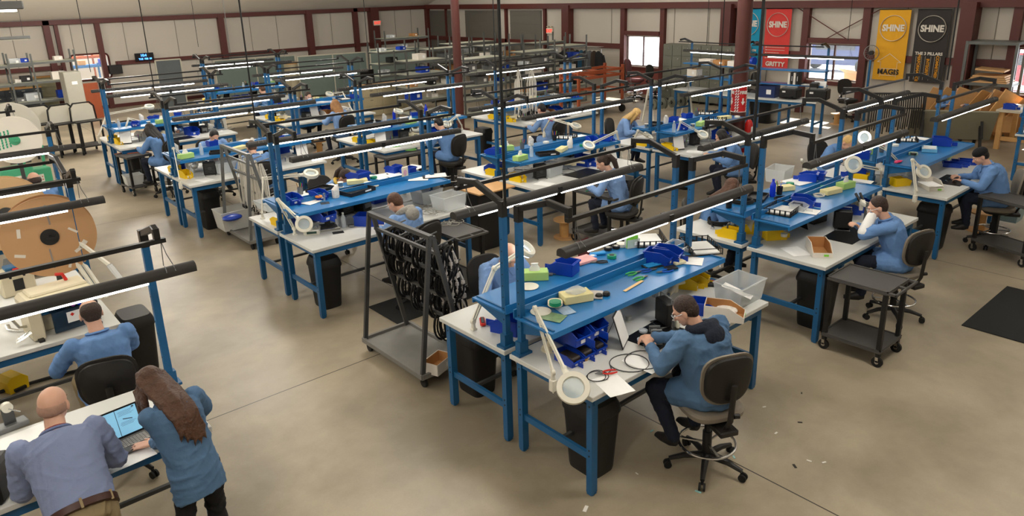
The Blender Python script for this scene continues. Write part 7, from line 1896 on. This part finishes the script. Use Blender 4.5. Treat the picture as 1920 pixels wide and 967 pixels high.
# reused: white hose bundles and bundle racks in the middle distance
for k, (x, y) in enumerate(((412, 292), (507, 238))):
    p = at(x, y, 0); o = inst('rack2', None, p, R(0), f'light grey wheeled rack with pale bundles, {["before","behind"][k]} the far left benches', 'rack', 'wheeled cable racks', .85)
    for q in range(4): inst(f'wcab{q%3}', None, (p[0] + .08, p[1] - .45 + q * .25, 1.15), .2 * q, f'pale cable bundle on the {["nearer","farther"][k]} distant rack, {["nearest","second","third","farthest"][q]}', 'cable bundle', 'pale bundles on the distant racks')
for k in range(2): inst(f'wcab{k}', None, at(972 + k * 24, 132, 2.1), .3, f'white hose bundle hanging above the pink hood, {["left","right"][k]} one', 'hose', 'white hose bundles', 1.2)
# ------------------------------------------------------------------ wall things
def banner(pa, pc, z0, z1, c, lb, name='hanging_banner'):
    y0, y1 = atx(pa, 60, XW - .1)[1], atx(pc, 60, XW - .1)[1]
    yc = (y0 + y1) / 2; w = abs(y0 - y1)
    o = empty(name, (XW - .16, yc, (z0 + z1) / 2), R(-90), lb, 'banner')
    m = MB(); n = 10
    m.loft([[(-w / 2 + w * i / n, .006 * math.sin(i * 1.1), -(z1 - z0) / 2), (-w / 2 + w * i / n, .006 * math.sin(i * 1.1 + .6), (z1 - z0) / 2), (-w / 2 + w * i / n, .006 * math.sin(i * 1.1 + .6) + .004, (z1 - z0) / 2), (-w / 2 + w * i / n, .006 * math.sin(i * 1.1) + .004, -(z1 - z0) / 2)] for i in range(n + 1)])
    m.build('cloth', c, o); MB().cyl((-w / 2, 0, (z1 - z0) / 2), (w / 2, 0, (z1 - z0) / 2), .012, n=8).build('rod', black_m, o)
    return o, w, z1 - z0
Mx0 = Matrix(((1, 0, 0, 0), (0, 0, -1, -.016), (0, 1, 0, 0), (0, 0, 0, 1)))
def bt(o, s, size, x, z, m, rot=0, bold=.004, sx=1.0, name='lettering'):
    return text(s, size, m, o, Matrix.Translation((x, 0, z)) @ Mx0 @ Matrix.Rotation(R(rot), 4, 'Z'), bold=bold, sx=sx, name=name)
def ring_(o, r, z, m, t=.022):
    k = MB(); k.sweep([(r * math.cos(a), -.02, z + r * math.sin(a)) for a in [2 * PI * q / 48 for q in range(48)]], t, 6, closed=True, flat=.4); k.build('ring', m, o)
pale = mat('banner_print', (214, 208, 196), .7, var=0); dk = mat('banner_dark', (46, 42, 40), .8, var=0); yl = mat('banner_yellow', (216, 158, 32), .8, var=.06, scale=3)
def shine(o, w, h, m):
    z = h / 2 - h * .26; ring_(o, w * .41, z, m); bt(o, 'SHINE', w * .285, 0, z, m, bold=w * .012, sx=.90)
zt, zb = 3.05, 1.2
o, w_, h_ = banner(1382, 1428, 1.3, zt, mat('banner_teal', (18, 140, 176), .8, var=.06), 'teal banner partly hidden by the red pole'); shine(o, w_, h_, pale)
bt(o, 'ON', .09, w_ * .30, -h_ * .22, pale, bold=.006); bt(o, 'M', .09, w_ * .30, -h_ * .29, pale, bold=.006)
o, w_, h_ = banner(1436, 1484, 1.24, zt, mat('banner_red', (206, 62, 58), .8, var=.06), 'red banner with a pale ring and the word at its foot'); shine(o, w_, h_, pale)
for k in range(5):
    m = MB()
    for q in range(14 if k != 2 else 10): m.box((-w_ * .36 + q * w_ * .052, -.016, -h_ * (.13 + k * .045)), (w_ * .036, .002, .016))
    m.box((-w_ * .40, -.016, -h_ * (.13 + k * .045)), (.03, .002, .03)); m.build('small_print', pale, o, smooth=False)
bt(o, 'GRITTY', w_ * .22, 0, -h_ * .41, pale, bold=.008)
o, w_, h_ = banner(1647, 1706, 1.15, 3.02, yl, 'yellow banner with a house outline between two windows'); shine(o, w_, h_, pale)
m = MB(); hw = w_ * .38
for a, b_ in (((-hw, -.24), (0, -.12)), ((0, -.12), (hw, -.24)), ((-hw, -.24), (-hw * .7, -.24)), ((hw, -.24), (hw * .7, -.24)), ((-hw * .7, -.24), (-hw * .7, -.46)), ((hw * .7, -.24), (hw * .7, -.46)), ((-hw * .7, -.335), (hw * .7, -.335)), ((-hw * .7, -.43), (hw * .7, -.43))):
    m.bar((a[0], -.018, a[1] * h_), (b_[0], -.018, b_[1] * h_), .004, .009)
m.build('house_outline', pale, o, smooth=False)
bt(o, 'MAGIS', w_ * .24, -.0, -h_ * .382, dk, bold=.006)
o, w_, h_ = banner(1718, 1781, 1.15, 3.02, mat('banner_charcoal', (50, 46, 44), .8, var=.06), 'dark grey banner with a pale ring and orange vertical words'); shine(o, w_, h_, pale)
bt(o, 'THE 3 PILLARS', w_ * .13, 0, -h_ * .10, pale, bold=.004)
orl = mat('banner_orange', (216, 150, 30), .7, var=0)
for k, s_ in enumerate(('PERFORMANCE', 'INTEGRITY', 'COMMITMENT')):
    x = (-.28 + .28 * k) * w_; bt(o, s_, w_ * .125, x, -h_ * .30, orl, rot=-90, bold=.003)
    m = MB()
    for s2 in (-1, 1): m.box((x + s2 * w_ * .085, -.018, -h_ * .30), (.005, .003, h_ * .33))
    m.build('column_lines', pale, o, smooth=False)
# exit signs
exr = mat('exit_red', (230, 70, 60), .5, var=0, emit=(235, 60, 45), es=1.0)
def exit_sign(loc, rz, lb, both=False):
    o = empty('exit_sign', loc, rz, lb, 'exit sign'); MB().box((0, 0, 0), (.36, .08, .22), b=.01).build('case', mat('exit_case', (222, 214, 196), .5), o, smooth=False)
    text('EXIT', .17, exr, o, Matrix.Translation((0, 0, -.0)) @ Matrix(((1, 0, 0, 0), (0, 0, -1, -.042), (0, 1, 0, 0), (0, 0, 0, 1))), bold=.008)
    if both:
        for s_ in (-.1, .1): MB().lathe([(.02, 0), (.06, .05), (.06, .06)], (s_, -.02, .13), n=14).build('lamp_head', cream, o)
    return o
exit_sign(aty(707, 43, YW - .39), 0, 'red EXIT sign on the dark red column in the far corner')
exit_sign(atx(1031, 58, XW - .045), R(-90), 'red EXIT sign with emergency lamps above the grey shelving', True)
# digital clock
q = aty(270.5, 106.5, YW - .2); o = empty('digital_clock', q, 0, 'black digital clock with glowing blue figures on the far left wall', 'clock')
MB().box((0, 0, 0), (.66, .07, .29), b=.008).build('case', bezel, o, smooth=False)
bl = mat('led_blue', (60, 120, 255), .4, var=0, emit=(70, 140, 255), es=5)
Mk = Matrix(((1, 0, 0, 0), (0, 0, -1, -.038), (0, 1, 0, 0), (0, 0, 0, 1)))
text('10:4', .13, bl, o, Matrix.Translation((-.03, 0, .055)) @ Mk, bold=.002); text('TUE  FEB  09', .085, bl, o, Matrix.Translation((.02, 0, -.075)) @ Mk, bold=.002)
q = aty(216, 130, YW - .2); o = empty('wall_speaker', q, 0, 'black box hanging from the beam of the far left wall', 'speaker'); MB().box((0, 0, 0), (.44, .25, .32), b=.01).build('case', blackp, o, smooth=False)
m = MB()
for x in (-.15, .15): m.bar((x, 0, .16), (x, 0, .30), .01, .01)
m.build('hanger', dsteel, o)
# conduit on the right wall columns and x-braces
for (a, b_) in (((1492, 12), (1590, 75)), ((1650, 18), (1545, 75))):
    p, q = atx(*a, XW - .12), atx(*b_, XW - .12); m = MB(); m.cyl(p, q, .014, n=6); trim(m, rust)
for a in ((1790, 10), (1437, 128)):
    p = atx(*a, XW - .06); trim(MB().cyl((p[0], p[1], max(0.02, p[2] - 1.9)), (p[0], p[1], p[2]), .015, n=6), steel)
# fire sign and extinguisher on the red pole
fr = mat('sign_red', (196, 30, 32), .5, var=0); wh = mat('sign_white', (230, 226, 220), .6, var=0)
d = Vector((-pR[0], -pR[1], 0)).normalized(); base_an = math.atan2(d[1], d[0])
for k, off in enumerate((28, -62)):
    an = base_an + R(off); z = hz(pR, 184)
    o = empty('fire_sign', (pR[0], pR[1], z), an + PI / 2, f'red and white striped fire sign wrapped on the {"right" if off>0 else "left"} side of the red pole', 'sign')
    rr2 = .152; m = MB(); n = 10
    m.loft([[(rr2 * math.sin(t), -rr2 * math.cos(t), -.26), (rr2 * math.sin(t), -rr2 * math.cos(t), .26), (rr2 * .98 * math.sin(t), -rr2 * .98 * math.cos(t), .26), (rr2 * .98 * math.sin(t), -rr2 * .98 * math.cos(t), -.26)] for t in [-.75 + 1.5 * i / n for i in range(n + 1)]]); m.build('sheet', fr, o)
    m = MB(); R2 = rr2 + .003
    for s_ in (-1, 1):
        for q in range(9):
            t0 = s_ * .64; z0_ = -.24 + q * .056
            m.bar((R2 * math.sin(t0 - .09), -R2 * math.cos(t0 - .09), z0_ - .012), (R2 * math.sin(t0 + .09), -R2 * math.cos(t0 + .09), z0_ + .028), .003, .02)
    for z_ in (-.26, .26):
        m.sweep([(R2 * math.sin(t), -R2 * math.cos(t), z_) for t in [-.75 + .15 * i for i in range(11)]], .006, 4)
    m.build('stripes', wh, o, smooth=False)
    text('FIRE', .085, wh, o, Matrix.Translation((0, 0, .13)) @ Matrix(((1, 0, 0, 0), (0, 0, -1, -.158), (0, 1, 0, 0), (0, 0, 0, 1))), bold=.004, name='fire_lettering')
    m = MB(); m.prism([(-.015, .05), (.015, .05), (.015, -.02), (.045, -.02), (0, -.09), (-.045, -.02), (-.015, -.02)], -.002, .002, Matrix.Translation((0, -.158, -.03)) @ Matrix(((1, 0, 0, 0), (0, 0, -1, 0), (0, 1, 0, 0), (0, 0, 0, 1)))); m.build('arrow', wh, o, smooth=False)
an = base_an + R(62); ex = Vector((pR[0] + .25 * math.cos(an), pR[1] + .25 * math.sin(an), 0)); zE = hz(pR, 262)
o = empty('fire_extinguisher', (ex[0], ex[1], zE), an + PI / 2, 'red fire extinguisher hung on the red pole', 'extinguisher')
MB().lathe([(.001, 0), (.075, .01), (.08, .05), (.08, .36), (.05, .43), (.02, .45)], n=20).build('cylinder', mat('ext_red', (190, 28, 24), .3), o)
m = MB(); m.cyl((0, 0, .45), (0, 0, .50), .018, n=10); m.bar((0, 0, .50), (0, -.11, .53), .02, .012); m.bar((0, .0, .48), (0, -.10, .48), .02, .01); m.build('valve', chrome, o)
m = MB(); m.sweep([(.02, 0, .47), (.10, 0, .42), (.11, 0, .2), (.09, 0, .1)], .010, 6); m.build('hose', rubber, o); MB().box((0, -.078, .24), (.09, .012, .14), b=.003).build('label', paper, o); 
m = MB(); m.box((0, .09, .3), (.03, .05, .06)); m.build('bracket', steel, o)
p = at(1392, 312, .8)
o = MB().box((0, 0, 0), (.14, .1, .3), b=.01).build('call_box', fr, smooth=False); o.location = (pR[0] + .2 * math.cos(an), pR[1] + .2 * math.sin(an), .62); tag(o, 'small red box with white print low on the red pole', 'box')
# cords dropping from the roof
for k, (x, y, r_c, w_) in enumerate(((947, 385, .012, 'thick, beside the front bench uprights'), (930, 170, .008, 'thin, behind the thick one'), (290, 172, .009, 'before the blue digital clock'), (480, 240, .010, 'above the bench behind the white cable rack'), (170, 135, .008, 'before the inner window'), (372, 88, .008, 'right of the digital clock'), (690, 100, .009, 'left of the EXIT sign corner'),
                                     (1325, 85, .009, 'left of the lockers column'), (1350, 150, .009, 'before the lockers'), (1413, 262, .018, 'thick, right of the red pole with the fire sign'), (1590, 76, .008, 'before the braced panel'), (1776, 150, .012, 'before the dark grey banner'), (432, 100, .007, 'pale, before the far left wall'))):
    p = at(x, y, 2.19); m = MB(); zt_ = zc(p[1]) - .01
    m.cyl((0, 0, 0), (0, 0, zt_ - 2.19), r_c, n=6); o = m.build('power_drop_cord', rubber if k != 12 else steel); o.location = (p[0], p[1], 2.19); tag(o, f'black cord hanging from the roof, {w_}' if k != 12 else 'pale cord hanging from the roof before the far left wall', 'cord')
